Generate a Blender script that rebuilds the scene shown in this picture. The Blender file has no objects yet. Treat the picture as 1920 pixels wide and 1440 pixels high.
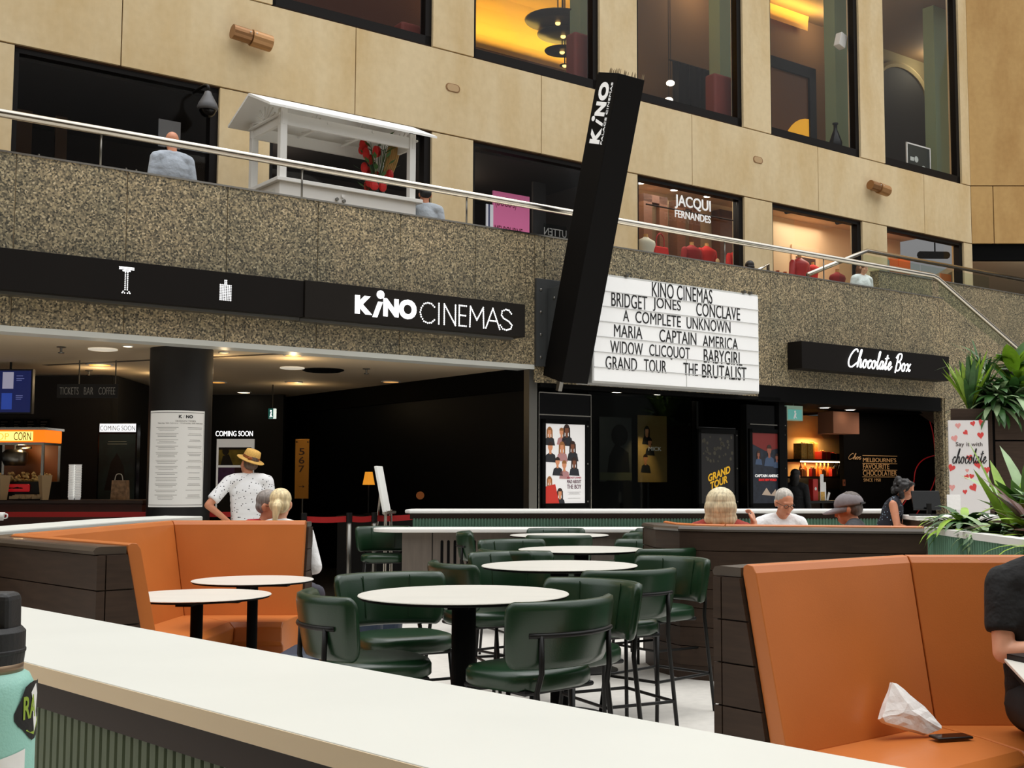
import bpy, bmesh, math, random
from mathutils import Vector, Matrix, noise
random.seed(7)
PI = math.pi
SC = bpy.context.scene
COL = SC.collection
# ---------------------------------------------------------------- camera
FPX, CX, CY, EYE, HZ = 2300.0, 1080.0, 720.0, 1.40, 905.0
PITCH = math.atan((HZ - CY) / FPX)
cd = bpy.data.cameras.new('camera'); cam = bpy.data.objects.new('camera', cd); COL.objects.link(cam)
cam.location = (0, 0, EYE); cam.rotation_euler = (PI / 2 + PITCH, 0, 0)
cd.sensor_fit = 'HORIZONTAL'; cd.sensor_width = 36.0; cd.lens = FPX / 1920 * 36.0
cd.shift_x = (960 - CX) / 1920.0; cd.clip_start = 0.05; cd.clip_end = 200
SC.camera = cam
# ---------------------------------------------------------------- world, sun, exposure
W = bpy.data.worlds.new('world'); SC.world = W; W.use_nodes = True
nt = W.node_tree; bg = nt.nodes['Background']
tc = nt.nodes.new('ShaderNodeTexCoord'); sx = nt.nodes.new('ShaderNodeSeparateXYZ'); cr = nt.nodes.new('ShaderNodeValToRGB')
nt.links.new(tc.outputs['Generated'], sx.inputs[0]); nt.links.new(sx.outputs['Z'], cr.inputs[0]); nt.links.new(cr.outputs[0], bg.inputs[0])
e = cr.color_ramp.elements
e[0].position = 0.0; e[0].color = (0.08, 0.08, 0.08, 1)
e[1].position = 0.95; e[1].color = (1.35, 1.35, 1.35, 1)
for p_, c_ in ((0.25, 0.16), (0.42, 0.62), (0.6, 1.1)):
    q = e.new(p_); q.color = (c_, c_, c_, 1)
bg.inputs[1].default_value = 1.55
sd = bpy.data.lights.new('sun', 'SUN'); sd.energy = 1.12; sd.angle = math.radians(40); sd.color = (1.0, 0.985, 0.955)
so = bpy.data.objects.new('sun', sd); COL.objects.link(so)
so.rotation_euler = Vector((-0.12, -0.06, -1.0)).to_track_quat('-Z', 'Y').to_euler(); so.location = (0, -5, 20)
SC.view_settings.view_transform = 'Standard'; SC.view_settings.look = 'None'
SC.view_settings.exposure = 0.0; SC.view_settings.gamma = 1.0; SC.view_settings.use_curve_mapping = False
SC.cycles.max_bounces = 8; SC.cycles.use_denoising = True
try: SC.cycles.use_adaptive_sampling = True
except Exception: pass

# ---------------------------------------------------------------- geometry of the place
CT, ST = math.cos(PITCH), math.sin(PITCH)
def ray(u, v):
    a = (u - CX) / FPX; b = (CY - v) / FPX
    return (a, CT - b * ST, ST + b * CT)
ANG = math.radians(38.6045)
D = (math.cos(ANG), math.sin(ANG)); N = (-math.sin(ANG), math.cos(ANG)); F0 = 12.926
def FW(s, t, z): k = F0 + t; return Vector((s * D[0] + k * N[0], s * D[1] + k * N[1], z))
def pf(u, v, t=0.0):
    r = ray(u, v); k = (F0 + t) / (r[0] * N[0] + r[1] * N[1])
    return r[0] * k * D[0] + r[1] * k * D[1], EYE + r[2] * k
def S(u, t=0.0, v=800): return pf(u, v, t)[0]
def Zf(u, v, t=0.0): return pf(u, v, t)[1]
def py(u, v, Y):
    r = ray(u, v); k = Y / r[1]; return Vector((r[0] * k, Y, EYE + r[2] * k))
def pz(u, v, z):
    r = ray(u, v); k = (z - EYE) / r[2]; return Vector((r[0] * k, r[1] * k, z))

# ---------------------------------------------------------------- materials
MATS = {}
def lin(c):
    c = c / 255.0
    return c / 12.92 if c <= 0.04045 else ((c + 0.055) / 1.055) ** 2.4
def rgb(r, g, b): return (lin(r), lin(g), lin(b), 1)
def mat(name, col, rough=0.5, metal=0.0, var=0.0, scale=8.0, bump=0.0, bscale=60.0, emit=0.0, ecol=None, stretch=None, spec=0.5, coat=0.0, bd=.004):
    if name in MATS: return MATS[name]
    m = bpy.data.materials.new(name); m.use_nodes = True; t = m.node_tree; b = t.nodes['Principled BSDF']
    c = rgb(*col)
    b.inputs['Base Color'].default_value = c; b.inputs['Roughness'].default_value = rough; b.inputs['Metallic'].default_value = metal
    b.inputs['Specular IOR Level'].default_value = spec
    if coat: b.inputs['Coat Weight'].default_value = coat; b.inputs['Coat Roughness'].default_value = 0.12
    co = t.nodes.new('ShaderNodeTexCoord'); mp = t.nodes.new('ShaderNodeMapping'); t.links.new(co.outputs['Object'], mp.inputs[0])
    if stretch: mp.inputs['Scale'].default_value = stretch
    n = t.nodes.new('ShaderNodeTexNoise'); n.inputs['Scale'].default_value = scale; n.inputs['Detail'].default_value = 5
    t.links.new(mp.outputs[0], n.inputs['Vector'])
    if var:
        r = t.nodes.new('ShaderNodeValToRGB'); t.links.new(n.outputs['Fac'], r.inputs[0])
        r.color_ramp.elements[0].position = 0.3; r.color_ramp.elements[1].position = 0.7
        r.color_ramp.elements[0].color = tuple(max(0, x * (1 - var)) for x in c[:3]) + (1,)
        r.color_ramp.elements[1].color = tuple(min(1, x * (1 + var)) for x in c[:3]) + (1,)
        t.links.new(r.outputs[0], b.inputs['Base Color'])
    if bump:
        n2 = t.nodes.new('ShaderNodeTexNoise'); n2.inputs['Scale'].default_value = bscale; n2.inputs['Detail'].default_value = 3
        t.links.new(mp.outputs[0], n2.inputs['Vector'])
        bp = t.nodes.new('ShaderNodeBump'); bp.inputs['Strength'].default_value = bump; bp.inputs['Distance'].default_value = bd
        t.links.new(n2.outputs['Fac'], bp.inputs['Height']); t.links.new(bp.outputs[0], b.inputs['Normal'])
    if emit:
        b.inputs['Emission Color'].default_value = rgb(*ecol) if ecol else c; b.inputs['Emission Strength'].default_value = emit
    MATS[name] = m
    return m
def glass(name, tint=(255, 255, 255), refl=0.06, dark=0.0):
    if name in MATS: return MATS[name]
    m = bpy.data.materials.new(name); m.use_nodes = True; t = m.node_tree
    for x in list(t.nodes):
        if x.type != 'OUTPUT_MATERIAL': t.nodes.remove(x)
    out = [x for x in t.nodes if x.type == 'OUTPUT_MATERIAL'][0]
    tr = t.nodes.new('ShaderNodeBsdfTransparent'); gl = t.nodes.new('ShaderNodeBsdfGlossy'); mx = t.nodes.new('ShaderNodeMixShader')
    lw = t.nodes.new('ShaderNodeLayerWeight'); ma = t.nodes.new('ShaderNodeMath'); ma.operation = 'MULTIPLY_ADD'
    k = 1 - dark; c = rgb(*tint); tr.inputs[0].default_value = (c[0] * k, c[1] * k, c[2] * k, 1)
    gl.inputs['Roughness'].default_value = 0.02; lw.inputs[0].default_value = 0.35
    ma.inputs[1].default_value = 0.05; ma.inputs[2].default_value = refl * .1
    t.links.new(lw.outputs['Fresnel'], ma.inputs[0]); t.links.new(ma.outputs[0], mx.inputs[0])
    t.links.new(tr.outputs[0], mx.inputs[1]); t.links.new(gl.outputs[0], mx.inputs[2]); t.links.new(mx.outputs[0], out.inputs[0])
    MATS[name] = m
    return m
def granite():
    m = bpy.data.materials.new('speckled granite'); m.use_nodes = True; t = m.node_tree; b = t.nodes['Principled BSDF']
    co = t.nodes.new('ShaderNodeTexCoord'); v = t.nodes.new('ShaderNodeTexVoronoi'); v.inputs['Scale'].default_value = 60
    n = t.nodes.new('ShaderNodeTexNoise'); n.inputs['Scale'].default_value = 1.2; n.inputs['Detail'].default_value = 6
    t.links.new(co.outputs['Object'], v.inputs['Vector']); t.links.new(co.outputs['Object'], n.inputs['Vector'])
    r = t.nodes.new('ShaderNodeValToRGB'); t.links.new(v.outputs['Color'], r.inputs[0]); el = r.color_ramp.elements
    el[0].position = 0.10; el[0].color = rgb(58, 55, 46); el[1].position = 0.95; el[1].color = rgb(222, 206, 172)
    for p, c in ((0.32, (104, 97, 80)), (0.6, (156, 143, 116)), (0.75, (182, 165, 130))):
        q = el.new(p); q.color = rgb(*c)
    r2 = t.nodes.new('ShaderNodeValToRGB'); t.links.new(n.outputs['Fac'], r2.inputs[0])
    r2.color_ramp.elements[0].position = 0.35; r2.color_ramp.elements[0].color = (0.72, 0.74, 0.72, 1)
    r2.color_ramp.elements[1].position = 0.65; r2.color_ramp.elements[1].color = (1.0, 0.96, 0.9, 1)
    mx = t.nodes.new('ShaderNodeMix'); mx.data_type = 'RGBA'; mx.blend_type = 'MULTIPLY'; mx.inputs[0].default_value = 1
    t.links.new(r.outputs[0], mx.inputs[6]); t.links.new(r2.outputs[0], mx.inputs[7]); t.links.new(mx.outputs[2], b.inputs['Base Color'])
    b.inputs['Roughness'].default_value = 0.4
    return m
def sandstone(name, base, st):
    m = bpy.data.materials.new(name); m.use_nodes = True; t = m.node_tree; b = t.nodes['Principled BSDF']
    co = t.nodes.new('ShaderNodeTexCoord'); n = t.nodes.new('ShaderNodeTexNoise'); n.inputs['Scale'].default_value = 1.1; n.inputs['Detail'].default_value = 9; n.inputs['Roughness'].default_value = 0.62
    n2 = t.nodes.new('ShaderNodeTexNoise'); n2.inputs['Scale'].default_value = 9; n2.inputs['Detail'].default_value = 6
    mp = t.nodes.new('ShaderNodeMapping'); mp.inputs['Scale'].default_value = (1, 1, 0.35)
    t.links.new(co.outputs['Object'], mp.inputs[0]); t.links.new(mp.outputs[0], n.inputs['Vector']); t.links.new(co.outputs['Object'], n2.inputs['Vector'])
    r = t.nodes.new('ShaderNodeValToRGB'); t.links.new(n.outputs['Fac'], r.inputs[0])
    r.color_ramp.elements[0].position = 0.32; r.color_ramp.elements[0].color = rgb(*st); r.color_ramp.elements[1].position = 0.58; r.color_ramp.elements[1].color = rgb(*base)
    r2 = t.nodes.new('ShaderNodeValToRGB'); t.links.new(n2.outputs['Fac'], r2.inputs[0])
    r2.color_ramp.elements[0].position = 0.3; r2.color_ramp.elements[0].color = (0.93, 0.92, 0.9, 1); r2.color_ramp.elements[1].position = 0.65; r2.color_ramp.elements[1].color = (1, 1, 1, 1)
    mx = t.nodes.new('ShaderNodeMix'); mx.data_type = 'RGBA'; mx.blend_type = 'MULTIPLY'; mx.inputs[0].default_value = 1
    t.links.new(r.outputs[0], mx.inputs[6]); t.links.new(r2.outputs[0], mx.inputs[7]); t.links.new(mx.outputs[2], b.inputs['Base Color'])
    b.inputs['Roughness'].default_value = 0.85
    return m
GRAN = granite()
SAND = sandstone('sandstone', (230, 209, 168), (216, 188, 138))
SAND2 = sandstone('darker sandstone', (200, 162, 104), (176, 134, 78))  # darker, warmer tone for the right return wall
M = dict(
    black=mat('black metal', (12, 11, 10), 0.45, spec=.3), gloss=mat('black gloss panel', (6, 6, 6), 0.2, spec=.25), matt=mat('matt black', (7, 7, 7), 0.8, spec=0.1),
    sign=mat('black sign face', (20, 16, 13), 0.6, var=0.06, scale=2, spec=.15), sign2=mat('dark sign face', (30, 26, 22), 0.6, var=0.06, scale=2, spec=.15),
    white=mat('white paint', (232, 231, 226), 0.45), led=mat('white lit letter', (255, 255, 255), 0.5, emit=1.6), letter=mat('white letter', (240, 240, 238), 0.5, emit=0.25),
    ink=mat('black ink', (14, 13, 13), 0.6), steel=mat('brushed steel', (196, 190, 178), 0.2, 1.0), chrome=mat('dull steel', (128, 126, 120), 0.35, 1.0),
    counter=mat('cream laminate', (214, 215, 207), 0.42, var=0.02, scale=3), edge=mat('beige laminate edge', (232, 208, 170), 0.5), top=mat('pale table laminate', (218, 215, 205), 0.35, var=0.04, scale=2.5, stretch=(1, 5, 1)),
    brown=mat('dark brown rail', (54, 41, 33), 0.55, spec=.2), green=mat('bottle green leather', (20, 49, 27), 0.30, var=0.06, bump=0.12, bscale=220, spec=0.5, coat=.1),
    flute=mat('sage fluted panel', (122, 134, 112), 0.5), flute2=mat('deep green fluted panel', (96, 134, 112), 0.4), navy=mat('navy leather', (38, 52, 72), 0.45, bump=0.1, bscale=200),
    tan=mat('tan orange leather', (194, 111, 50), 0.36, var=0.05, scale=3, bump=0.08, bscale=160), wood=mat('dark stained timber', (60, 46, 36), 0.5, spec=.25, var=0.18, scale=5, stretch=(1, 1, 9)),
    cap=mat('glossy brown cap', (74, 62, 50), 0.3, coat=0.25), grey=mat('grey oak veneer', (98, 89, 80), 0.55, var=0.12, scale=4, stretch=(6, 6, 0.6)),
    floor=mat('pale stone floor', (214, 210, 202), 0.55, var=0.07, scale=14), dfloor=mat('dark lobby floor', (30, 26, 23), 0.4, var=0.15, scale=4),
    ceil=mat('beige ceiling', (230, 208, 174), 0.8), dwall=mat('black lobby wall', (13, 12, 12), 0.7, var=0.1, scale=2), skin=mat('skin', (226, 166, 134), 0.5, var=0.06, scale=18), skin2=mat('tanned skin', (206, 138, 104), 0.5, var=0.06, scale=18),
    glass=glass('window glass'), dglass=glass('tinted glass', (215, 220, 215), 0.05, 0.25), gglass=glass('balustrade glass', (230, 240, 232), 0.07),
    gold=mat('brass plaque', (190, 130, 46), 0.4, 0.6), red=mat('red belt', (196, 38, 36), 0.6), leaf=mat('green leaf', (52, 92, 40), 0.45, var=0.25, scale=12), leaf2=mat('lime leaf', (140, 176, 52), 0.45, var=0.25, scale=9),
    leaf3=mat('pale leaf', (150, 176, 130), 0.45, var=0.2), leaf4=mat('maroon leaf', (86, 48, 38), 0.45, var=0.3, scale=12), soil=mat('dark soil', (30, 24, 18), 0.9), paper=mat('white paper', (244, 243, 240), 0.75, bump=0.5, bscale=22, bd=.01),
    amber=mat('amber cove', (236, 196, 110), 0.8), plaster=mat('brown plaster', (120, 88, 58), 0.85, var=0.06, scale=1.5), rust=mat('rust red upholstery', (112, 42, 30), 0.75), jade=mat('pale green column', (136, 154, 122), 0.7),
)
# ---------------------------------------------------------------- mesh helpers
def nb(): return bmesh.new()
def vv(bm, p): return bm.verts.new(p)
def fc(bm, vs):
    try: return bm.faces.new(vs)
    except ValueError: return None
def box(bm, c, s, rz=0.0, M4=None):
    x, y, z = s[0] / 2, s[1] / 2, s[2] / 2
    R = Matrix.Rotation(rz, 4, 'Z')
    vs = []
    for dz in (-z, z):
        for dx, dy in ((-x, -y), (x, -y), (x, y), (-x, y)):
            p = Vector(c) + R @ Vector((dx, dy, dz))
            vs.append(vv(bm, M4 @ p if M4 else p))
    for f in ((3, 2, 1, 0), (4, 5, 6, 7), (0, 1, 5, 4), (1, 2, 6, 5), (2, 3, 7, 6), (3, 0, 4, 7)): fc(bm, [vs[i] for i in f])
    return vs
def bx(bm, x0, x1, y0, y1, z0, z1): return box(bm, ((x0 + x1) / 2, (y0 + y1) / 2, (z0 + z1) / 2), (abs(x1 - x0), abs(y1 - y0), abs(z1 - z0)))
def frame_of(d):
    d = Vector(d).normalized(); a = Vector((0, 0, 1)) if abs(d.z) < 0.9 else Vector((1, 0, 0))
    x = d.cross(a).normalized(); return x, d.cross(x).normalized()
def tube(bm, pts, r, n=8, cap=True, rr=None):
    pts = [Vector(p) for p in pts]; rings = []; x = None
    for i, p in enumerate(pts):
        d = (pts[min(i + 1, len(pts) - 1)] - pts[max(i - 1, 0)])
        if d.length < 1e-9: d = Vector((0, 0, 1))
        d.normalize()
        if x is None: x, y = frame_of(d)
        else:
            x = (x - d * x.dot(d))
            if x.length < 1e-6: x, y = frame_of(d)
            x.normalize(); y = d.cross(x)
        q = rr[i] if rr else r
        rings.append([vv(bm, p + (x * math.cos(2 * PI * k / n) + y * math.sin(2 * PI * k / n)) * q) for k in range(n)])
    for a, b in zip(rings, rings[1:]):
        for k in range(n): fc(bm, (a[k], a[(k + 1) % n], b[(k + 1) % n], b[k]))
    if cap: fc(bm, rings[0][::-1]); fc(bm, rings[-1])
def lathe(bm, prof, c=(0, 0, 0), n=24, a0=0.0, a1=2 * PI, capb=True, capt=True):
    c = Vector(c); full = abs(a1 - a0 - 2 * PI) < 1e-6; m = n if full else n + 1; rings = []
    for r, z in prof: rings.append([vv(bm, c + Vector((r * math.cos(a0 + (a1 - a0) * k / n), r * math.sin(a0 + (a1 - a0) * k / n), z))) for k in range(m)])
    for a, b in zip(rings, rings[1:]):
        for k in range(n): fc(bm, (a[k], a[(k + 1) % m], b[(k + 1) % m], b[k]))
    if full:
        if capb: fc(bm, rings[0][::-1])
        if capt: fc(bm, rings[-1])
def ell(bm, c, r, R=None, u=14, v=9):
    c = Vector(c); rows = []
    for j in range(1, v):
        ph = PI * j / v; row = []
        for i in range(u):
            a = 2 * PI * i / u; p = Vector((r[0] * math.sin(ph) * math.cos(a), r[1] * math.sin(ph) * math.sin(a), r[2] * math.cos(ph)))
            row.append(vv(bm, c + (R @ p if R else p)))
        rows.append(row)
    pt = Vector((0, 0, r[2])); t = vv(bm, c + (R @ pt if R else pt)); b = vv(bm, c - (R @ pt if R else pt))
    for i in range(u): fc(bm, (t, rows[0][i], rows[0][(i + 1) % u])); fc(bm, (b, rows[-1][(i + 1) % u], rows[-1][i]))
    for p, q in zip(rows, rows[1:]):
        for i in range(u): fc(bm, (p[i], q[i], q[(i + 1) % u], p[(i + 1) % u]))
def limb(bm, p0, p1, r0, r1, n=12, round0=True, round1=True):
    p0, p1 = Vector(p0), Vector(p1); d = (p1 - p0)
    L = d.length; d.normalize(); pts, rr = [], []
    if round0:
        for a in (0.08, 0.5, 1.0): pts.append(p0 - d * r0 * math.cos(a * PI / 2)); rr.append(max(r0 * math.sin(a * PI / 2), 0.001))
    else: pts.append(p0); rr.append(r0)
    if round1:
        for a in (1.0, 0.5, 0.08): pts.append(p1 + d * r1 * math.cos(a * PI / 2)); rr.append(max(r1 * math.sin(a * PI / 2), 0.001))
    else: pts.append(p1); rr.append(r1)
    tube(bm, pts, 0, n, True, rr)
def prism(bm, poly, z0, z1):
    a = [vv(bm, (p[0], p[1], z0)) for p in poly]; b = [vv(bm, (p[0], p[1], z1)) for p in poly]; n = len(poly)
    fc(bm, a[::-1]); fc(bm, b)
    for i in range(n): fc(bm, (a[i], a[(i + 1) % n], b[(i + 1) % n], b[i]))
def plate(bm, poly, y0, y1):     # polygon in x,z extruded along y
    a = [vv(bm, (p[0], y0, p[1])) for p in poly]; b = [vv(bm, (p[0], y1, p[1])) for p in poly]; n = len(poly)
    fc(bm, a); fc(bm, b[::-1])
    for i in range(n): fc(bm, (a[(i + 1) % n], a[i], b[i], b[(i + 1) % n]))
def circ(x, z, rx, rz=None, n=16, a0=0): return [(x + rx * math.cos(a0 + 2 * PI * k / n), z + (rz or rx) * math.sin(a0 + 2 * PI * k / n)) for k in range(n)]
def offs(path, o, closed=False):     # offset a polyline to its left
    out = []; n = len(path)
    for i in range(n):
        p = Vector(path[i][:2])
        a = (p - Vector(path[i - 1][:2])) if i > 0 else None; b = (Vector(path[i + 1][:2]) - p) if i < n - 1 else None
        na = Vector((-a.y, a.x)).normalized() if a else None; nb_ = Vector((-b.y, b.x)).normalized() if b else None
        if na is None: m = nb_
        elif nb_ is None: m = na
        else:
            m = na + nb_; m = m / max(m.dot(na), 0.2)
        out.append(p + m * o)
    return out
def sweep(bm, path, prof, i0=0, i1=None, gap=0.0):     # prof: (offset to left, z); mitred between path points i0..i1
    i1 = len(path) - 1 if i1 is None else i1
    cols = [offs(path, o) for o, z in prof]; rings = []
    for i in range(i0, i1 + 1):
        ring = []
        for (o, z), c in zip(prof, cols):
            p = c[i].copy()
            if gap and i == i0: p += (c[i + 1] - c[i]).normalized() * gap
            elif gap and i == i1: p += (c[i - 1] - c[i]).normalized() * gap
            ring.append(vv(bm, (p.x, p.y, z)))
        rings.append(ring)
    n = len(prof)
    for a, b in zip(rings, rings[1:]):
        for k in range(n): fc(bm, (a[k], b[k], b[(k + 1) % n], a[(k + 1) % n]))
    fc(bm, rings[0]); fc(bm, rings[-1][::-1])
def obj(name, bm, m, parent=None, smooth=False, bev=0.0, seg=2):
    if isinstance(bm, bmesh.types.BMesh):
        bmesh.ops.recalc_face_normals(bm, faces=bm.faces); me = bpy.data.meshes.new(name); bm.to_mesh(me); bm.free()
    else: me = bm
    if len(me.materials): me.materials.clear()
    for q in (m if isinstance(m, (list, tuple)) else [m]): me.materials.append(M[q] if isinstance(q, str) else q)
    if smooth: me.polygons.foreach_set('use_smooth', [True] * len(me.polygons))
    o = bpy.data.objects.new(name, me); COL.objects.link(o)
    if parent: o.parent = parent
    if bev:
        b = o.modifiers.new('bevel', 'BEVEL'); b.width = bev; b.segments = seg; b.limit_method = 'ANGLE'; b.angle_limit = 0.6
    if smooth and bev == 0:
        pass
    return o
def tag(o, label, cat, group=None, kind=None):
    if label: o['label'] = label
    if cat: o['category'] = cat
    if group: o['group'] = group
    if kind: o['kind'] = kind
    return o
def thing(name, label, cat, loc=(0, 0, 0), rz=0.0, group=None):
    o = bpy.data.objects.new(name, None); COL.objects.link(o); o.empty_display_size = 0.1
    o.location = loc; o.rotation_euler = (0, 0, rz)
    return tag(o, label, cat, group)
def fthing(name, label, cat, s, t, z, group=None): return thing(name, label, cat, FW(s, t, z), ANG, group)
def struct(name, bm, m, **k):
    o = obj(name, bm, m, **k); o['kind'] = 'structure'; return o
def fstruct(name, bm, m, **k):     # mesh given in facade coordinates (s, t, z)
    bm.transform(Matrix.Translation((0, 0, 0)))
    o = struct(name, bm, m, **k); o.location = FW(0, 0, 0); o.rotation_euler = (0, 0, ANG); return o
def dup(root, loc=None, rz=None, label=None, group=None):
    r = root.copy(); COL.objects.link(r)
    if loc is not None: r.location = loc
    if rz is not None: r.rotation_euler = (0, 0, rz)
    if label: r['label'] = label
    if group: r['group'] = group
    for ch in list(root.children):
        c = ch.copy(); COL.objects.link(c); c.parent = r
        for g in list(ch.children):
            d = g.copy(); COL.objects.link(d); d.parent = c
    return r
def light(name, kind, loc, energy, col=(1, 0.85, 0.6), size=0.3, rot=None, size_y=None, parent=None, spot=None):
    l = bpy.data.lights.new(name, kind); l.energy = energy; l.color = col
    if kind == 'AREA':
        l.size = size
        if size_y: l.shape = 'RECTANGLE'; l.size_y = size_y
    elif kind in ('POINT', 'SPOT'): l.shadow_soft_size = size
    if spot: l.spot_size = spot; l.spot_blend = 0.7
    o = bpy.data.objects.new(name, l); COL.objects.link(o); o.location = loc
    if rot: o.rotation_euler = rot
    if parent: o.parent = parent
    return o
# ---------------------------------------------------------------- lettering
def text_raw(s, off=0.0, shear=0.0, ext=0.02, space=1.0):
    c = bpy.data.curves.new('lettering', 'FONT'); c.body = s; c.size = 1.0; c.offset = off; c.shear = shear; c.extrude = ext; c.space_character = space; c.resolution_u = 4
    o = bpy.data.objects.new('tmp', c); COL.objects.link(o)
    bpy.context.view_layer.update()
    me = bpy.data.meshes.new_from_object(o.evaluated_get(bpy.context.evaluated_depsgraph_get()))
    bpy.data.objects.remove(o); bpy.data.curves.remove(c)
    bm = bmesh.new(); bm.from_mesh(me); bpy.data.meshes.remove(me)
    return bm
def fit(bm, x0, x1, z0, z1, y, th=0.004, mirror=False):     # fit flat text into a rectangle in x,z facing -y
    if not bm.verts: return bm
    xs = [v.co.x for v in bm.verts]; ys = [v.co.y for v in bm.verts]; zs = [v.co.z for v in bm.verts]
    a, b, c, d = min(xs), max(xs), min(ys), max(ys); zm, zM = min(zs), max(zs)
    for v in bm.verts:
        fx = (v.co.x - a) / max(b - a, 1e-6); fz = (v.co.y - c) / max(d - c, 1e-6); fy = (v.co.z - zm) / max(zM - zm, 1e-6)
        if mirror: fx = 1 - fx
        v.co = Vector((x0 + fx * (x1 - x0), y - th * fy, z0 + fz * (z1 - z0)))
    return bm
def text(parent, s, x0, x1, z0, z1, y, m, off=0.0, shear=0.0, th=0.004, name='lettering', mirror=False, space=1.0):
    return obj(name, fit(text_raw(s, off, shear, 0.02, space), x0, x1, z0, z1, y, th, mirror), m, parent)
def cat_rom(pts, k=5):
    out = []; n = len(pts); P = [Vector(p) for p in pts]
    for i in range(n - 1):
        p0, p1, p2, p3 = P[max(i - 1, 0)], P[i], P[i + 1], P[min(i + 2, n - 1)]
        for j in range(k):
            t = j / k; out.append(0.5 * ((2 * p1) + (p2 - p0) * t + (2 * p0 - 5 * p1 + 4 * p2 - p3) * t * t + (3 * p1 - p0 - 3 * p2 + p3) * t ** 3))
    out.append(P[-1]); return out
# handwriting: stroke lists on a grid, x height 1, ascender 2
CURS = {
    'C': (1.9, [[(1.75, 1.75), (1.6, 2.05), (1.1, 1.95), (.5, 1.3), (.25, .6), (.45, .08), (1.0, 0), (1.6, .35), (1.95, .55)]]),
    'h': (1.05, [[(0, .4), (.45, 1.3), (.6, 2.0), (.42, 1.9), (.2, .9), (.12, 0), (.3, .7), (.62, .95), (.68, .5), (.66, .08), (.85, .05), (1.05, .4)]]),
    'o': (.95, [[(.0, .4), (.2, .8), (.55, .95), (.25, .85), (.1, .4), (.3, .02), (.62, .15), (.68, .6), (.5, .92), (.7, .75), (.95, .8)]]),
    'c': (.8, [[(0, .5), (.5, .95), (.62, .8), (.4, .95), (.15, .6), (.2, .1), (.5, .02), (.8, .4)]]),
    'l': (.6, [[(0, .4), (.4, 1.4), (.5, 2.0), (.33, 1.9), (.2, .8), (.22, .1), (.4, .03), (.6, .4)]]),
    'a': (1.0, [[(.65, .85), (.4, .97), (.12, .6), (.15, .1), (.4, .08), (.65, .6), (.7, .95), (.66, .3), (.75, .04), (1.0, .4)]]),
    't': (.65, [[(0, .4), (.3, 1.1), (.42, 1.75), (.3, 1.0), (.2, .25), (.32, .02), (.65, .4)], [(.0, 1.3), (.7, 1.38)]]),
    'e': (.85, [[(0, .35), (.35, .5), (.6, .75), (.45, .97), (.2, .7), (.15, .2), (.4, .02), (.85, .45)]]),
    'B': (1.4, [[(.55, 2.0), (.42, 1.0), (.25, -.25)], [(.15, 1.5), (.6, 2.0), (1.15, 2.0), (1.2, 1.6), (.9, 1.15), (.45, 1.0), (.95, 1.05), (1.2, .7), (1.05, .2), (.6, .0), (.25, .2)]]),
    'x': (.95, [[(.1, .85), (.3, .9), (.5, .45), (.7, .05), (.9, .25)], [(.85, .95), (.5, .5), (.12, .02)]]), ' ': (.55, []),
}
def script(parent, s, x0, x1, z0, z1, y, r, m, slant=0.25, name='lettering'):
    st = []; x = 0
    for ch in s:
        w, strokes = CURS[ch]
        for q in strokes: st.append([(x + a + slant * b, b) for a, b in q])
        x += w
    X = [p[0] for q in st for p in q]; Y = [p[1] for q in st for p in q]; a, b, c, d = min(X), max(X), min(Y), max(Y)
    bm = nb()
    for q in st:
        pts = cat_rom([(x0 + (p[0] - a) / (b - a) * (x1 - x0), y, z0 + (p[1] - c) / (d - c) * (z1 - z0)) for p in q])
        tube(bm, pts, r, 6)
    return obj(name, bm, m, parent)
# ================================================================ THE SETTING
Z_SOF, Z_PAR, Z_UP, Z_LT, Z_BT = 2.95, 4.70, 3.65, 6.82, 8.16
SE = 18.72     # right end of the granite front above the shop opening
# floors
b = nb(); v = [vv(b, p) for p in ((-14, -24, 0), (30, -24, 0), (30, 0, 0), (-14, 0, 0))]; fc(b, v)
for q in b.verts: q.co = Vector((q.co.x, q.co.y + F0, 0))
o = struct('floor', b, 'floor'); o.rotation_euler = (0, 0, ANG)
b = nb(); bx(b, -14, 22.4, 0.0, 16, -0.1, 0.0); fstruct('floor.001', b, 'dfloor')
b = nb(); bx(b, -14, 18.6, 0.26, 2.99, 3.40, Z_UP); bx(b, 18.6, 30, 1.75, 2.99, 3.40, Z_UP); fstruct('floor.002', b, 'grey')
# granite front, panel by panel
b = nb(); js = [3.15 + 1.105 * k for k in range(-8, 15)]
def gp(s0, s1, z0, z1, t0=0.0, t1=0.24):
    g = 0.005
    for a, c in zip([s0] + [j for j in js if s0 + .05 < j < s1 - .05], [j for j in js if s0 + .05 < j < s1 - .05] + [s1]): bx(b, a + g, c - g, t0, t1, z0, z1)
gp(-5.7, 9.62, Z_SOF, Z_PAR - .02); gp(9.62, 13.9, 2.72, Z_PAR - .02); gp(13.9, SE, 2.90, Z_PAR - .02)
bx(b, SE - .05, SE + .03, 0.02, 0.09, 0, 2.9)
fstruct('wall_parapet', b, GRAN)
b = nb(); bx(b, -5.7, SE, 0.02, 0.25, 2.97, Z_PAR - .03); fstruct('wall_parapet_core', b, 'edge')
b = nb(); bx(b, -5.7, SE + .02, -0.012, 0.26, Z_PAR - .02, Z_PAR); fstruct('trim_1', b, 'steel')
b = nb(); bx(b, -5.7, 9.62, 0.0, 0.3, Z_SOF - .06, Z_SOF - .001); fstruct('trim_2', b, 'counter')
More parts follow.
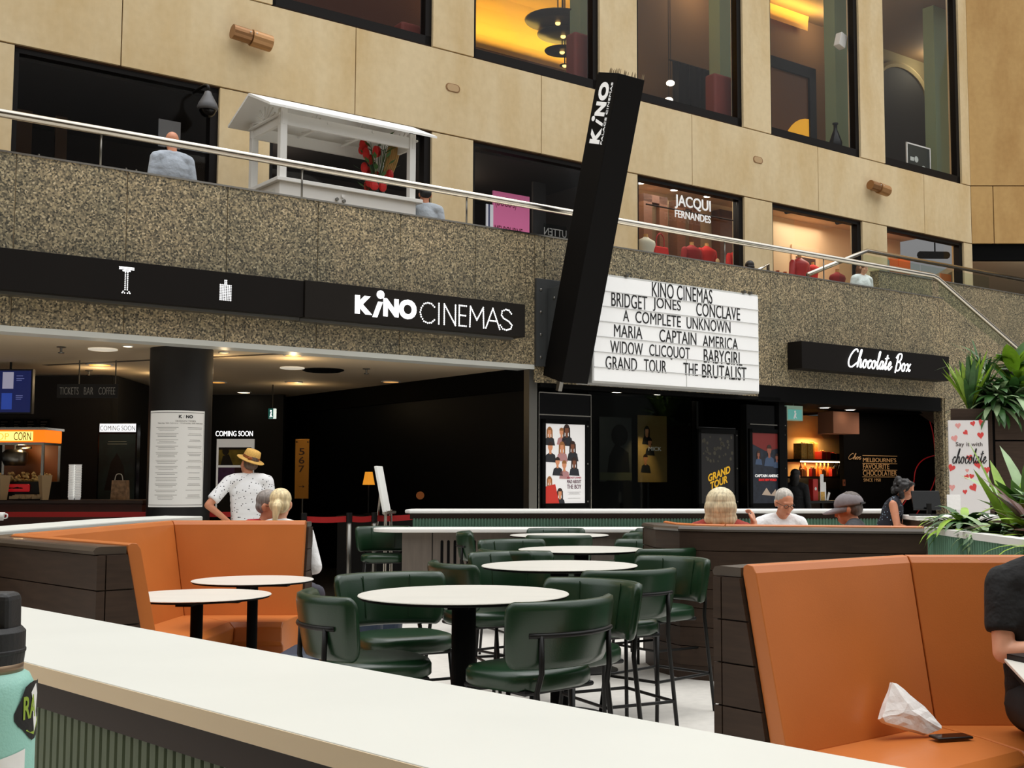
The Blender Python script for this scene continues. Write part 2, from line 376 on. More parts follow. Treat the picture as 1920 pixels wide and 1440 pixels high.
# stair side: the front granite slopes down with the flight
sl = [(SE, Z_PAR - .02), (20.72, 3.93 - .05), (23.5, 2.85), (23.5, 0), (SE, 0)]
b = nb(); plate(b, sl, 0.0, 0.24); fstruct('wall_stair_near', b, GRAN)
zb0, zb1 = Zf(1775, 531, 1.6), Zf(1920, 553, 1.6)
b = nb(); bx(b, 19.0, 27, 1.6, 1.8, 3.0, (zb0 + zb1) / 2); fstruct('wall_stair_far', b, GRAN)
b = nb(); bx(b, 19.0, 27, 1.58, 1.82, (zb0 + zb1) / 2, (zb0 + zb1) / 2 + .02); fstruct('trim_3', b, 'steel')
b = nb(); plate(b, [(18.6, Z_UP), (18.6, 3.35), (24, 1.25), (24, 1.55)], 0.25, 1.6); fstruct('stair_flight', b, 'grey')
# lobby behind the granite front
b = nb(); bx(b, -14, 9.6, 0.3, 15.8, Z_SOF - .03, Z_SOF + .1); fstruct('ceiling', b, 'ceil')
b = nb(); bx(b, 9.6, 18.9, 0.1, 6, 2.74, 2.86); bx(b, 18.9, 22.4, 1.5, 2.2, 2.74, 2.86); fstruct('ceiling.001', b, 'matt')
def wallseg(name, p, q, z0, z1, m, th=.15):
    d = Vector((q[0] - p[0], q[1] - p[1])); b = nb(); box(b, ((p[0] + q[0]) / 2, (p[1] + q[1]) / 2, (z0 + z1) / 2), (d.length, th, z1 - z0), math.atan2(d.y, d.x)); return struct(name, b, m)
wallseg('wall_lobby', (-16, 17.3), (-6.55, 17.3), 0, 2.9, 'dwall')
wallseg('wall_lobby.001', (-6.55, 17.3), (-6.9, 21.2), 0, 2.9, 'dwall')
wallseg('wall_lobby.002', (-6.9, 21.0), (-5.0, 21.0), 0, 2.9, 'dwall')
wallseg('wall_lobby.003', (-5.1, 21.0), (-6.2, 27.6), 0, 2.9, 'dwall')
wallseg('wall_lobby.004', (-6.2, 27.5), (8, 27.5), 0, 2.9, 'dwall')
# tinted glass return and black piers between the lobby and the shop
b = nb(); bx(b, 9.55, 9.68, 0.02, 0.14, 0, 2.9); fstruct('trim_4', b, 'chrome')
b = nb(); bx(b, 9.6, 9.64, 0.14, 7.5, 0, 2.62); fstruct('wall_lobby_right', b, mat('dark blue glass wall', (7, 9, 12), 0.5, spec=.15))
b = nb(); bx(b, 9.56, 9.68, 0.14, 7.5, 2.62, 2.92)
fstruct('trim_5', b, 'matt')
b = nb(); bx(b, 9.69, SE - .15, 1.6, 1.7, 0, 2.8)
for v in b.verts: v.co.x = min(v.co.x, 14.3)
fstruct('wall_foyer', b, 'dwall')
b = nb(); bx(b, 9.72, 14.4, .0, .2, 2.67, 2.72); bx(b, 13.9, SE - .12, .0, .25, 2.66, 2.90); fstruct('trim_6', b, 'matt')
b = nb(); bx(b, 14.42, 14.55, 0.05, 3.4, 0, 2.74); bx(b, 14.55, 18.9, 3.3, 3.4, 0, 2.74); bx(b, S(1581, 2.0), 22.4, 2.0, 2.1, 0, 2.74); bx(b, 22.3, 22.4, .3, 2.1, 0, 2.74); fstruct('wall_shop', b, 'matt')
# ---------------------------------------------------------------- sandstone storey
LO = [(3.81, 6.46), (7.20, 9.87), (10.63, 13.24), (14.10, 16.81), (17.58, 20.33), (21.14, 23.93)]
JT = [-1.80, 1.66, 5.11, 8.53, 11.98, 15.44, 18.95, 22.48]
T = 3.0; ZT = 12.6; SR = 24.25
b = nb(); g = .008
cuts = [-3.5] + [j for j in JT if j > -3.5] + [SR]
for a, c in zip(cuts, cuts[1:]): bx(b, a + g, c - g, T, T + .32, Z_LT + .012, Z_BT - .012)
prev = -3.5
for a, c in LO + [(SR, SR)]:
    if a > prev: bx(b, prev, a, T, T + .32, Z_UP, Z_LT - .012); bx(b, prev, a, T, T + .32, Z_BT + .012, ZT)
    prev = c
fstruct('wall_back', b, SAND)
b = nb(); bx(b, -3.5, SR - .02, T + .05, T + .3, Z_LT - .03, Z_LT + .03); bx(b, -3.5, SR - .02, T + .05, T + .3, Z_BT - .03, Z_BT + .03)
for j in JT: bx(b, j - .02, j + .02, T + .03, T + .3, Z_LT, Z_BT)
fstruct('trim_7', b, mat('joint sealant', (70, 44, 22), 0.8))
# right return, square to the view
PC = FW(SR, T, 0)
def rbox(b, x0, x1, z0, z1, d=.4): bx(b, PC.x + x0, PC.x + x1, PC.y, PC.y + d, z0, z1)
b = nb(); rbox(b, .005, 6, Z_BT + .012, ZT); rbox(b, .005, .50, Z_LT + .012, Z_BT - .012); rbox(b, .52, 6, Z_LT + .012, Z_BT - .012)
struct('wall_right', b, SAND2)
b = nb(); rbox(b, .02, 6, Z_BT - .03, Z_BT + .03, .3); b.verts.ensure_lookup_table()
for v in b.verts: v.co.y += .04
bx(b, PC.x + .49, PC.x + .53, PC.y + .03, PC.y + .3, Z_LT, Z_BT); struct('trim_8', b, MATS['joint sealant'])
b = nb(); bx(b, PC.x + .0, PC.x + 7, PC.y + .1, PC.y + 6, 6.45, 6.6); struct('ceiling.002', b, 'ceil')
b = nb(); bx(b, PC.x + .02, PC.x + 7, PC.y + .06, PC.y + .2, 6.45, 6.82); struct('trim_9', b, 'matt')
b = nb(); bx(b, PC.x - .5, PC.x + 7, PC.y + 6, PC.y + 6.2, 3.65, 6.6); struct('wall_arcade', b, 'dwall')
b = nb(); bx(b, PC.x - .5, PC.x + 7, PC.y - .6, PC.y + 6.2, 3.45, 3.65); struct('floor.003', b, 'grey')
# ---------------------------------------------------------------- windows of both storeys
def window(i, s0, s1, z0, z1, gm='glass', fw=.07, sill=.10, pane=True):
    b = nb(); t0, t1 = T + .05, T + .2
    bx(b, s0, s0 + fw, t0, t1, z0, z1); bx(b, s1 - fw * 1.6, s1, t0, t1, z0, z1); bx(b, s0, s1, t0, t1, z1 - fw, z1); bx(b, s0, s1, t0, t1, z0, z0 + sill)
    o = fstruct('window_%d' % i, b, mat('bronze black frame', (17, 13, 11), 0.5, spec=.2))
    if pane:
        g = nb(); bx(g, s0 + fw, s1 - fw * 1.6, T + .11, T + .118, z0 + sill, z1 - fw); q = obj('window_pane', g, gm, o)
    return o
for i, (a, c) in enumerate(LO): window(i + 1, a, c, Z_UP, Z_LT - .012, 'glass', sill=.04)
for i, (a, c) in enumerate(LO): window(i + 7, a, c, Z_BT + .012, ZT, 'glass', sill=.16)
def room(name, s0, s1, t0, t1, z0, z1, m, ceilm=None, fl=None):
    b = nb(); bx(b, s0, s1, t1, t1 + .1, z0, z1); bx(b, s0 - .1, s0, t0, t1, z0, z1); bx(b, s1, s1 + .1, t0, t1, z0, z1); fstruct('wall_' + name, b, m)
    b = nb(); bx(b, s0 - .1, s1 + .1, t0, t1 + .1, z1, z1 + .1); fstruct('ceiling_' + name, b, ceilm or m)
    b = nb(); bx(b, s0 - .1, s1 + .1, t0, t1 + .1, z0 - .1, z0); fstruct('floor_' + name, b, fl or m)
DK = mat('dark shop wall', (34, 28, 24), 0.8); WM = mat('warm shop wall', (212, 186, 146), 0.8); PK = mat('peach shop wall', (222, 184, 142), 0.8); DS = mat('brown shop floor', (168, 138, 98), .6)
def backs(nm, segs, t0, t1, z0, z1, ceilm, fl, left=None, right=None):
    for k, (a, c, m) in enumerate(segs):
        b = nb(); bx(b, a, c, t1, t1 + .1, z0, z1); fstruct('wall_' + nm, b, m)
    b = nb(); bx(b, segs[0][0] - .1, segs[-1][1] + .1, t0, t1 + .1, z1, z1 + .1); fstruct('ceiling_' + nm, b, ceilm)
    b = nb(); bx(b, segs[0][0] - .1, segs[-1][1] + .1, t0, t1 + .1, z0 - .1, z0); fstruct('floor_' + nm, b, fl)
    for e_ in (left, right):
        if e_ is not None: b = nb(); bx(b, e_[0] - .05, e_[0] + .05, t0, t1, z0, z1); fstruct('wall_' + nm, b, e_[1])
backs('arcade_shops', [(3.4, 13.65, DK)], T + .33, 6.4, Z_UP, 6.74, DK, DK, (3.4, DK), (13.68, DK))
backs('boutique', [(13.8, 20.5, WM), (20.5, 24.3, PK)], T + .33, 5.0, Z_UP, 7.2, PK, DS, (13.8, WM), None)
UPW = mat('upper room wall', (112, 84, 54), 0.85, var=.05, scale=1); UPC = mat('upper room ceiling', (116, 90, 58), 0.85)
OLV = mat('olive hall wall', (112, 100, 68), .85)
backs('restaurant', [(6.8, 12.1, mat('dim lounge wall', (92, 54, 38), .8)), (12.1, 16.3, UPW), (16.3, 20.5, UPW), (20.5, 24.7, UPW), (24.7, 31, OLV)], T + .33, 6.3, Z_BT, ZT, UPC, DS, (6.8, DK), (31, OLV))
for u0, u1 in ((1088, 1118), (1350, 1386), (1566, 1606), (1752, 1793)):     # pale green columns inside the upper windows
    b = nb(); bx(b, S(u0, T + .75, 100), S(u1, T + .75, 100) + .25, T + .75, T + 1.05, Z_BT, ZT); fstruct('column', b, 'jade')
# unseen gallery and walls, added behind the camera to block side light
b = nb(); bx(b, -16, 16, -14, -1.6, 4.15, 4.7); struct('ceiling_light_block', b, 'edge'); b = nb(); bx(b, -16, 16, -1.62, -1.4, 4.1, 5.4); struct('wall_light_block_edge', b, GRAN); b = nb(); bx(b, -16, 16, -2.2, -2.0, 4.7, 12.5); struct('wall_light_block_upper', b, mat('dark light block', (60, 48, 38), .4))
b = nb(); bx(b, -16, 16, -9.2, -9, 0, 4.15); struct('wall_light_block_back', b, 'dwall')
# ================================================================ FACADE THINGS
def fbox(name, label, cat, s0, s1, t0, t1, z0, z1, m, part, group=None, bev=.004):
    r = fthing(name, label, cat, (s0 + s1) / 2, t0, z0, group)
    b = nb(); bx(b, -(s1 - s0) / 2, (s1 - s0) / 2, 0, t1 - t0, 0, z1 - z0); obj(part, b, m, r, bev=bev); return r
# ---- long black cinema sign
t0 = -.24; s0, s1, s2 = -5.6, S(570, t0, 560), S(983, t0, 600); z0, z1 = 3.27, 3.68
r = fthing('fascia_sign', 'long plain dark sign band with two small white dotted emblems over lobby', 'sign', s0, t0, z0)
b = nb(); bx(b, 0, s1 - s0 - .004, 0, .22, 0, z1 - z0); obj('sign_box', b, 'sign', r, bev=.004)
b = nb(); bx(b, 0, s1 - s0 - .004, .10, .235, -.03, .0); obj('mounting_rail', b, 'chrome', r)
def loc(u, v): a, c = pf(u, v, t0); return a - s0, c - z0
def dots(pts, rad, y): 
    b = nb()
    for x, z in pts: ell(b, (x, y, z), (rad, rad * .6, rad), u=8, v=5)
    return b
x, z = loc(237, 526); P = [(x + .012 * k, z + .135) for k in range(-6, 7)] + [(x + .012 * k, z + .118) for k in range(-6, 7)] + [(x + .012 * k, z + .1) for k in range(-3, 4)]
P += [(x + dx, z + .085 - .02 * k) for k in range(10) for dx in (-.012, .012)] + [(x + dx, z - .13) for dx in (-.04, -.015, .015, .04)] + [(x + dx, z - .115) for dx in (-.03, .03)]
obj('lamp_emblem', dots(P, .0068, 0), 'led', r)
x, z = loc(423, 544); P = [(x + .02 * i, z + .018 * k) for k in range(-6, 4) for i in range(-3, 4)] + [(x + .018 * i, z + .07 + .018 * k) for k in range(0, 3) for i in (-.5, .5)]
obj('bottle_emblem', dots(P, .0072, 0), 'led', r)
r = fthing('cinema_sign', 'black sign box reading KiNO CINEMAS in bold and dotted white letters', 'sign', s1, t0, z0)
b = nb(); bx(b, .004, s2 - s1, -.02, .22, -.005, z1 - z0 + .01); obj('sign_box', b, 'sign2', r, bev=.004)
b = nb(); bx(b, 0, s2 - s1 - .1, .10, .235, -.035, -.005); obj('mounting_rail', b, 'chrome', r)
def L2(u, v): a, c = pf(u, v, t0 - .02); return a - s1, c - z0
def kino(r, f, y, m, th=.012):     # f maps (0..1, 0..1) fractions to a rectangle
    for ch, a, c, lo, hi in (('K', 0, .27, .14, 1.0), ('N', .455, .70, .14, 1.0), ('O', .71, 1.0, .10, 1.04)):
        x0, zz0 = f(a, lo); x1, zz1 = f(c, hi); text(r, ch, x0, x1, zz0, zz1, y, m, off=.055, th=th, name='letter')
    x0, zz0 = f(.28, .05); x1, zz1 = f(.44, .86); text(r, '\u0131' if False else 'l', x0, x1, zz0, zz0 + (zz1 - zz0) * .92, y, m, off=.05, shear=.3, th=th, name='letter')
    x, zc = f(.405, 1.14); w = f(.46, 0)[0] - f(.40, 0)[0]; b = nb(); plate(b, circ(x, zc, w * 1.0, w * 1.0), y - th, y); obj('letter_dot', b, m, r)
xa, za = L2(665, 596); xb, zb = L2(780, 600); zt = L2(680, 551)[1] - L2(680, 591)[1]; zbase = L2(665, 590)[1]
kino(r, lambda a, c: (xa + (xb - xa) * a, zbase - .02 + zt * 1.0 * c), -.02, 'led')
# dotted thin letters
STK = {'C': [[(.95, .82), (.75, .97), (.5, 1), (.25, .93), (.07, .72), (.0, .5), (.07, .28), (.25, .07), (.5, 0), (.75, .03), (.95, .18)]], 'I': [[(0, 0), (0, 1)]], 'N': [[(0, 0), (0, 1), (1, 0), (1, 1)]],
       'E': [[(1, 1), (0, 1), (0, 0), (1, 0)], [(0, .52), (.9, .52)]], 'M': [[(0, 0), (.04, 1), (.5, .35), (.96, 1), (1, 0)]], 'A': [[(0, 0), (.5, 1), (1, 0)], [(.2, .38), (.8, .38)]],
       'S': [[(.9, .82), (.7, .97), (.45, 1), (.15, .9), (.1, .7), (.25, .56), (.7, .42), (.95, .25), (.85, .07), (.5, -.02), (.2, .03), (0, .2)]]}
def dense(q, step, sx_, sz_):
    out = []
    for (a, c), (d, f_) in zip(q, q[1:]):
        n_ = max(1, int(math.hypot((d - a) * sx_, (f_ - c) * sz_) / step))
        out += [(a + (d - a) * k / n_, c + (f_ - c) * k / n_) for k in range(n_)]
    return out + [q[-1]]
for ch, ua, ub in (('C', 788, 816), ('I', 823, 823), ('N', 833, 854), ('E', 861, 874), ('M', 881, 907), ('A', 911, 937), ('S', 938, 961)):
    va = 565 + (ua - 785) * .087 + 2; x0 = L2(ua, va)[0]; x1 = L2(ub, va)[0]; z_1 = L2(ua, va - 1)[1]; z_0 = L2(ua, va + 37)[1]
    P = []
    for q in STK[ch]: P += [(x0 + a * (x1 - x0), z_0 + c * (z_1 - z_0)) for a, c in dense(q, .0215, max(x1 - x0, .01), z_1 - z_0)]
    obj('letter', dots(P, .0105, -.022), 'led', r)
# ---- leaning pylon sign
al = math.radians(16.874); F1 = -.4; sb, zb_ = pf(1053, 717, F1); Lp = 3.978; wp = .4377; dp = .42
r = fthing('pylon_sign', 'tall leaning black box sign with vertical white KiNO lettering', 'sign', sb, F1, zb_)
RX = Matrix.Rotation(al, 4, 'X')
def pyl(b): b.transform(RX); return b
b = nb(); bx(b, 0, wp, 0, dp, 0, Lp); obj('pylon_box', pyl(b), mat('satin black pylon', (12, 10, 9), .6, spec=.12), r, bev=.006)
b = nb()
for k in range(26): ell(b, (wp * random.random(), dp * random.random(), Lp + .02), (.006, .006, .05), u=5, v=4)
obj('bird_spikes', pyl(b), mat('dusty spikes', (150, 130, 96), .7), r)['kind'] = 'stuff'
def side_text(s, a0, a1, w0, w1, off, shear=0, m='letter', nm='lettering'):   # on the end face, reading upwards: along the length a, across w (0 at front edge)
    bm = text_raw(s, off, shear); xs = [v.co.x for v in bm.verts]; ys = [v.co.y for v in bm.verts]; A, B_, C_, D_ = min(xs), max(xs), min(ys), max(ys)
    zs = [v.co.z for v in bm.verts]; zm, zM = min(zs), max(zs)
    for v in bm.verts:
        fx = (v.co.x - A) / (B_ - A); fz = (v.co.y - C_) / (D_ - C_)
        v.co = Vector((-.004 - .008 * (1 if v.co.z > (zm + zM) / 2 else 0) + .006, w0 + (w1 - w0) * fz, a0 + (a1 - a0) * fx))
    return obj(nm, pyl(bm), m, r)
# the end face normal is -s; reading upwards means the letter tops point to the back edge
a0, a1 = Lp - 1.06 + .16, Lp - .12; wa, wb = .13, .33
for ch, q0, q1, sh, of in (('K', 0, .26, 0, .055), ('l', .29, .40, .3, .05), ('N', .45, .68, 0, .055), ('O', .70, 1.0, 0, .055)):
    side_text(ch, a0 + (a1 - a0) * q0, a0 + (a1 - a0) * q1, wa, wb if ch != 'l' else wa + (wb - wa) * .75, of, sh, nm='letter')
b = nb(); ell(b, (-.004, wb + .01, a0 + (a1 - a0) * .40), (.006, .034, .034)); obj('letter_dot', pyl(b), 'letter', r)
side_text('PALACE CINEMAS', a0, a1, .07, .105, 0, m='letter')
b = nb(); bx(b, .05, .11, .1, .16, -.14, .02); obj('foot_bracket', pyl(b), 'chrome', r)
# steel mounting plate on the granite behind it
sa, sc = S(1002, 0, 600), S(1045, 0, 600)
r = fthing('mounting_plate', 'grey bolted steel plate on granite beside the leaning pylon', 'bracket', sa, -.05, 2.93)
b = nb(); bx(b, 0, sc - sa + .25, 0, .048, 0, 1.17); obj('plate', b, mat('grey painted steel', (62, 64, 64), .5), r, bev=.004)
b = nb(); bx(b, .18, .24, -.3, 0, .05, 1.05); obj('rib', b, MATS['grey painted steel'], r, bev=.004)
for k in range(4):
    b = nb(); ell(b, (.07, -.002, .12 + .3 * k), (.02, .014, .02)); obj('bolt', b, 'chrome', r)
for k in range(3):
    b = nb(); ell(b, (.175, -.15, .3 + .3 * k), (.014, .02, .02)); obj('bolt', b, 'chrome', r)
# ---- marquee letter board
tm = -.42; ms0, ms1 = S(1112, tm, 700), S(1424, tm, 650); mz0, mz1 = 2.72, 4.20
r = fthing('marquee_board', 'white cinema letter board listing film titles in thin black capitals', 'sign', ms0, tm, mz0)
Wm = ms1 - ms0; b = nb(); bx(b, 0, Wm, .02, .36, 0, mz1 - mz0); obj('light_box', b, mat('pale grey cabinet', (196, 196, 192), .5), r, bev=.006)
b = nb(); bx(b, .02, Wm - .02, 0, .02, .03, mz1 - mz0 - .03)
obj('letter_panel', b, mat('lit white panel', (236, 236, 234), .5, emit=.28), r)
b = nb(); rows = [1.05, 1.27]; step = (mz1 - mz0 - .24) / 6
for k in range(1, 7): bx(b, .02, Wm - .02, -.012, .0, mz1 - mz0 - .03 - step * k - .006, mz1 - mz0 - .03 - step * k + .006)
bx(b, Wm * .53, Wm * .53 + .008, -.006, 0, .03, .42); obj('letter_track', b, mat('clear track', (205, 205, 203), .35), r)
b = nb()
for u in (1173, 1393, 1405): bx(b, S(u, tm, 520) - ms0, S(u, tm, 520) - ms0 + .04, -.02, .04, mz1 - mz0 - .01, mz1 - mz0 + .03)
obj('clip', b, 'chrome', r)
ML = [('KINO CINEMAS', 1222, 1335, 528, 556, 538, 562), ('BRIDGET', 1146, 1213, 547, 574, 553, 581), ('JONES', 1224, 1276, 557, 583, 559, 587), ('CONCLAVE', 1305, 1387, 567, 592, 574, 600),
      ('A', 1168, 1179, 581, 602, 0, 0), ('COMPLETE', 1191, 1276, 583, 605, 0, 0), ('UNKNOWN', 1287, 1369, 594, 616, 0, 0), ('MARIA', 1151, 1204, 608, 631, 0, 0), ('CAPTAIN', 1236, 1305, 617, 641, 0, 0), ('AMERICA', 1317, 1383, 628, 651, 0, 0),
      ('WIDOW', 1144, 1205, 638, 663, 0, 0), ('CLICQUOT', 1217, 1293, 645, 671, 0, 0), ('BABYGIRL', 1319, 1391, 654, 680, 0, 0), ('GRAND', 1135, 1194, 667, 692, 0, 0), ('TOUR', 1207, 1249, 673, 697, 0, 0), ('THE', 1281, 1308, 680, 703, 0, 0), ('BRUTALIST', 1316, 1399, 682, 708, 0, 0)]
for q in ML:
    s_, ua, ub, va, vb = q[:5]
    x0, zt_ = pf(ua, va, tm); x1 = S(ub, tm, va); zb2 = pf(ua, vb, tm)[1]
    text(r, s_, x0 - ms0, x1 - ms0, zb2 - mz0, zt_ - mz0, -.003, 'ink', th=.004)
# ---- chocolate shop sign
tc_ = -.30; cs0, cs1 = S(1505, tc_, 660), S(1780, tc_, 690); cz0, cz1 = 3.17, 3.60
r = fthing('shop_sign', 'black box sign with white handwritten Chocolate Box lettering', 'sign', cs0, tc_, cz0)
b = nb(); bx(b, -.02, cs1 - cs0, 0, .29, 0, cz1 - cz0); obj('sign_box', b, 'sign', r, bev=.004)
xa, za = pf(1591, 690, tc_); xb, zb2 = pf(1707, 694, tc_)
script(r, 'Chocolate Box', xa - cs0, xb - cs0, .06, .385, -.004, .0125, 'led')
# ---- handrail along the parapet, with its glass
def rail(name, label, pts, rad, posts, glassq=None):
    r = thing(name, label, 'handrail', FW(*pts[0])); q = [FW(*p) - r.location for p in pts]
    b = nb(); tube(b, q, rad, 14); obj('rail', b, 'steel', r, smooth=True)
    for p, h in posts:
        b = nb(); c = FW(*p) - r.location; tube(b, [c, c + Vector((0, 0, h))], .012, 8); obj('post', b, 'chrome', r, smooth=True)
    if glassq:
        for a, c, h0, h1 in glassq:
            b = nb(); A = FW(*a) - r.location; C_ = FW(*c) - r.location
            f = [vv(b, A), vv(b, C_), vv(b, C_ + Vector((0, 0, h1))), vv(b, A + Vector((0, 0, h0)))]; fc(b, f)
            bmesh.ops.solidify(b, geom=b.faces[:], thickness=.012); obj('glass_panel', b, 'gglass', r)
    return r
rail('handrail', 'long polished steel handrail above the granite parapet', [(-5.7, .1, 5.10), (18.58, .1, 5.10), (18.72, .1, 5.07), (21.32, .1, 3.95), (23.6, .1, 2.98)], .045,
     [((s_, .1, 4.69), .40) for s_ in (-3.0, -.5, 1.7, 4.0, 6.3, 8.6, 11.0, 13.3, 15.6)],
     [((16.0, .1, 4.70), (17.3, .1, 4.70), .37, .37), ((17.31, .1, 4.70), (18.56, .1, 4.70), .37, .37), ((18.76, .1, 4.68), (20.1, .1, 4.12), .34, .33), ((20.11, .1, 4.115), (21.5, .1, 3.53), .33, .32)])
zA, sA = Zf(1625, 470, 1.6), S(1625, 1.6, 470); sB, zB = pf(1515, 515, .75)
sC, zC = pf(1922, 530, 1.6)
rail('handrail', 'steel handrail with glass on far side of the stair well', [(sB, .75, zB), (sA, 1.6, zA), (sC + 3, 1.6, zA)], .04, [], [((sA, 1.7, zb0 + .02), (sA + 1.8, 1.7, zb0 + .02), zA - zb0 - .07, zA - zb0 - .07), ((sA + 1.82, 1.7, zb0 + .02), (sA + 4.2, 1.7, zb0 + .02), zA - zb0 - .07, zA - zb0 - .07)])
sB, zB = pf(1421, 507, 1.0); sA, zA = pf(1440, 495, 1.4)
rail('handrail', 'short end of steel rail showing above parapet beside a dark head', [(sB, 1.0, zB), (sA, 1.4, zA), (sA + .02, 1.4, Z_UP + .02)], .028, [])
# ---- bronze wall lights, vents, camera
def wall_light(u, v, label, flip=1):
    s_, z_ = pf(u, v, T - .12); r = fthing('wall_light', label, 'wall light', s_, T - .14, z_, 'bronze wall lights on the sandstone')
    b = nb(); tube(b, [(-.26, 0, .02), (.0, 0, .0)], .10, 16); obj('lamp_tube', b, mat('bronze', (150, 108, 68), .4, .5), r, smooth=False)
    b = nb(); tube(b, [(.01, -.01, -.01), (.30, -.01, -.035)], .115, 16); obj('lamp_sleeve', b, mat('pale bronze', (178, 132, 84), .4, .4), r)
    b = nb(); tube(b, [(-.05, .02, 0), (-.05, .14, 0)], .05, 10); obj('bracket', b, MATS['bronze'], r)
    for x in (-.04, .05):
        b = nb(); ell(b, (x, -.115, .03), (.012, .012, .012), u=8, v=5); obj('screw', b, 'counter', r)
wall_light(468, 70, 'bronze tube wall light upper left above the white kiosk'); wall_light(1645, 352, 'bronze tube wall light on sandstone near the right corner')
for u, v, lb in ((849, 165, 'small oval wall vent left of the leaning pylon'), (1421, 300, 'small oval wall vent right of the leaning pylon')):
    s_, z_ = pf(u, v, T); r = fthing('wall_vent', lb, 'vent', s_, T - .012, z_, 'oval vents in the sandstone')
    b = nb(); plate(b, [(x * 1.0, z) for x, z in [(-.055 + .055 * math.cos(a), .055 * math.sin(a)) for a in [PI / 2 + PI * k / 8 for k in range(9)]] + [(.055 + .055 * math.cos(a), .055 * math.sin(a)) for a in [-PI / 2 + PI * k / 8 for k in range(9)]]], 0, .02); obj('cover', b, mat('vent buff', (196, 164, 122), .7), r)
    b = nb(); plate(b, [(x * 1.22, z * 1.2) for x, z in [(-.055 + .055 * math.cos(a), .055 * math.sin(a)) for a in [PI / 2 + PI * k / 8 for k in range(9)]] + [(.055 + .055 * math.cos(a), .055 * math.sin(a)) for a in [-PI / 2 + PI * k / 8 for k in range(9)]]], .006, .012); obj('rim', b, mat('vent rim', (150, 112, 72), .7), r)
s_, z_ = pf(390, 172, T - .35); r = fthing('dome_camera', 'grey teardrop dome camera hanging before the black shopfront', 'security camera', s_, T - .35, z_)
b = nb(); lathe(b, [(.001, .02), (.04, .0), (.06, -.05), (.12, -.16), (.14, -.22), (.125, -.25)], n=18); obj('housing', b, mat('grey camera', (92, 92, 94), .5), r, smooth=True)
b = nb(); ell(b, (0, 0, -.25), (.11, .11, .1)); obj('dome', b, 'gloss', r, smooth=True)
b = nb(); tube(b, cat_rom([(0, 0, .01), (0, 0, .07), (-.02, .1, .1), (-.04, .40, .08)]), .022, 8); obj('arm', b, 'black', r, smooth=True)

# ---- white kiosk on the walkway
KT = 1.0; ks, kz = pf(524, 345, KT); ke = S(780, KT, 380); KW = ke - ks
r = fthing('market_kiosk', 'white gabled market kiosk with posts standing on the upper walkway', 'kiosk', ks, KT, Z_UP)
cz = Zf(527, 332, KT) - Z_UP; dp_ = .95; rz_ = Zf(540, 203, KT) - Z_UP; rg = Zf(500, 180, KT + .45) - Z_UP
b = nb(); bx(b, 0, KW, 0, dp_, 0.1, cz - .05); obj('counter_box', b, 'white', r, bev=.008)
b = nb(); bx(b, -.05, KW + .08, -.05, dp_ + .05, cz - .05, cz); obj('counter_top', b, 'white', r, bev=.006)
for x, y in ((.05, .05), (KW - .05, .05), (.05, dp_ - .05), (KW - .05, dp_ - .05)):
    b = nb(); box(b, (x, y, (cz + rz_) / 2), (.09, .09, rz_ - cz)); obj('post', b, 'white', r, bev=.006)
ov = .22
b = nb(); cs = [(-.16, rz_ - .02), (dp_ / 2, rg), (dp_ + .16, rz_ - .02), (dp_ + .16, rz_ - .05), (dp_ / 2, rg - .035), (-.16, rz_ - .05)]
A = [vv(b, (-ov, y, z)) for y, z in cs]; C_ = [vv(b, (KW + ov, y, z)) for y, z in cs]; fc(b, A); fc(b, C_[::-1])
for i in range(6): fc(b, (A[i], A[(i + 1) % 6], C_[(i + 1) % 6], C_[i]))
obj('roof', b, mat('roof white', (240, 240, 236), .5), r)
b = nb(); bx(b, 0, KW, .03, .07, rz_ - .2, rz_ - .05); bx(b, 0, KW, dp_ - .07, dp_ - .03, rz_ - .2, rz_ - .05); bx(b, .02, .06, 0, dp_, rz_ - .2, rz_ - .05); bx(b, KW - .06, KW - .02, 0, dp_, rz_ - .2, rz_ - .05); obj('beam', b, 'white', r)
for x in (-.02, KW * .33, KW * .66, KW):     # fan brackets under the gables
    b = nb()
    for k in range(7):
        a = PI * (.08 + .84 * k / 6); R_ = .26; c0 = Vector((x + .02, dp_ / 2, rz_ - .08)); tube(b, [c0 + Vector((0, .05 * math.cos(a), .04 * math.sin(a))), c0 + Vector((0, R_ * 1.2 * math.cos(a), R_ * math.sin(a) * .75))], .012, 5)
    tube(b, [(x + .02, .02, rz_ - .08), (x + .02, dp_ - .02, rz_ - .08)], .018, 6); obj('fan_bracket', b, 'white', r)
for k, (x, z) in enumerate(((.78, cz - .17), (.86, cz - .12), (.88, cz - .18))):
    b = nb(); tube(b, [(x, -.03, z), (x, 0.01, z)], .022, 10); obj('knob', b, 'white' if k == 1 else 'chrome', r)
b = nb(); bx(b, KW * .62, KW - .08, -.008, 0, .2, cz - .22); obj('front_panel', b, 'white', r, bev=.003)
b = nb(); bx(b, -.008, 0, .12, dp_ - .12, .2, cz - .12); obj('side_panel', b, 'counter', r, bev=.003)
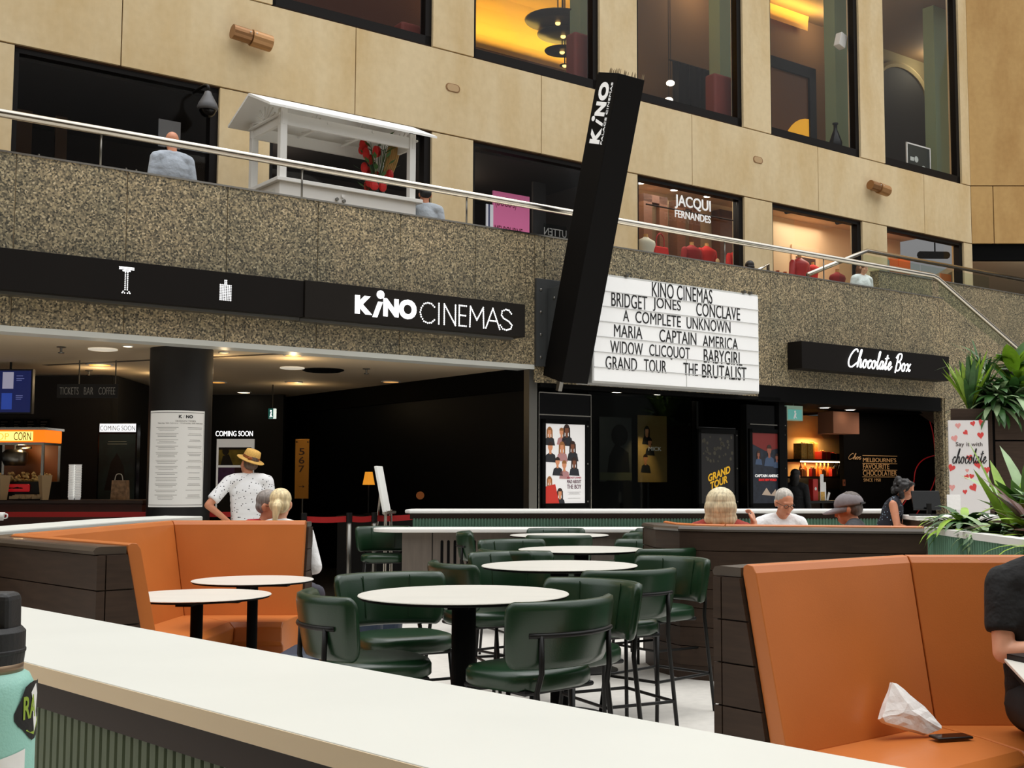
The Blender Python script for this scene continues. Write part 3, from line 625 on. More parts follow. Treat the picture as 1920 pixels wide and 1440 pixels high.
# flowers on it
r2 = fthing('flower_display', 'tall red flower arrangement on the white kiosk counter', 'flowers', ks + KW * .84, KT + .5, Z_UP + cz)
b = nb(); lathe(b, [(.10, 0), (.12, .05), (.09, .22), (.07, .3)], n=14); obj('vase', b, mat('dark vase', (40, 46, 36), .4), r2)
b = nb()
for k in range(60):
    a = random.random() * 2 * PI; h = .15 + .75 * random.random(); q = .06 + .16 * random.random(); p = Vector((q * math.cos(a), q * math.sin(a), h)); tube(b, [(0, 0, .2), p], .004, 4)
    d = Vector((math.cos(a), math.sin(a), .6)) * .12; w_ = Vector((-math.sin(a), math.cos(a), 0)) * .03; f = [vv(b, p), vv(b, p + d * .5 + w_), vv(b, p + d), vv(b, p + d * .5 - w_)]; fc(b, f)
obj('foliage', b, 'leaf', r2)
b = nb()
for k in range(20):
    a = random.random() * 2 * PI; h = .08 + .72 * random.random(); q = .08 + .13 * random.random(); ell(b, (q * math.cos(a) - .03, q * math.sin(a), h), (.04 + .03 * random.random(), .04, .05 + .05 * random.random()), u=8, v=6)
obj('blossom', b, mat('scarlet petals', (196, 28, 24), .6), r2)
b = nb()
for k in range(6):
    x0 = .1 + .03 * k; tube(b, cat_rom([(x0 * .5, -.05, .25), (x0, -.08, .6), (x0 + .06, -.1, .95)]), .015, 6, rr=[.006 + .014 * math.sin(PI * min(1, j / 10)) for j in range(11)])
obj('grass_plume', b, mat('tan plume', (176, 140, 84), .8), r2)

# ---- poster cases
def blob_person(r, x, z, k, y, hair='poster dark brown', skin_='poster skin', cloth='poster charcoal'):     # one small portrait of a poster
    k *= 1.0 + .2 * random.random(); b = nb(); hl = random.random()
    plate(b, [(x - .10 * k, z - .16 * k), (x - .075 * k, z - .06 * k), (x, z - .02 * k), (x + .085 * k, z - .06 * k), (x + .11 * k, z - .17 * k)], y - .0015, y); n0 = len(b.faces)
    plate(b, circ(x, z + .055 * k, .042 * k, .058 * k), y - .003, y); plate(b, [(x - .02 * k, z - .05 * k), (x + .02 * k, z - .05 * k), (x + .02 * k, z + .02 * k), (x - .02 * k, z + .02 * k)], y - .0028, y); n1 = len(b.faces)
    plate(b, [(x + .047 * k * math.cos(a), z + .075 * k + .052 * k * math.sin(a)) for a in [PI * j / 8 for j in range(9)]], y - .0042, y)
    if hl > .5:
        for sg in (-1, 1): plate(b, [(x + sg * .03 * k, z + .09 * k), (x + sg * .056 * k, z + .08 * k), (x + sg * .06 * k, z - .05 * k), (x + sg * .04 * k, z - .05 * k)][::sg], y - .0038, y)
    for q, f in enumerate(b.faces): f.material_index = 0 if q < n0 else 1 if q < n1 else 2
    return obj('portrait', b, [MATS[cloth], MATS[skin_], MATS[hair]], r)
mat('poster skin', (222, 150, 108), .7, emit=.15); mat('poster dark brown', (58, 36, 28), .7); mat('poster charcoal', (44, 46, 52), .7); mat('poster blush', (206, 150, 150), .7); mat('poster fair hair', (176, 116, 62), .7); mat('poster shaded skin', (150, 92, 72), .7); mat('poster steel blue', (66, 84, 112), .7); mat('poster deep skin', (140, 84, 56), .7)
def lines(b, x0, x1, zs, h, y, jit=0.0, cen=False):
    for z in zs:
        w = (x1 - x0) * (1 - jit * random.random()); xx = (x0 + x1 - w) / 2 if cen else x0; bx(b, xx, xx + w, y - .001, y, z, z + h)
def case(name, label, s0, s1, t, z0, z1, ps0, ps1, pz0, pz1, sheet, top=None):
    r = fthing(name, label, 'poster case', s0, t, z0)
    b = nb(); bx(b, 0, s1 - s0, 0, .14, 0, z1 - z0); obj('case', b, 'gloss', r, bev=.006)
    b = nb(); x0, x1, a, c = ps0 - s0, ps1 - s0, pz0 - z0, pz1 - z0
    for q in ((x0 - .06, x0 - .002, a - .06, c + .06), (x1 + .002, x1 + .06, a - .06, c + .06), (x0 - .06, x1 + .06, a - .06, a - .002), (x0 - .06, x1 + .06, c + .002, c + .06)): bx(b, q[0], q[1], -.025, 0, q[2], q[3])
    obj('case_frame', b, 'matt', r, bev=.004)
    b = nb(); bx(b, x0, x1, -.008, 0, a, c); obj('poster_sheet', b, sheet, r)
    for zz in (a + .02, (a + c) / 2, c - .02):
        b = nb(); tube(b, [(x1 + .035, -.03, zz), (x1 + .035, -.022, zz)], .012, 8); obj('lock', b, 'chrome', r)
    return r, x0, x1, a, c
tp = .10
q = [S(1010, tp), S(1107, tp), Zf(1010, 962, tp), Zf(1010, 735, tp), S(1022, tp), S(1096, tp), Zf(1022, 944, tp), Zf(1022, 794, tp)]
r, x0, x1, a, c = case('poster_case', 'black case with bright white romance film poster of small portraits', q[0], q[1], tp, 0.02, q[3], q[4], q[5], q[6], q[7], mat('lit poster white', (232, 230, 228), .6, emit=.35))
b = nb()
for zz in (q[3] - .01, Zf(1010, 778, tp) - .0): bx(b, 0, q[1] - q[0], -.012, 0, zz - .02, zz - .005)
bx(b, -.008, .002, -.012, 0, 0, q[3] - .02); bx(b, q[1] - q[0] - .002, q[1] - q[0] + .008, -.012, 0, 0, q[3] - .02); obj('steel_edge', b, 'steel', r)
ro = nb(); w_, h_ = x1 - x0, c - a
for fx, fz, k in ((.10, .86, 1), (.40, .86, .9), (.53, .88, 1.1), (.12, .66, .95), (.41, .67, 1.05), (.68, .68, 1), (.30, .48, 1), (.47, .44, .9), (.72, .48, 1), (.10, .25, .8), (.36, .09, 1)):
    blob_person(r, x0 + w_ * fx, a + h_ * fz, k * .84, -.009, 'poster fair hair' if fx in (.40, .41, .47, .10) else 'poster dark brown', 'poster deep skin' if fx in (.53, .68, .72) else 'poster skin', 'poster blush' if fx in (.40, .41, .47) else 'poster charcoal')
plate(ro, [(x0, a), (x0 + w_ * .34, a), (x0 + w_ * .24, a + h_ * .24), (x0, a + h_ * .21)], -.014, -.009); obj('red_corner', ro, mat('poster red', (206, 52, 40), .7, emit=.2), r)
pr = mat('poster plum', (96, 38, 66), .7)
text(r, 'BRIDGET JONES', x0 + w_ * .54, x0 + w_ * .90, a + h_ * .305, a + h_ * .335, -.009, mat('poster pink', (196, 70, 92), .7)); text(r, 'MAD ABOUT', x0 + w_ * .54, x0 + w_ * .90, a + h_ * .25, a + h_ * .295, -.009, pr); text(r, 'THE BOY', x0 + w_ * .54, x0 + w_ * .90, a + h_ * .18, a + h_ * .235, -.009, pr)
b = nb(); lines(b, x0 + w_ * .55, x0 + w_ * .9, [a + h_ * .14, a + h_ * .125, a + h_ * .11, a + h_ * .06], .004, -.009, .3, True); obj('fine_print', b, mat('poster grey', (150, 146, 146), .7), r)
# shop window with dim posters
gs0, gs1 = S(1108, .6), S(1303, .6)
b = nb(); bx(b, S(1107, tp) + .02, S(1303, tp), .16, .168, .02, 2.66); o = fstruct('window_20', b, 'dglass')
b = nb(); bx(b, S(1306, tp), S(1306, tp) + .04, .10, .2, .02, 2.6); fstruct('trim_10', b, 'gloss')
def wposter(label, u0, u1, v0, v1, t, m, cat='poster'):
    a0_, a1_ = S(u0, t, v0), S(u1, t, v0); zz0, zz1 = Zf(u0, v1, t), Zf(u0, v0, t)
    r = fthing('film_poster', label, cat, a0_, t, zz0); b = nb(); bx(b, 0, a1_ - a0_, 0, .012, 0, zz1 - zz0); obj('poster_sheet', b, m, r); return r, a1_ - a0_, zz1 - zz0
r, w_, h_ = wposter('dim grey film poster with a dark silhouette behind tinted glass', 1124, 1184, 781, 903, 1.45, mat('dim grey poster', (82, 86, 92), .7))
b = nb(); plate(b, circ(w_ * .62, h_ * .72, w_ * .26, h_ * .17), -.004, -.001); plate(b, [(w_ * .2, 0), (w_ * .3, h_ * .4), (w_ * .5, h_ * .6), (w_ * .9, h_ * .45), (w_ * .95, 0)], -.003, 0); obj('silhouette', b, 'ink', r)
b = nb(); bx(b, 0, w_, -.004, 0, .02, .14); obj('caption_strip', b, mat('olive strip', (110, 112, 92), .7), r)
r, w_, h_ = wposter('amber lit film poster edge glowing at its top behind glass', 1196, 1250, 778, 904, 1.45, mat('cream poster', (214, 180, 116), .7))
for fx, fz in ((.3, .72), (.4, .55), (.25, .3)): blob_person(r, w_ * fx, h_ * fz, .9, -.002)
text(r, 'MICK', w_ * .35, w_ * .8, h_ * .47, h_ * .53, -.004, 'letter')
light('poster_spot', 'SPOT', FW(S(1196, 1.4, 760) + .05, 1.05, 2.45), 34, (1, .72, .35), .03, (Vector(FW(0, 1.45, 1.5) - FW(0, 1.05, 2.45))).to_track_quat('-Z', 'Y').to_euler(), spot=1.0)
# case with yellow title
q = [S(1308, tp), S(1378, tp), S(1313, tp), S(1376, tp), Zf(1313, 944, tp), Zf(1313, 812, tp)]
r, x0, x1, a, c = case('poster_case', 'black case with dark film poster titled in slanted yellow capitals', q[0], q[1] + .02, tp, .02, Zf(1308, 800, tp), q[2], q[3], q[4], q[5], mat('black poster', (22, 20, 20), .5))
w_, h_ = x1 - x0, c - a; yl = mat('poster yellow', (224, 170, 30), .6, emit=.2)
def slant(o, k):
    xm = min(v.co.x for v in o.data.vertices)
    for v in o.data.vertices: v.co.z += (v.co.x - xm) * k
slant(text(r, 'GRAND', x0 + w_ * .2, x0 + w_ * .86, a + h_ * .30, a + h_ * .41, -.009, yl, off=.03), .30); slant(text(r, 'TOUR', x0 + w_ * .26, x0 + w_ * .78, a + h_ * .19, a + h_ * .30, -.009, yl, off=.03), .30)
b = nb()
for k in range(40): plate(b, circ(x0 + w_ * (.06 + .88 * random.random()), a + h_ * (.6 + .36 * random.random()), .012 + .02 * random.random(), n=7), -.0095, -.008)
obj('crowd_picture', b, mat('poster dim olive', (62, 58, 46), .7), r)
b = nb(); lines(b, x0 + w_ * .1, x0 + w_ * .9, [a + h_ * .1, a + h_ * .08, a + h_ * .06], .005, -.0085, .3, True); obj('fine_print', b, mat('poster dim grey', (110, 106, 100), .7), r)
# case with hero group poster
q = [S(1400, tp), S(1476, tp), S(1409, tp), S(1466, tp), Zf(1409, 944, tp), Zf(1409, 811, tp)]
r, x0, x1, a, c = case('poster_case', 'black case with dark action film poster, red sky over dim figures', q[0], q[1], tp, .02, 2.60, q[2], q[3], q[4], q[5], mat('navy poster', (30, 36, 48), .5, var=.4, scale=14))
w_, h_ = x1 - x0, c - a
b = nb(); plate(b, [(x0, c - .003), (x0, c - h_ * .16), (x0 + w_ * .45, c - h_ * .26), (x0 + w_, c - h_ * .2), (x0 + w_, c - .003)], -.0095, -.008); obj('red_sky', b, mat('poster dark red', (120, 34, 30), .6), r)
for fx, fz, k in ((.2, .66, .9), (.55, .7, 1.2), (.8, .62, .9)): blob_person(r, x0 + w_ * fx, a + h_ * fz, k * .8, -.0095, 'poster dark brown', 'poster shaded skin', 'poster steel blue')
text(r, 'CAPTAIN AMERICA', x0 + w_ * .08, x0 + w_ * .92, a + h_ * .37, a + h_ * .41, -.0095, 'letter', off=.03); text(r, 'BRAVE NEW WORLD', x0 + w_ * .2, x0 + w_ * .78, a + h_ * .315, a + h_ * .35, -.0095, mat('poster bright red', (214, 44, 40), .6, emit=.3), off=.03)
b = nb(); plate(b, [(x0 + w_ * .3, a + h_ * .12), (x0 + w_ * .45, a + h_ * .22), (x0 + w_ * .6, a + h_ * .12), (x0 + w_ * .75, a + h_ * .2), (x0 + w_ * .8, a + h_ * .1)], -.0095, -.008); obj('pale_burst', b, mat('poster pale', (190, 170, 150), .7), r)
b = nb(); bx(b, x0 - .06, x1 + .06, -.03, 0, c + .12, c + .135); obj('steel_edge', b, 'steel', r)
# downlights helper
def downlight(p, label, group, rad=.07, em=6.0, col=(255, 244, 225), cat='downlight', frame='white'):
    r = thing('downlight', label, cat, p, 0, group)
    b = nb(); lathe(b, [(rad * 1.25, 0), (rad * 1.25, -.012), (rad, -.014)], n=18, capt=False); obj('trim_ring', b, frame, r)
    b = nb(); lathe(b, [(rad, -.012), (rad * .6, -.016), (.001, -.017)], n=18); obj('lens', b, mat('lens %d %s' % (int(em * 10), col), col, .5, emit=em), r)
    return r
for k, (u, v) in enumerate(((1157, 738), (1236, 742), (1309, 746))):
    p = pz(u, v, 2.70); downlight(p + Vector((0, 0, .03)), 'white downlight under the letter board, %s of the row' % ('leftmost', 'middle', 'rightmost')[k], 'downlights under the letter board', .075 if k < 2 else .05, 7)
light('foyer_light', 'AREA', FW(11.8, .7, 2.68), 2.5, (1, .85, .65), .3)
# ================================================================ INSIDE THE LOBBY
ZC = Z_SOF - .03
def col_poster():
    c = py(335, 905, 13.95); R_ = .345
    r = thing('lobby_column', 'round black column in the lobby mouth behind the timetable sheet', 'column', (c.x, c.y, 0))
    b = nb(); lathe(b, [(R_, 0), (R_, ZC)], n=48, capb=False, capt=False); obj('shaft', b, mat('column black', (18, 15, 13), .55), r, smooth=True)
    b = nb(); lathe(b, [(R_ + .02, 0), (R_ + .02, .12), (R_, .13)], n=48, capb=False, capt=False); obj('plinth', b, 'matt', r)
    # sheet wrapped round the front
    a0, a1 = -PI / 2 - .80, -PI / 2 + 1.14; z0, z1 = 1.13, 2.20; Rs = R_ + .008
    r2 = thing('timetable_sheet', 'curved white session times sheet wrapped on the round black column', 'poster', (c.x, c.y, z0))
    def cyl(b, R2, q0, q1, w0, w1, n=20):
        A = [vv(b, (R2 * math.cos(q0 + (q1 - q0) * k / n), R2 * math.sin(q0 + (q1 - q0) * k / n), w0)) for k in range(n + 1)]; B_ = [vv(b, (v.co.x, v.co.y, w1)) for v in A]
        for k in range(n): fc(b, (A[k], A[k + 1], B_[k + 1], B_[k]))
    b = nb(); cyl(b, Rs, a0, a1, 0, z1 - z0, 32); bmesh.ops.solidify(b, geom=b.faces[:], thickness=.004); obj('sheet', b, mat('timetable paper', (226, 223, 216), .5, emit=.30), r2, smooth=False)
    b = nb(); h = z1 - z0
    for q0, q1, w0, w1 in ((a0 + .03, a1 - .03, .02, .026), (a0 + .03, a1 - .03, h - .026, h - .02), (a0 + .03, a0 + .042, .02, h - .02), (a1 - .042, a1 - .03, .02, h - .02)): cyl(b, Rs + .003, q0, q1, w0, w1)
    obj('border', b, mat('border grey', (120, 116, 110), .7), r2)
    def bend(o):
        for v in o.data.vertices:
            a = a0 + v.co.x / Rs; q = Rs + .003 - v.co.y; v.co = Vector((q * math.cos(a), q * math.sin(a), v.co.z))
        return o
    wid = (a1 - a0) * Rs
    bend(text(r2, 'K', wid * .55, wid * .605, h - .085, h - .05, 0, 'ink', off=.04)); bend(text(r2, 'I', wid * .622, wid * .634, h - .085, h - .05, 0, 'ink', shear=.4)); bend(text(r2, 'NO', wid * .66, wid * .77, h - .085, h - .05, 0, 'ink', off=.04))
    gi = mat('grey ink', (150, 144, 136), .7)
    bend(text(r2, 'SESSION TIMES', wid * .5, wid * .82, h - .125, h - .108, 0, gi)); bend(text(r2, 'Thursday 20th February - Wednesday 26th February', wid * .2, wid * .95, h - .15, h - .135, 0, gi))
    b = nb(); zz = h - .19
    while zz > .07:
        n_ = random.choice((2, 3, 3, 4, 5))
        for k in range(n_):
            if zz < .06: break
            m_ = .5 if k == 0 else .32 + .15 * random.random(); x = wid * .36; bx(b, x - wid * m_ * .38, x + wid * m_ * .38, 0, .001, zz, zz + .004)
            if k < n_ - 1: x = wid * .82; m2 = .18 + .1 * random.random(); bx(b, x - wid * m2 * .5, x + wid * m2 * .5, 0, .001, zz, zz + .004)
            zz -= .0165
        zz -= .02
    bmesh.ops.subdivide_edges(b, edges=[e_ for e_ in b.edges if abs(e_.verts[0].co.x - e_.verts[1].co.x) > .05], cuts=4)
    bend(obj('session_list', b, gi, r2))
col_poster()
# ceiling fittings: (u, v, kind)
for k, (u, v, rad, em, col, lb) in enumerate(((240, 648, .05, 5, (255, 240, 210), 'small bright downlight left of the black column near the soffit edge'), (380, 646, .05, 5, (255, 240, 210), 'small bright downlight right beside the black column top'), (420, 660, .05, 3, (255, 196, 110), 'amber downlight right of the black column at the start of the slot'),
        (550, 665, .09, 1.6, (255, 176, 80), 'amber oval downlight in the dark ceiling slot'), (187, 683, .12, 1.8, (255, 176, 70), 'long amber glowing downlight left of the black column'), (409, 716, .08, 1.2, (255, 176, 80), 'dim amber downlight deeper in lobby right of column'), (551, 716, .08, .9, (255, 180, 90), 'dim amber downlight deep in lobby under the disc fittings'),
        (457, 735, .07, 5, (255, 236, 200), 'white downlight deep in lobby above the framed poster'), (579, 771, .07, 4, (255, 236, 200), 'white downlight deep in lobby left of the numbered plaques'), (797, 747, .07, 5, (255, 236, 200), 'bright downlight far right in lobby nearest the glass wall'), (743, 757, .07, 1.2, (255, 200, 140), 'dim amber downlight deep right in the lobby'), (745, 739, .07, 4, (255, 236, 200), 'white downlight right half of lobby ceiling'),
        (664, 739, .06, 3.5, (255, 236, 200), 'white downlight above the white easel board'), (733, 715, .09, .9, (255, 190, 110), 'faint amber downlight mid right in the lobby ceiling'))):
    p = pz(u, v, ZC); downlight((p.x, p.y, ZC), lb, 'lobby downlights', rad * p.y / 14, em, col)
for u, v, lb in ((193, 654, 'flat white disc ceiling fitting left of the black column'), (548, 689, 'flat white disc ceiling fitting right of the black column')):
    p = pz(u, v, ZC); r = thing('ceiling_disc', lb, 'ceiling light', (p.x, p.y, ZC), 0, 'white disc fittings'); b = nb(); lathe(b, [(.16, 0), (.16, -.015), (.12, -.022), (.001, -.024)], n=24); obj('diffuser', b, mat('disc white', (236, 226, 206), .5, emit=.5), r)
p = pz(606, 693, ZC); r = thing('ceiling_vent', 'dark round ceiling vent beside the right white disc fitting', 'vent', (p.x, p.y, ZC)); b = nb()
for q in (.28, .21, .14, .07): lathe(b, [(q, 0), (q, -.012), (q - .045, -.03), (q - .045, 0)], n=24, capb=False, capt=False)
obj('vent_rings', b, 'matt', r)
for u, v, lb in ((115, 650, 'small ceiling sprinkler nearest the soffit left of the column'), (167, 694, 'small ceiling sprinkler behind the amber glowing downlight'), (687, 691, 'small ceiling sprinkler near soffit right of column'), (602, 742, 'small pale ceiling detector deep in the lobby')):
    p = pz(u, v, ZC); r = thing('sprinkler', lb, 'sprinkler', (p.x, p.y, ZC), 0, 'ceiling sprinklers'); b = nb(); lathe(b, [(.05, 0), (.05, -.01), (.015, -.015), (.012, -.06), (.035, -.065), (.03, -.075)], n=14); obj('head', b, 'chrome', r)
# dark slot in the ceiling
A = pz(85, 685, ZC - .002); B_ = pz(600, 660, ZC - .002); d_ = (B_ - A).normalized(); n_ = Vector((-d_.y, d_.x, 0)) * .06
b = nb(); f = [vv(b, A - n_), vv(b, B_ - n_), vv(b, B_ + n_), vv(b, A + n_)]; fc(b, f); ex = bmesh.ops.extrude_face_region(b, geom=b.faces[:])
for v in [x for x in ex['geom'] if isinstance(x, bmesh.types.BMVert)]: v.co.z += .03
struct('trim_11', b, mat('slot brown', (70, 54, 38), .8))
for (u, v, en) in ((187, 690, 9), (550, 672, 9), (420, 668, 6), (300, 700, 8), (560, 720, 8), (760, 735, 6)):
    p = pz(u, v, ZC); light('lobby_glow', 'POINT', (p.x, p.y, ZC - .2), en * .5, (1, .74, .42), .02)
# ticket counter with popcorn machine
CY_ = 15.0; zt_ = 1.19
r = thing('ticket_counter', 'dark red brown ticket and snack counter across the left lobby', 'counter', (-8.5, CY_, 0))
xr = py(268, 940, CY_).x + 8.5
b = nb(); bx(b, -4, xr - .02, .03, .7, .08, zt_ - .05); obj('counter_front', b, mat('red brown laminate', (78, 36, 22), .4, var=.1), r)
b = nb(); bx(b, -4, xr, 0, .74, zt_ - .05, zt_); obj('counter_top', b, mat('dark brown top', (58, 36, 24), .35), r, bev=.008)
b = nb(); bx(b, -4, xr - .05, .06, .66, 0, .08); obj('kick', b, 'matt', r)
def onc(u, name, label, cat, dy=.3): p = py(u, 940, CY_ + dy); return thing(name, label, cat, (p.x, CY_ + dy, zt_))
def popcorn():
    w = .74; x1 = py(94, 900, CY_ + .3).x; r = thing('popcorn_machine', 'glowing popcorn machine with red cola sign on the snack counter', 'popcorn machine', (x1 - w / 2, CY_ + .35, zt_))
    zb = lambda v: py(50, v, CY_ + .1).z - zt_
    z3, z2, z1 = zb(806), zb(834), zb(903)
    b = nb(); bx(b, -w / 2, w / 2, -.26, .26, 0, z1); obj('base', b, 'black', r, bev=.006)
    b = nb(); bx(b, -w / 2, w / 2, -.26, .26, z2 + .03, z3); obj('sign_canopy', b, mat('canopy orange', (255, 120, 20), .5, emit=1.1), r, bev=.01)
    b = nb(); bx(b, -w / 2 + .06, w / 2 - .14, -.266, -.26, z2 + .05, z3 - .02); obj('sign_panel', b, mat('canopy yellow', (255, 226, 120), .5, emit=1.5), r)
    text(r, 'POP', -w / 2 + .10, -.06, z2 + .06, z3 - .04, -.267, mat('faded gold', (250, 206, 90), .6, emit=.8)); text(r, 'CORN', .0, w / 2 - .16, z2 + .055, z3 - .03, -.267, mat('rust letter', (130, 44, 10), .6))
    b = nb(); bx(b, -w / 2 - .02, w / 2 + .02, -.28, .28, z3, z3 + .03); bx(b, -w / 2, w / 2, -.27, .27, z2, z2 + .03); obj('canopy_frame', b, 'steel', r)
    b = nb()
    for x in (-w / 2 + .015, w / 2 - .015):
        for y in (-.245, .245): bx(b, x - .015, x + .015, y - .015, y + .015, z1, z2)
    obj('cabinet_post', b, 'steel', r)
    b = nb(); bx(b, -w / 2 + .03, w / 2 - .03, .24, .25, z1, z2); obj('back_panel', b, mat('cabinet amber', (160, 92, 44), .4), r)
    b = nb(); lathe(b, [(.12, 0), (.15, .06), (.15, .16), (.1, .2)], (-.1, 0, z1 + .2), n=20); obj('kettle', b, 'chrome', r, smooth=True)
    b = nb(); tube(b, [(-.1, 0, z1 + .4), (-.1, 0, z2)], .02, 8); tube(b, [(-.1, 0, z1 + .42), (.12, -.05, z1 + .42)], .015, 8); obj('kettle_arm', b, 'chrome', r)
    b = nb()
    for k in range(160): ell(b, (-w / 2 + .06 + (w - .12) * random.random(), -.2 + .4 * random.random(), z1 + .01 + .1 * random.random() ** 2), (.018, .018, .016), u=6, v=4)
    o = obj('popcorn_heap', b, mat('popcorn', (230, 200, 140), .8), r); o['kind'] = 'stuff'
    b = nb(); bx(b, -.2, .22, -.285, -.26, .10, z1 - .03); obj('cola_sign', b, mat('cola red', (190, 26, 34), .4, emit=.3), r, bev=.02)
    script(r, 'cola', -.12, .14, .14, z1 - .07, -.29, .006, 'ink')
    light('popcorn_lamp', 'POINT', (0, -.05, z2 - .06), 5, (1, .68, .34), .05, parent=r)
popcorn()
r = onc(140, 'cup_tower', 'tall white column of stacked paper cups on the snack counter', 'cups'); b = nb(); hh = py(135, 862, CY_ + .3).z - zt_
for dx in (-.045, .035):
    k = 0
    while k * .03 < hh - .08: lathe(b, [(.03, .03 * k), (.042, .03 * k + .045)], (dx, 0, 0), n=12); k += 1
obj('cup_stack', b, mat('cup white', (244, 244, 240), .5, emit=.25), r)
for u, lb in ((5, 'upright stack of striped popcorn cartons left of the cola sign'), (83, 'upright stack of striped popcorn cartons right of the cola sign')):
    r = onc(u, 'popcorn_carton', lb, 'carton', -.02 if u > 40 else .0); b = nb(); lathe(b, [(.05, 0), (.09, .30)], n=4); obj('carton', b, mat('carton cream', (206, 180, 140), .7), r)
r = onc(52, 'napkin_heap', 'crumpled cream napkins under the red cola sign', 'napkins', -.0); b = nb()
for k in range(9): box(b, (-.16 + .04 * k, -.0, .03 + .01 * (k % 3)), (.10, .12, .035), random.random())
obj('napkins', b, mat('napkin cream', (190, 165, 128), .8), r)
r = onc(225, 'gift_bag', 'spotted cream paper bag standing on right end of snack counter', 'bag'); b = nb(); bx(b, -.10, .10, -.06, .06, 0, .24)
for v in b.verts:
    if v.co.z > .1: v.co.x *= .86
obj('bag_body', b, mat('spotted cream paper', (170, 138, 108), .8, var=.5, scale=18), r)
b = nb(); tube(b, cat_rom([(-.05, -.06, .24), (-.03, -.06, .31), (.03, -.06, .31), (.05, -.06, .24)]), .006, 6); obj('bag_handle', b, 'counter', r)
# screens and signs in the lobby
def flat(name, label, cat, u0, u1, v0, v1, Y, m, th=.06, part='panel'):
    a, c = py(u0, v1, Y), py(u1, v0, Y); r = thing(name, label, cat, (a.x, Y, a.z)); b = nb(); bx(b, 0, c.x - a.x, 0, th, 0, c.z - a.z); obj(part, b, m, r, bev=.003); return r, c.x - a.x, c.z - a.z
r, w_, h_ = flat('menu_screen', 'dark blue lit menu screen hanging at far left of lobby', 'screen', -30, 62, 692, 776, 15.4, mat('screen bezel', (12, 12, 16), .4), .07, 'bezel')
b = nb(); bx(b, .02, w_ - .02, -.004, 0, .02, h_ - .02); obj('display', b, mat('screen navy', (16, 24, 66), .3, emit=1.0), r)
b = nb(); bx(b, w_ * .37, w_ * .6, -.007, -.004, h_ * .56, h_ * .93); obj('poster_tile', b, mat('screen pale', (170, 168, 190), .4, emit=.5), r)
b = nb(); bx(b, w_ * .36, w_ * .58, -.007, -.004, h_ * .1, h_ * .46); obj('poster_tile', b, mat('screen blue', (40, 66, 150), .4, emit=.7), r)
b = nb(); lines(b, w_ * .66, w_ * .86, [h_ * z for z in (.84, .78, .74, .40, .36, .32)], .008, -.0045, .5); obj('screen_text', b, mat('screen lilac', (110, 116, 170), .4, emit=.5), r)
b = nb(); tube(b, [(w_ * .5, .04, h_), (w_ * .5, .04, ZC - r.location.z)], .015, 6); obj('hanger', b, 'black', r)
r, w_, h_ = flat('hanging_sign', 'charcoal hanging sign reading TICKETS BAR COFFEE in grey', 'sign', 106, 221, 720, 746, 15.2, mat('charcoal sign', (26, 25, 24), .6), .04)
for s_, a, c in (('TICKETS', .05, .36), ('BAR', .45, .60), ('COFFEE', .69, .96)): text(r, s_, w_ * a, w_ * c, h_ * .24, h_ * .76, -.002, mat('sign grey', (150, 146, 138), .6, emit=.08), off=-.015)
for x in (.35, .95):
    b = nb(); tube(b, [(w_ * x, .02, h_), (w_ * x, .02, ZC - r.location.z)], .008, 6); obj('hanger', b, 'chrome', r)
for k in range(4):
    r, w_, h_ = flat('menu_board', 'black chalk menu board behind the popcorn machine, %s of four' % ('first from left', 'second from left', 'third from left', 'fourth from left')[k], 'menu board', -2 + 25 * k, 18 + 25 * k, 786, 815, 17.1, 'matt', .02); b = nb(); lines(b, .02, w_ - .02, [h_ * z for z in (.8, .62, .5, .38, .26)], .01, -.001, .5); obj('chalk_lines', b, mat('chalk', (70, 66, 60), .8), r)
# lit poster with pale header
r, w_, h_ = flat('poster_box', 'dark teal poster box under a lit white COMING SOON header', 'poster', 180, 258, 793, 942, 16.6, 'gloss', .12, 'case')
b = nb(); bx(b, .02, w_ - .02, -.006, 0, h_ * .885, h_ * .99); obj('lit_header', b, mat('lit header', (236, 240, 244), .5, emit=1.0), r)
text(r, 'COMING SOON', -.0 + .03, w_ - .03, h_ * .905, h_ * .965, -.007, mat('header grey', (120, 126, 130), .6), off=-.01)
b = nb(); bx(b, .02, w_ - .02, -.005, 0, .03, h_ * .86); obj('poster_sheet', b, mat('teal poster', (30, 50, 52), .6, var=.6, scale=3), r)
b = nb(); plate(b, [(w_ * .2, h_ * .15), (w_ * .35, h_ * .5), (w_ * .5, h_ * .62), (w_ * .68, h_ * .45), (w_ * .75, h_ * .15)], -.007, -.005); obj('dark_figure', b, 'ink', r)
text(r, 'THE LIGHTHOUSE' if False else 'AUTUMN', w_ * .1, w_ * .9, h_ * .79, h_ * .825, -.006, mat('dim teal letter', (90, 104, 100), .6)) if False else None
b = nb(); lines(b, w_ * .25, w_ * .75, [h_ * .76, h_ * .73], .008, -.0055, .2, True); obj('fine_print', b, mat('pale teal', (150, 160, 150), .6), r)
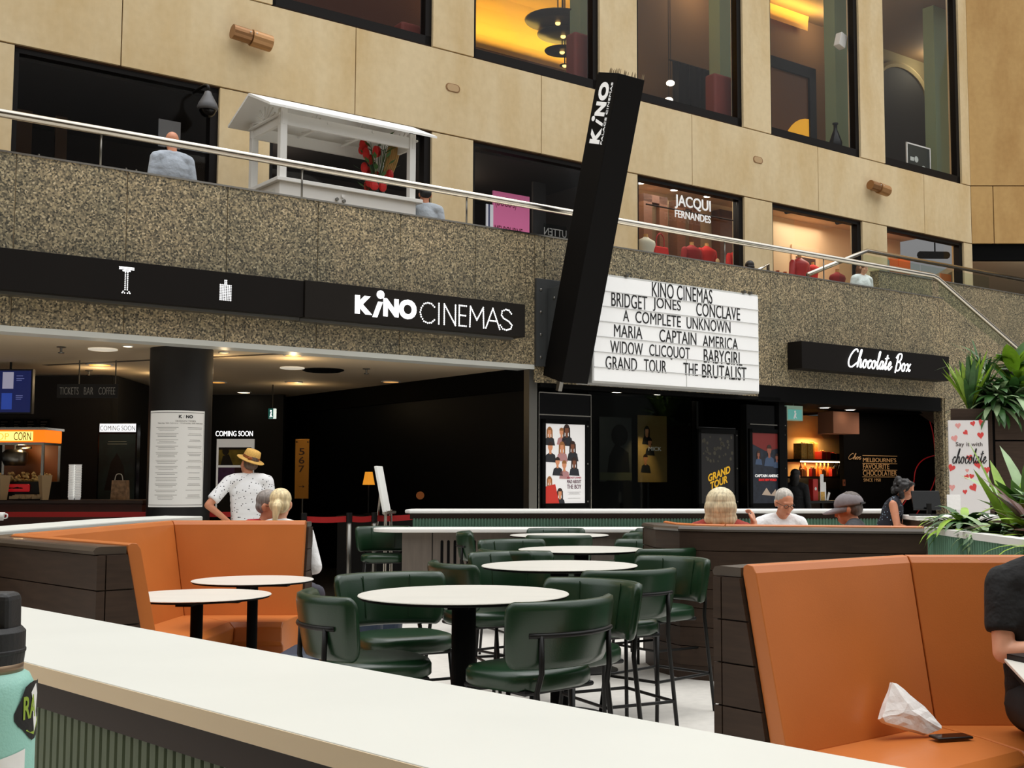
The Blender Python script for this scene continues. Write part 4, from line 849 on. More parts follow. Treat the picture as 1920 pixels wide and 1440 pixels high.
# framed poster with white letters above
Yp = 18.6
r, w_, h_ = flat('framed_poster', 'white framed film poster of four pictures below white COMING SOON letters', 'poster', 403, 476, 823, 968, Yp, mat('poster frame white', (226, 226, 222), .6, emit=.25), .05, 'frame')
for fx0, fx1, fz0, fz1, nm, c_ in ((.06, .94, .66, .88, 'picture_field', (132, 118, 40)), (.06, .5, .36, .63, 'picture_purple', (92, 62, 118)), (.5, .94, .36, .63, 'picture_plum', (64, 34, 52)), (.05, .95, .03, .32, 'picture_dark', (24, 24, 24))):
    b = nb(); bx(b, w_ * fx0, w_ * fx1, -.004, 0, h_ * fz0, h_ * fz1); obj(nm, b, mat(nm, c_, .6, var=.4, scale=9), r)
b = nb(); plate(b, circ(w_ * .25, h_ * .84, .05, .06), -.008, -.004); plate(b, [(w_ * .12, h_ * .66), (w_ * .18, h_ * .78), (w_ * .34, h_ * .8), (w_ * .46, h_ * .66)], -.008, -.004); plate(b, [(w_ * .06, h_ * .86), (w_ * .94, h_ * .86), (w_ * .94, h_ * .89), (w_ * .06, h_ * .89)], -.007, -.004); obj('dark_figure', b, 'ink', r)
a_ = py(404, 818, Yp) - r.location; c_ = py(474, 808, Yp) - r.location
text(r, 'COMING SOON', a_.x, c_.x, a_.z, c_.z, 0.01, 'led', th=.006)
# brass plaques with screen numbers
def plaque(label, u0, u1, v0, v1, Y, digits, arrow, pole=True):
    r, w_, h_ = flat('number_plaque', label, 'sign', u0, u1, v0, v1, Y, 'gold', .02, 'plate'); dk = mat('dark engraved', (58, 30, 8), .6)
    for k, d in enumerate(digits):
        zz = h_ * (.73 - .145 * k); text(r, d, w_ * .27, w_ * .68, zz, zz + h_ * .115, -.002, dk, off=.01)
    if arrow:
        b = nb(); plate(b, [(w_ * .3, h_ * .197), (w_ * .58, h_ * .197), (w_ * .58, h_ * .18), (w_ * .72, h_ * .2), (w_ * .58, h_ * .225), (w_ * .58, h_ * .205), (w_ * .3, h_ * .205)], -.004, 0); obj('arrow', b, dk, r)
    for x in (.1, .9):
        b = nb(); ell(b, (w_ * x, -.004, h_ * .95), (.012, .008, .012), u=8, v=5); obj('screw', b, 'ink', r)
    if pole:
        b = nb(); tube(b, [(w_ * .55, .03, .0), (w_ * .55, .03, -r.location.z)], .016, 8); obj('pole', b, 'chrome', r)
    return r
plaque('brass plaque numbered 5 6 7 with an arrow below', 552, 580, 823, 935, 18.2, '567', True)
plaque('dim brass plaque numbered 5 deeper in the lobby', 705, 723, 826, 936, 22.0, '5', False)
light('plaque_spot', 'SPOT', (py(566, 800, 17.7).x, 17.75, 2.75), 10, (1, .8, .5), .03, Vector((0, .35, -1)).to_track_quat('-Z', 'Y').to_euler(), spot=.7)
light('plaque_spot', 'SPOT', (py(714, 800, 21.6).x, 21.55, 2.75), 6, (1, .8, .5), .03, Vector((0, .35, -1)).to_track_quat('-Z', 'Y').to_euler(), spot=.7)
# exit sign
r, w_, h_ = flat('exit_sign', 'small green and white running figure exit sign in lobby', 'exit sign', 503, 517, 766, 785, 19.0, mat('exit white', (226, 240, 236), .5, emit=.8), .05)
b = nb(); bx(b, 0, w_ * .68, -.004, 0, 0, h_); obj('green_panel', b, mat('exit green', (20, 92, 84), .5, emit=.5), r)
b = nb(); plate(b, circ(w_ * .36, h_ * .76, .014), -.007, -.004); plate(b, [(w_ * .2, h_ * .15), (w_ * .34, h_ * .6), (w_ * .5, h_ * .62), (w_ * .42, h_ * .38), (w_ * .58, h_ * .18), (w_ * .48, h_ * .14), (w_ * .36, h_ * .32), (w_ * .28, h_ * .12)], -.007, -.004); obj('running_figure', b, 'led', r)
b = nb(); tube(b, [(w_ / 2, .02, h_), (w_ / 2, .02, ZC - r.location.z)], .01, 6); obj('hanger', b, 'black', r)
# easel board, table lamp, stanchions with red belts
p = py(702, 960, 13.75); q = py(690, 879, 13.85); r = thing('easel_board', 'tilted thin white easel board at the end of the red belts', 'easel', (p.x + .12, 13.9, 0))
b = nb(); d_ = q - p; tilt = math.atan2(d_.x, d_.z); L_ = d_.length + .02; vs = bx(b, -.02, .012, -.32, .10, 0, L_); b.transform(Matrix.Translation((0, .1, p.z)) @ Matrix.Rotation(tilt, 4, 'Y')); obj('board', b, mat('board white', (230, 230, 224), .6, emit=.1), r, bev=.006)
b = nb()
for dx, dy in ((-.01, -.1), (.03, .15)): tube(b, [(dx * .5, dy, p.z + .02), (dx, dy, 0)], .018, 8)
tube(b, [(-.08, .02, p.z + .25), (-.25, .3, 0)], .014, 8); tube(b, [(-.02, -.12, p.z - .01), (.06, .18, p.z - .01)], .02, 8); obj('easel_leg', b, 'steel', r)
p = py(691, 928, 17.2); r = thing('table_lamp', 'small table lamp with a glowing amber shade behind easel', 'lamp', (p.x, 17.2, .95)); b = nb(); lathe(b, [(.075, .42), (.045, .60)], n=4, capb=False, capt=False); b.transform(Matrix.Diagonal((1.15, 1.15, 1, 1))); obj('lamp_shade', b, mat('amber shade', (220, 142, 40), .7, emit=.9), r)
b = nb(); lathe(b, [(.07, 0), (.07, .015), (.012, .03), (.012, .5)], n=14); obj('lamp_base', b, 'black', r)
r = thing('side_cabinet', 'dark cabinet in the lobby under the amber lamp', 'cabinet', (p.x + .2, 17.3, 0)); b = nb(); bx(b, -.6, .9, -.25, .3, 0, .94); obj('carcass', b, 'dwall', r); b = nb(); bx(b, -.62, .92, -.27, .3, .90, .945); obj('cabinet_top', b, 'black', r)
p = py(787, 929, 17.05); r = thing('wall_plate', 'round orange brown disc glowing dimly above dark cabinet', 'disc', (p.x, 17.1, .945)); b = nb(); lathe(b, [(.06, 0), (.05, .01), (.012, .02), (.012, .10)], n=12); obj('stand', b, 'black', r); b = nb(); tube(b, [(0, -.012, p.z - .945), (0, .012, p.z - .945)], .055, 20); obj('disc', b, mat('disc orange', (150, 84, 34), .6, emit=.15), r)
BP = [(570, 13.45), (655, 13.6), (702, 13.75), (780, 14.5)]; SP = []
for k, (u, Y) in enumerate(BP):
    p = py(u, 960, Y); SP.append(p); r = thing('stanchion', ('belt post hidden behind orange booth corner', 'grey belt post in the open beside the booth end', 'grey belt post at foot of the white easel', 'grey belt post behind the fluted bar end')[k], 'stanchion', (p.x, Y, 0), 0, 'belt barrier posts')
    b = nb(); lathe(b, [(.16, 0), (.16, .015), (.03, .03)], n=20); obj('base', b, 'chrome', r); b = nb(); tube(b, [(0, 0, .02), (0, 0, 1.02)], .028, 12); obj('post', b, 'chrome', r, smooth=True); b = nb(); tube(b, [(0, 0, .96), (0, 0, 1.07)], .034, 12); obj('belt_head', b, 'black', r)
for k, (i, j) in enumerate(((0, 1), (1, 2), (2, 3))):
    a, c = SP[i], SP[j]; dd = Vector((c.x - a.x, c.y - a.y, 0)); L_ = dd.length; r = thing('barrier_belt', ('red belt stretched from behind the orange booth', 'red belt reaching the white easel post', 'dim red belt running behind the fluted bar')[k], 'belt', (a.x, a.y, .97), math.atan2(dd.y, dd.x), 'red barrier belts')
    b = nb(); n_ = 10
    A = [vv(b, (.03 + (L_ - .06) * t / n_, 0, -.01 * math.sin(PI * t / n_))) for t in range(n_ + 1)]; B_ = [vv(b, (v.co.x, 0, v.co.z + .065)) for v in A]
    for t in range(n_): fc(b, (A[t], A[t + 1], B_[t + 1], B_[t]))
    bmesh.ops.solidify(b, geom=b.faces[:], thickness=.003); obj('webbing', b, 'red', r)
# long red belt in front of the ticket counter
r = thing('barrier_belt', 'long dark red belt before the snack counter', 'belt', (-8.0, 14.4, 1.03), 0, 'red barrier belts'); b = nb(); bx(b, 0, 4.0, 0, .003, -.03, .03); obj('webbing', b, 'red', r)
for x, lb in ((-8.0, 'belt post outside the left edge of lobby'), (-4.0, 'belt post beside the black column foot')):
    r = thing('stanchion', lb, 'stanchion', (x, 14.43, 0), 0, 'belt barrier posts'); b = nb(); lathe(b, [(.16, 0), (.16, .015), (.03, .03)], n=20); obj('base', b, 'chrome', r); b = nb(); tube(b, [(0, 0, .02), (0, 0, 1.07)], .026, 12); obj('post', b, 'chrome', r)

# ================================================================ CHOCOLATE SHOP
def sflat(name, label, cat, u0, u1, v0, v1, t, m, th=.02, part='panel', group=None):
    a, z1_ = pf(u0, v0, t); c = S(u1, t, v0); z0_ = Zf(u0, v1, t); r = fthing(name, label, cat, a, t, z0_, group); b = nb(); bx(b, 0, c - a, 0, th, 0, z1_ - z0_); obj(part, b, m, r); return r, c - a, z1_ - z0_
for u, v, lb in ((1546, 765, 'left of the two white downlights inside the chocolate shop'), (1594, 769, 'right of the two white downlights inside the chocolate shop')):
    p = pz(u, v, 2.72); downlight((p.x, p.y, 2.735), lb, 'chocolate shop downlights', .085, 7)
tb = 2.9; a, c = max(14.6, S(1470, tb)), S(1580, tb); zsh = Zf(1470, 860, tb - .4); zlo = Zf(1470, 893, tb - .4); zbk = Zf(1510, 815, tb - .5)
r = fthing('shelving_unit', 'amber lit wall shelving with pinkish bulkhead in the chocolate shop', 'shelving', a, tb - .45, 0)
b = nb(); bx(b, 0, c - a, .43, .47, 0, 2.7); obj('back_panel', b, mat('shelf back cream', (206, 170, 118), .7), r)
b = nb(); bx(b, .0, c - a, .05, .45, zsh - .05, zsh); obj('shelf', b, 'brown', r)
b = nb(); bx(b, .0, c - a, .05, .45, zlo - .03, zlo); obj('shelf', b, 'brown', r)
b = nb(); bx(b, .0, c - a - .35, .045, .06, zsh - .06, zsh - .035); obj('led_strip', b, mat('strip warm white', (255, 226, 180), .5, emit=5), r)
b = nb(); bx(b, .0, c - a, 0, .45, 0, zlo - .25); obj('cupboard', b, mat('dim cupboard', (58, 44, 34), .6), r)
b = nb(); bx(b, -.1, S(1611, 1.62) - a, -.83, -.47, zbk, 2.7); obj('bulkhead', b, mat('dusky pink bulkhead', (170, 112, 82), .7), r)
light('shelf_lamp', 'AREA', FW(a + .6, tb - .22, zbk - .02), 9, (1, .66, .28), .6, (0, 0, ANG), .12)
light('shelf_lamp', 'AREA', FW(a + .6, tb - .25, zsh - .07), 8, (1, .66, .28), .8, (0, 0, ANG), .12)
light('shop_fill', 'AREA', FW(a + 1.1, 1.2, 2.66), 6, (1, .78, .6), .8); light('shop_fill', 'AREA', FW(19.4, 1.0, 2.70), 9, (1, .8, .66), .6)  # second area light is added to brighten the red lines and lettering
W_ = c - a
# goods on the shelves
def bottle(label, x, z, t, col, cork, k=1.0, group='bottles on the lower lit shelf'):
    r = fthing('bottle', label, 'bottle', a + x, tb - .45 + t, z, group); b = nb(); lathe(b, [(.036 * k, 0), (.04 * k, .01), (.04 * k, .16 * k), (.014 * k, .22 * k), (.014 * k, .29 * k)], n=14); obj('glass_body', b, col, r, smooth=True); b = nb(); lathe(b, [(.017 * k, .26 * k), (.017 * k, .31 * k)], n=12); obj('cap', b, cork, r); return r
am = mat('amber glass', (196, 96, 24), .2); dkb = mat('dark wine glass', (26, 16, 14), .2)
for k in range(6): bottle('amber liqueur bottle on lower shelf, number %d from the left end' % (k + 1) if False else 'amber bottle on the lower lit shelf, %s from left' % ('first', 'second', 'third', 'fourth', 'fifth', 'sixth')[k], .18 + .115 * k + (.22 if k > 1 else 0), zlo, .2, am, 'gold', .95)
bottle('dark wine bottle left of a pair on lower lit shelf', W_ - .58, zlo, .2, dkb, 'ink', 1.05); bottle('dark wine bottle right of a pair on lower lit shelf', W_ - .45, zlo, .2, dkb, 'ink', 1.05)
cr_ = mat('crimson box', (176, 36, 30), .5); gb = mat('gold box', (214, 168, 84), .5, var=.3, scale=30)
def giftbox(label, x, z, t, sx_, sy_, sz_, m, rib=None, group='gift boxes on the upper lit shelf'):
    r = fthing('gift_box', label, 'box', a + x, tb - .45 + t, z, group); b = nb(); bx(b, -sx_ / 2, sx_ / 2, -sy_ / 2, sy_ / 2, 0, sz_); obj('box_body', b, m, r, bev=.004)
    b = nb(); bx(b, -.012, .012, -sy_ / 2 - .003, sy_ / 2 + .003, -.0, sz_ + .003); ell(b, (-.03, 0, sz_ + .015), (.03, .02, .016), u=8, v=5); ell(b, (.03, 0, sz_ + .015), (.03, .02, .016), u=8, v=5); obj('ribbon', b, rib or 'gold', r)
giftbox('large gold patterned box at left of upper lit shelf', .28, zsh, .22, .34, .2, .30, gb); giftbox('tall gold panel box behind red box on upper shelf', .62, zsh, .3, .24, .1, .32, gb)
giftbox('crimson ribboned box in middle of upper lit shelf', .78, zsh, .18, .26, .2, .15, cr_); giftbox('dark brown flat hamper at right of upper lit shelf', 1.10, zsh, .2, .34, .2, .12, mat('dark hamper', (50, 30, 22), .6), cr_)
for k in range(4): giftbox('small red and gold packet on lower shelf, %s from left' % ('first', 'second', 'third', 'fourth')[k], .1 + .29 * k, zlo, .1, .11, .08, .12 + .03 * (k % 2), cr_ if k % 2 else mat('orange packet', (216, 110, 40), .5), None, 'packets on the lower lit shelf')
# display table with red goods in the shop mouth
tt = .9; ts0, ts1 = S(1512, tt), S(1580, tt); zt2 = Zf(1540, 939, tt)
r = fthing('display_table', 'black display table of red chocolate gifts in the shop mouth', 'table', ts0, tt, 0); b = nb(); bx(b, 0, ts1 - ts0, 0, .5, zt2 - .04, zt2); obj('table_top', b, 'black', r)
for x in (.05, ts1 - ts0 - .05):
    for y in (.05, .45): b = nb(); bx(b, x - .02, x + .02, y - .02, y + .02, 0, zt2 - .04); obj('leg', b, 'black', r)
def dgift(name, label, cat, u, v0, wd, m, th=.1, ti=0.0):
    s_ = S(u, tt); h = Zf(u, v0, tt) - zt2; r = fthing(name, label, cat, s_, tt + .12 + .1 * random.random(), zt2, 'goods on the shop display table'); b = nb(); bx(b, -wd / 2, wd / 2, 0, th, 0, h); b.transform(Matrix.Rotation(ti, 4, 'Y')); obj('body', b, m, r, bev=.003); return r, h
r, h = dgift('gift_box', 'tall bright red box with pale seal on shop display table', 'box', 1538, 898, .13, cr_); b = nb(); plate(b, circ(0, h * .55, .028), -.003, 0); obj('seal', b, 'counter', r)
dgift('card', 'tall white price card behind the red box on display table', 'card', 1551, 889, .09, 'paper', .01); dgift('card', 'smaller white price card right on display table', 'card', 1560, 904, .07, 'paper', .01); dgift('card', 'leaning white leaflet at right end of display table', 'card', 1563, 922, .05, 'paper', .01, .4)
dgift('gift_box', 'dull red square box at left of shop display table', 'box', 1513, 915, .14, mat('dull red', (110, 44, 30), .6), .08)
dgift('gift_bag', 'orange glowing sweet bag left on the display table', 'bag', 1523, 925, .09, mat('sweet orange', (224, 84, 30), .5, emit=.1)); dgift('gift_bag', 'gold wrapped sweet bag right of the red box on display table', 'bag', 1552, 922, .11, gb); dgift('gift_bag', 'crimson sweet bag in front of tall red box', 'bag', 1541, 925, .09, cr_)
# back wall lettering and red lines
tw = 1.98; gl = mat('gold letter', (204, 160, 106), .5, emit=.12)
def wsign(parent, s_, ua, ub, va, vb, off=0.0):
    x0, z1_ = pf(ua, va, tw); x1 = S(ub, tw, va); z0_ = Zf(ua, vb, tw); text(parent, s_, x0 - W0, x1 - W0, z0_, z1_, 0, gl, off=off)
W0 = S(1588, tw); r = fthing('wall_lettering', 'gold wall lettering about the favourite chocolatier on black shop wall', 'lettering', W0, tw, 0)
for s_, ua, ub, va, vb, of in (("MELBOURNE'S", 1618, 1680, 858, 866, .0), ('FAVOURITE', 1618, 1667, 870, 879, .0), ('CHOCOLATIER', 1618, 1681, 882, 892, .0), ('SINCE 1958', 1619, 1651, 897, 903, -.01)): wsign(r, s_, ua, ub, va, vb, of)
b = nb()
for v in (854, 868.5, 881, 894): x0, z_ = pf(1617, v, tw); x1 = S(1682, tw, v); bx(b, x0 - W0, x1 - W0, -.004, 0, z_ - .006, z_ + .004)
obj('rule', b, gl, r)
x0, z_ = pf(1591, 861, tw); script(r, 'Choc', x0 - W0, S(1613, tw) - W0, z_ + .0, z_ + .11, -.004, .006, gl)
s_, z_ = pf(1582, 905, tw); r = fthing('switch_plate', 'small copper switch plate on the black shop wall', 'switch', s_, tw - .0, z_); b = nb(); bx(b, -.035, .035, -.012, 0, -.06, .06); obj('plate', b, mat('copper', (150, 86, 58), .4, .4), r); b = nb(); bx(b, -.012, .012, -.018, -.012, -.02, .02); obj('rocker', b, 'brown', r)
rd = mat('red tube', (170, 30, 34), .4, emit=.15)
r = fthing('red_wall_lines', 'thin curving red lines decorating the right black shop wall', 'wall art', S(1730, 1.95), 1.97, 0); W0 = S(1730, 1.95)
for P in ([(1738, 770), (1750, 812), (1754, 850), (1757, 880), (1748, 915), (1722, 960), (1705, 985)], [(1768, 851), (1735, 860), (1718, 880), (1712, 915), (1695, 945), (1685, 955)], [(1769, 883), (1762, 915), (1757, 945), (1770, 932)]):
    b = nb(); tube(b, cat_rom([(S(u, 1.95, v) - W0, -.01, Zf(u, v, 1.95)) for u, v in P]), .011, 6); obj('red_line', b, rd, r, smooth=True)
# exit sign hanging in the shop mouth
r, w_, h_ = sflat('exit_sign', 'pale green hanging exit sign at shop entrance', 'exit sign', 1475, 1505, 760, 788, .75, mat('exit pale', (150, 180, 160), .5, emit=.25), .06)
b = nb(); bx(b, .03, w_ - .03, -.004, 0, .02, h_ * .75); obj('green_panel', b, mat('exit teal', (110, 190, 180), .5, emit=.35), r)
b = nb(); plate(b, circ(w_ * .5, h_ * .6, .02), -.008, -.004); plate(b, [(w_ * .4, h_ * .15), (w_ * .48, h_ * .5), (w_ * .58, h_ * .5), (w_ * .54, h_ * .3), (w_ * .62, h_ * .14), (w_ * .5, h_ * .25), (w_ * .46, h_ * .14)], -.008, -.004); obj('running_figure', b, 'letter', r)
b = nb(); tube(b, [(w_ / 2, .03, h_), (w_ / 2, .03, 2.74 - r.location.z)], .012, 6); obj('hanger', b, 'chrome', r)

# ================================================================ UPPER STOREY CONTENTS
# fashion shop
def cspot(u, v, label, group, rad, em):
    p = pz(u, v, 7.19); downlight((p.x, p.y, 7.195), label, group, rad, em)
for k, (u, v) in enumerate(((1201, 343), (1264, 356), (1326, 368), (1204, 367), (1265, 379))): cspot(u, v, 'shop ceiling spot behind the lettered window, %s' % ('front row left', 'front row middle', 'front row right', 'second row left', 'second row right')[k], 'fashion shop spots', .075 if k < 3 else .055, 8)
light('fashion_lamp', 'AREA', FW(16.0, 4.1, 7.1), 36, (1, .93, .8), 1.6, (0, 0, ANG)); light('leather_lamp', 'AREA', FW(20.6, 4.1, 7.1), 40, (1, .92, .78), 1.6, (0, 0, ANG)); light('corner_lamp', 'AREA', FW(23.4, 4.1, 7.1), 8, (1, .82, .62), .8, (0, 0, ANG))
tg = T - .01; sl0, zl0 = pf(1265, 394, tg)
r = fthing('shop_lettering', 'white JACQUI FERNANDES letters on the boutique window', 'sign', sl0, tg, zl0)
for s_, ua, ub, va, vb, off in (('JACQUI', 1266, 1333, 364, 391, .012), ('FERNANDES', 1265, 1332, 393, 407, .012)):
    bm = fit(text_raw(s_, off), 0, S(ub, tg, 405) - S(ua, tg, 395), Zf(ua, vb, tg) - zl0, Zf(ua, va, tg) - zl0, 0, .012); obj('lettering', bm, 'letter', r)
zz_ = Zf(1265, 391.5, tg) - zl0; b = nb(); tube(b, [(S(1200, tg) - sl0 + .2, .04, zz_), (S(1392, tg) - sl0 - .15, .04, zz_)], .014, 6); obj('support_bar', b, 'brown', r)
wd = mat('shop walnut', (104, 62, 36), .5, var=.15, stretch=(1, 1, 6)); tint = mat('mirror brown', (150, 128, 100), .15, .6)
for k, (u0, u1) in enumerate(((1207, 1252), (1270, 1313), (1350, 1378))):
    t = 4.68; s0, s1 = S(u0, t, 400), S(u1, t, 400); r = fthing('mirror_cabinet', 'tall walnut framed mirror cabinet in boutique, %s' % ('left', 'middle', 'right')[k], 'cabinet', s0, t, Z_UP, 'boutique mirror cabinets')
    b = nb()
    hc = Zf(u0, (362, 374, 392)[k], t) - Z_UP
    for x0, x1, z0, z1 in ((0, .22, 0, hc), (s1 - s0 - .22, s1 - s0, 0, hc), (0, s1 - s0, hc - .15, hc)): bx(b, x0, x1, 0, .25, z0, z1)
    obj('frame', b, wd, r); b = nb(); bx(b, .22, s1 - s0 - .22, .1, .12, .1, hc - .15); obj('mirror', b, tint, r)
def bust(label, u, v_neck, t, m, k=1.0, dots_=False, sleeves=False):
    s_ = S(u, t, v_neck); zn = Zf(u, v_neck, t); r = fthing('mannequin', label, 'mannequin', s_, t, Z_UP, 'boutique mannequins'); H_ = zn - Z_UP
    b = nb(); tube(b, [(0, 0, 0), (0, 0, H_ - .55 * k)], .015, 8); lathe(b, [(.18, 0), (.18, .02), (.02, .04)], n=16); obj('stand', b, 'black', r)
    b = nb(); lathe(b, [(.045 * k, H_ - .08 * k), (.04 * k, H_ + .02), (.045 * k, H_ + .03)], n=12); obj('neck_cap', b, mat('birch', (206, 160, 92), .5), r)
    b = nb(); lathe(b, [(.15 * k, H_ - .62 * k), (.13 * k, H_ - .42 * k), (.16 * k, H_ - .25 * k), (.19 * k, H_ - .16 * k), (.17 * k, H_ - .1 * k), (.07 * k, H_ - .05 * k), (.05 * k, H_ - .03)], n=18); b.transform(Matrix.Diagonal((1.12, .75, 1, 1)))
    if sleeves:
        for sg in (-1, 1): limb(b, (sg * .19 * k, 0, H_ - .14 * k), (sg * .25 * k, .0, H_ - .55 * k), .065 * k, .055 * k)
    obj('garment', b, m, r, smooth=True)
    if dots_:
        b = nb()
        for x, z in ((-.05, -.45), (.16, -.33), (.02, -.58)): ell(b, (x * k, -.135 * k, H_ + z * k), (.05 * k, .03, .06 * k))
        obj('cream_spot', b, mat('cream spot', (226, 200, 150), .7), r)
rdw = mat('red wool', (200, 36, 28), .8); crw = mat('dark red wool', (150, 26, 24), .8)
bust('cream sleeveless blouse on bust at boutique window left', 1211, 442, 3.9, mat('cream silk', (222, 224, 204), .6)); bust('dark red jacket on bust in the boutique window middle', 1297, 457, 3.9, crw, 1.0, False, True); bust('bright red spotted knit on bust in boutique window', 1325, 459, 4.0, rdw, 1.0, True, True); bust('red spotted knit at right edge of the boutique window', 1379, 469, 4.0, rdw, .95, True, True)
bust('red leather jacket on bust in the second lit shop', 1499, 481, 3.8, mat('red leather', (196, 44, 40), .4), 1.1, False, True); bust('red pendant dressed bust in the second lit shop', 1570, 508, 3.55, crw, 1.0); bust('scarlet bag form hanging at second lit shop right', 1524, 494, 4.3, rdw, .8)
t = 4.2; s_, z_ = pf(1238, 463, t); r = fthing('handbag', 'red handbag hanging beside the cream blouse', 'bag', s_, t, z_ - .24); b = nb(); bx(b, -.2, .2, -.05, .05, 0, .24)
for v in b.verts:
    if v.co.z > .1: v.co.x *= .85
obj('bag_body', b, rdw, r, bev=.02); b = nb(); tube(b, cat_rom([(-.1, 0, .23), (-.09, 0, .42), (0, 0, .5), (.09, 0, .42), (.1, 0, .23)]), .012, 6); obj('bag_handle', b, crw, r)
r2 = fthing('display_plinth', 'dark plinth under the red handbag in boutique window', 'plinth', s_, t, Z_UP); b = nb(); bx(b, -.35, .35, -.2, .2, 0, z_ - .24 - Z_UP); obj('plinth_block', b, 'wood', r2)
# second lit shop
t = 4.95; s0, z1 = pf(1485, 458, t); s1 = S(1535, t, 470); r = fthing('wall_picture', 'framed picture of dark wheels on the peach shop wall', 'picture', s0, t, z1 - 1.2); b = nb(); bx(b, 0, s1 - s0, 0, .04, 0, 1.2); obj('picture_frame', b, mat('picture mat', (230, 190, 150), .6), r); b = nb(); bx(b, .12, s1 - s0 - .12, -.006, 0, .12, .95); obj('picture_print', b, mat('picture print', (70, 40, 28), .6, var=.4, scale=6), r)
for k, (u, v) in enumerate(((1507, 402), (1601, 421))): cspot(u, v, 'ceiling spot in the second lit shop, %s' % ('left', 'right')[k], 'second shop spots', .07, 8)
for k, (u, v) in enumerate(((1480, 396), (1575, 416))):
    s_, z_ = pf(u, v, 3.55); r = fthing('track_spotlight', 'black track spotlight in second lit shop window, %s' % ('left', 'right')[k], 'spotlight', s_, 3.55, z_, 'track spotlights'); b = nb(); tube(b, [(-.1, 0, -.02), (.1, 0, .03)], .055, 12); obj('lamp_head', b, 'black', r); b = nb(); tube(b, [(0, 0, 0), (0, 0, 7.2 - z_)], .012, 6); obj('stem', b, 'black', r)
t = 4.6; s0 = S(1451, t, 510); s1 = S(1545, t, 510); zr = Zf(1480, 505, t); r = fthing('shop_shelf', 'low walnut display table with amber trinkets in second shop', 'table', s0, t, Z_UP); b = nb(); bx(b, 0, s1 - s0, 0, .5, zr - Z_UP - .3, zr - Z_UP - .22); obj('table_top', b, wd, r)
for x in (.1, s1 - s0 - .1):
    b = nb(); bx(b, x - .04, x + .04, .05, .45, 0, zr - Z_UP - .3); obj('leg', b, wd, r)
for k in range(7):
    x = .1 + (s1 - s0 - .2) * k / 6; r = fthing('trinket', 'amber trinket on the walnut table, %s from left' % ('first', 'second', 'third', 'fourth', 'fifth', 'sixth', 'seventh')[k], 'ornament', s0 + x, t + .2, zr - .22, 'amber trinkets'); b = nb(); lathe(b, [(.05, 0), (.07, .04), (.06, .12), (.03, .16), (.045, .2)], n=12); obj('body', b, am, r)
# corner shop: spots and orange panels
for k, (u, v) in enumerate(((1674, 434), (1691, 437))): cspot(u, v, 'ceiling spot in dim corner shop, %s of the pair' % ('left', 'right')[k], 'corner shop spots', .09, 8)
for k, (u0, u1, c_, lb) in enumerate(((1649, 1669, (150, 170, 168), 'pale blue display panel in the corner shop'), (1669, 1685, (226, 110, 40), 'orange display panel left of two in corner shop'), (1686, 1708, (226, 110, 40), 'orange display panel right of two in corner shop'), (1764, 1784, (190, 110, 60), 'brown orange panel low in the corner shop right'))):
    t = 4.3 if k < 3 else 3.5; s0, s1 = S(u0, t, 500), S(u1, t, 500); z1 = Zf(u0, 484 if k < 3 else 512, t); r = fthing('display_board', lb, 'panel', s0, t, Z_UP, 'corner shop panels'); b = nb(); bx(b, 0, s1 - s0 - .02, 0, .04, .3, z1 - Z_UP); obj('panel', b, mat('panel %d' % k, c_, .5, emit=.12), r); b = nb(); bx(b, .05, s1 - s0 - .07, 0, .3, 0, .3); obj('panel_foot', b, 'wood', r)
t = 4.6; s0, z0 = pf(1725, 478, t); r = fthing('ceiling_duct', 'black angled duct near corner shop ceiling', 'duct', s0, t, z0); b = nb(); tube(b, [(0, 0, 0), (1.1, .0, .12)], .09, 8); obj('duct', b, 'matt', r); b = nb(); tube(b, [(.6, 0, .05), (.6, 0, 7.2 - z0)], .02, 6); obj('hanger', b, 'matt', r)
# dim shops on the left
t = 5.5
for k, (u0, u1, v0) in enumerate(((20, 60, 150), (104, 126, 165))):
    s0, s1 = S(u0, t, 250), S(u1, t, 250); r = fthing('timber_door', 'brown timber door leaf in the dark left shop, %s' % ('left', 'right')[k], 'door', s0, t, Z_UP, 'dark shop doors'); b = nb(); bx(b, 0, s1 - s0, 0, .06, 0, Zf(u0, v0, t) - Z_UP); obj('door_leaf', b, mat('mid brown door', (104, 78, 54), .6), r); b = nb(); tube(b, [(s1 - s0 - .1, -.04, 1.0), (s1 - s0 - .1, -.04, 1.6)], .014, 6); obj('door_handle', b, 'steel', r)
for k, u in enumerate((72, 236, 255)):
    t = 3.3; s_ = S(u, t, 250); r = fthing('door_pull', 'slim steel door pull in the black shopfront, %s' % ('left', 'middle', 'right')[k], 'handle', s_, t, Z_UP + .6, 'black shopfront pulls'); b = nb(); tube(b, [(0, -.05, 0), (0, -.05, 1.3)], .014, 8); obj('bar', b, 'steel', r); b = nb(); tube(b, [(0, -.05, .1), (0, .05, .1)], .012, 6); tube(b, [(0, -.05, 1.2), (0, .05, 1.2)], .012, 6); obj('mount', b, 'steel', r)
t = 4.4; s0, z0 = pf(298, 235, t); r = fthing('notice', 'small grey lit notice in the black shopfront', 'notice', s0, t, z0 - .2); b = nb(); bx(b, 0, .32, 0, .02, -.1, .3); obj('panel', b, mat('grey notice', (150, 150, 150), .6, emit=.2), r); b = nb(); bx(b, .1, .2, 0, .02, -(z0 - .2 - Z_UP), -.1); obj('stand', b, 'black', r)
t = 6.0; s0, z0 = pf(545, 258, t); r = fthing('wall_unit', 'grey air unit on wall in the shop behind kiosk', 'air unit', s0, t, z0 - .35); b = nb(); bx(b, 0, .62, .02, .35, -.1, .4); obj('unit_body', b, mat('unit grey', (120, 118, 114), .6), r, bev=.02); b = nb(); bx(b, .02, .6, 0.0, .03, -.1, -.06); obj('louvre', b, 'counter', r)
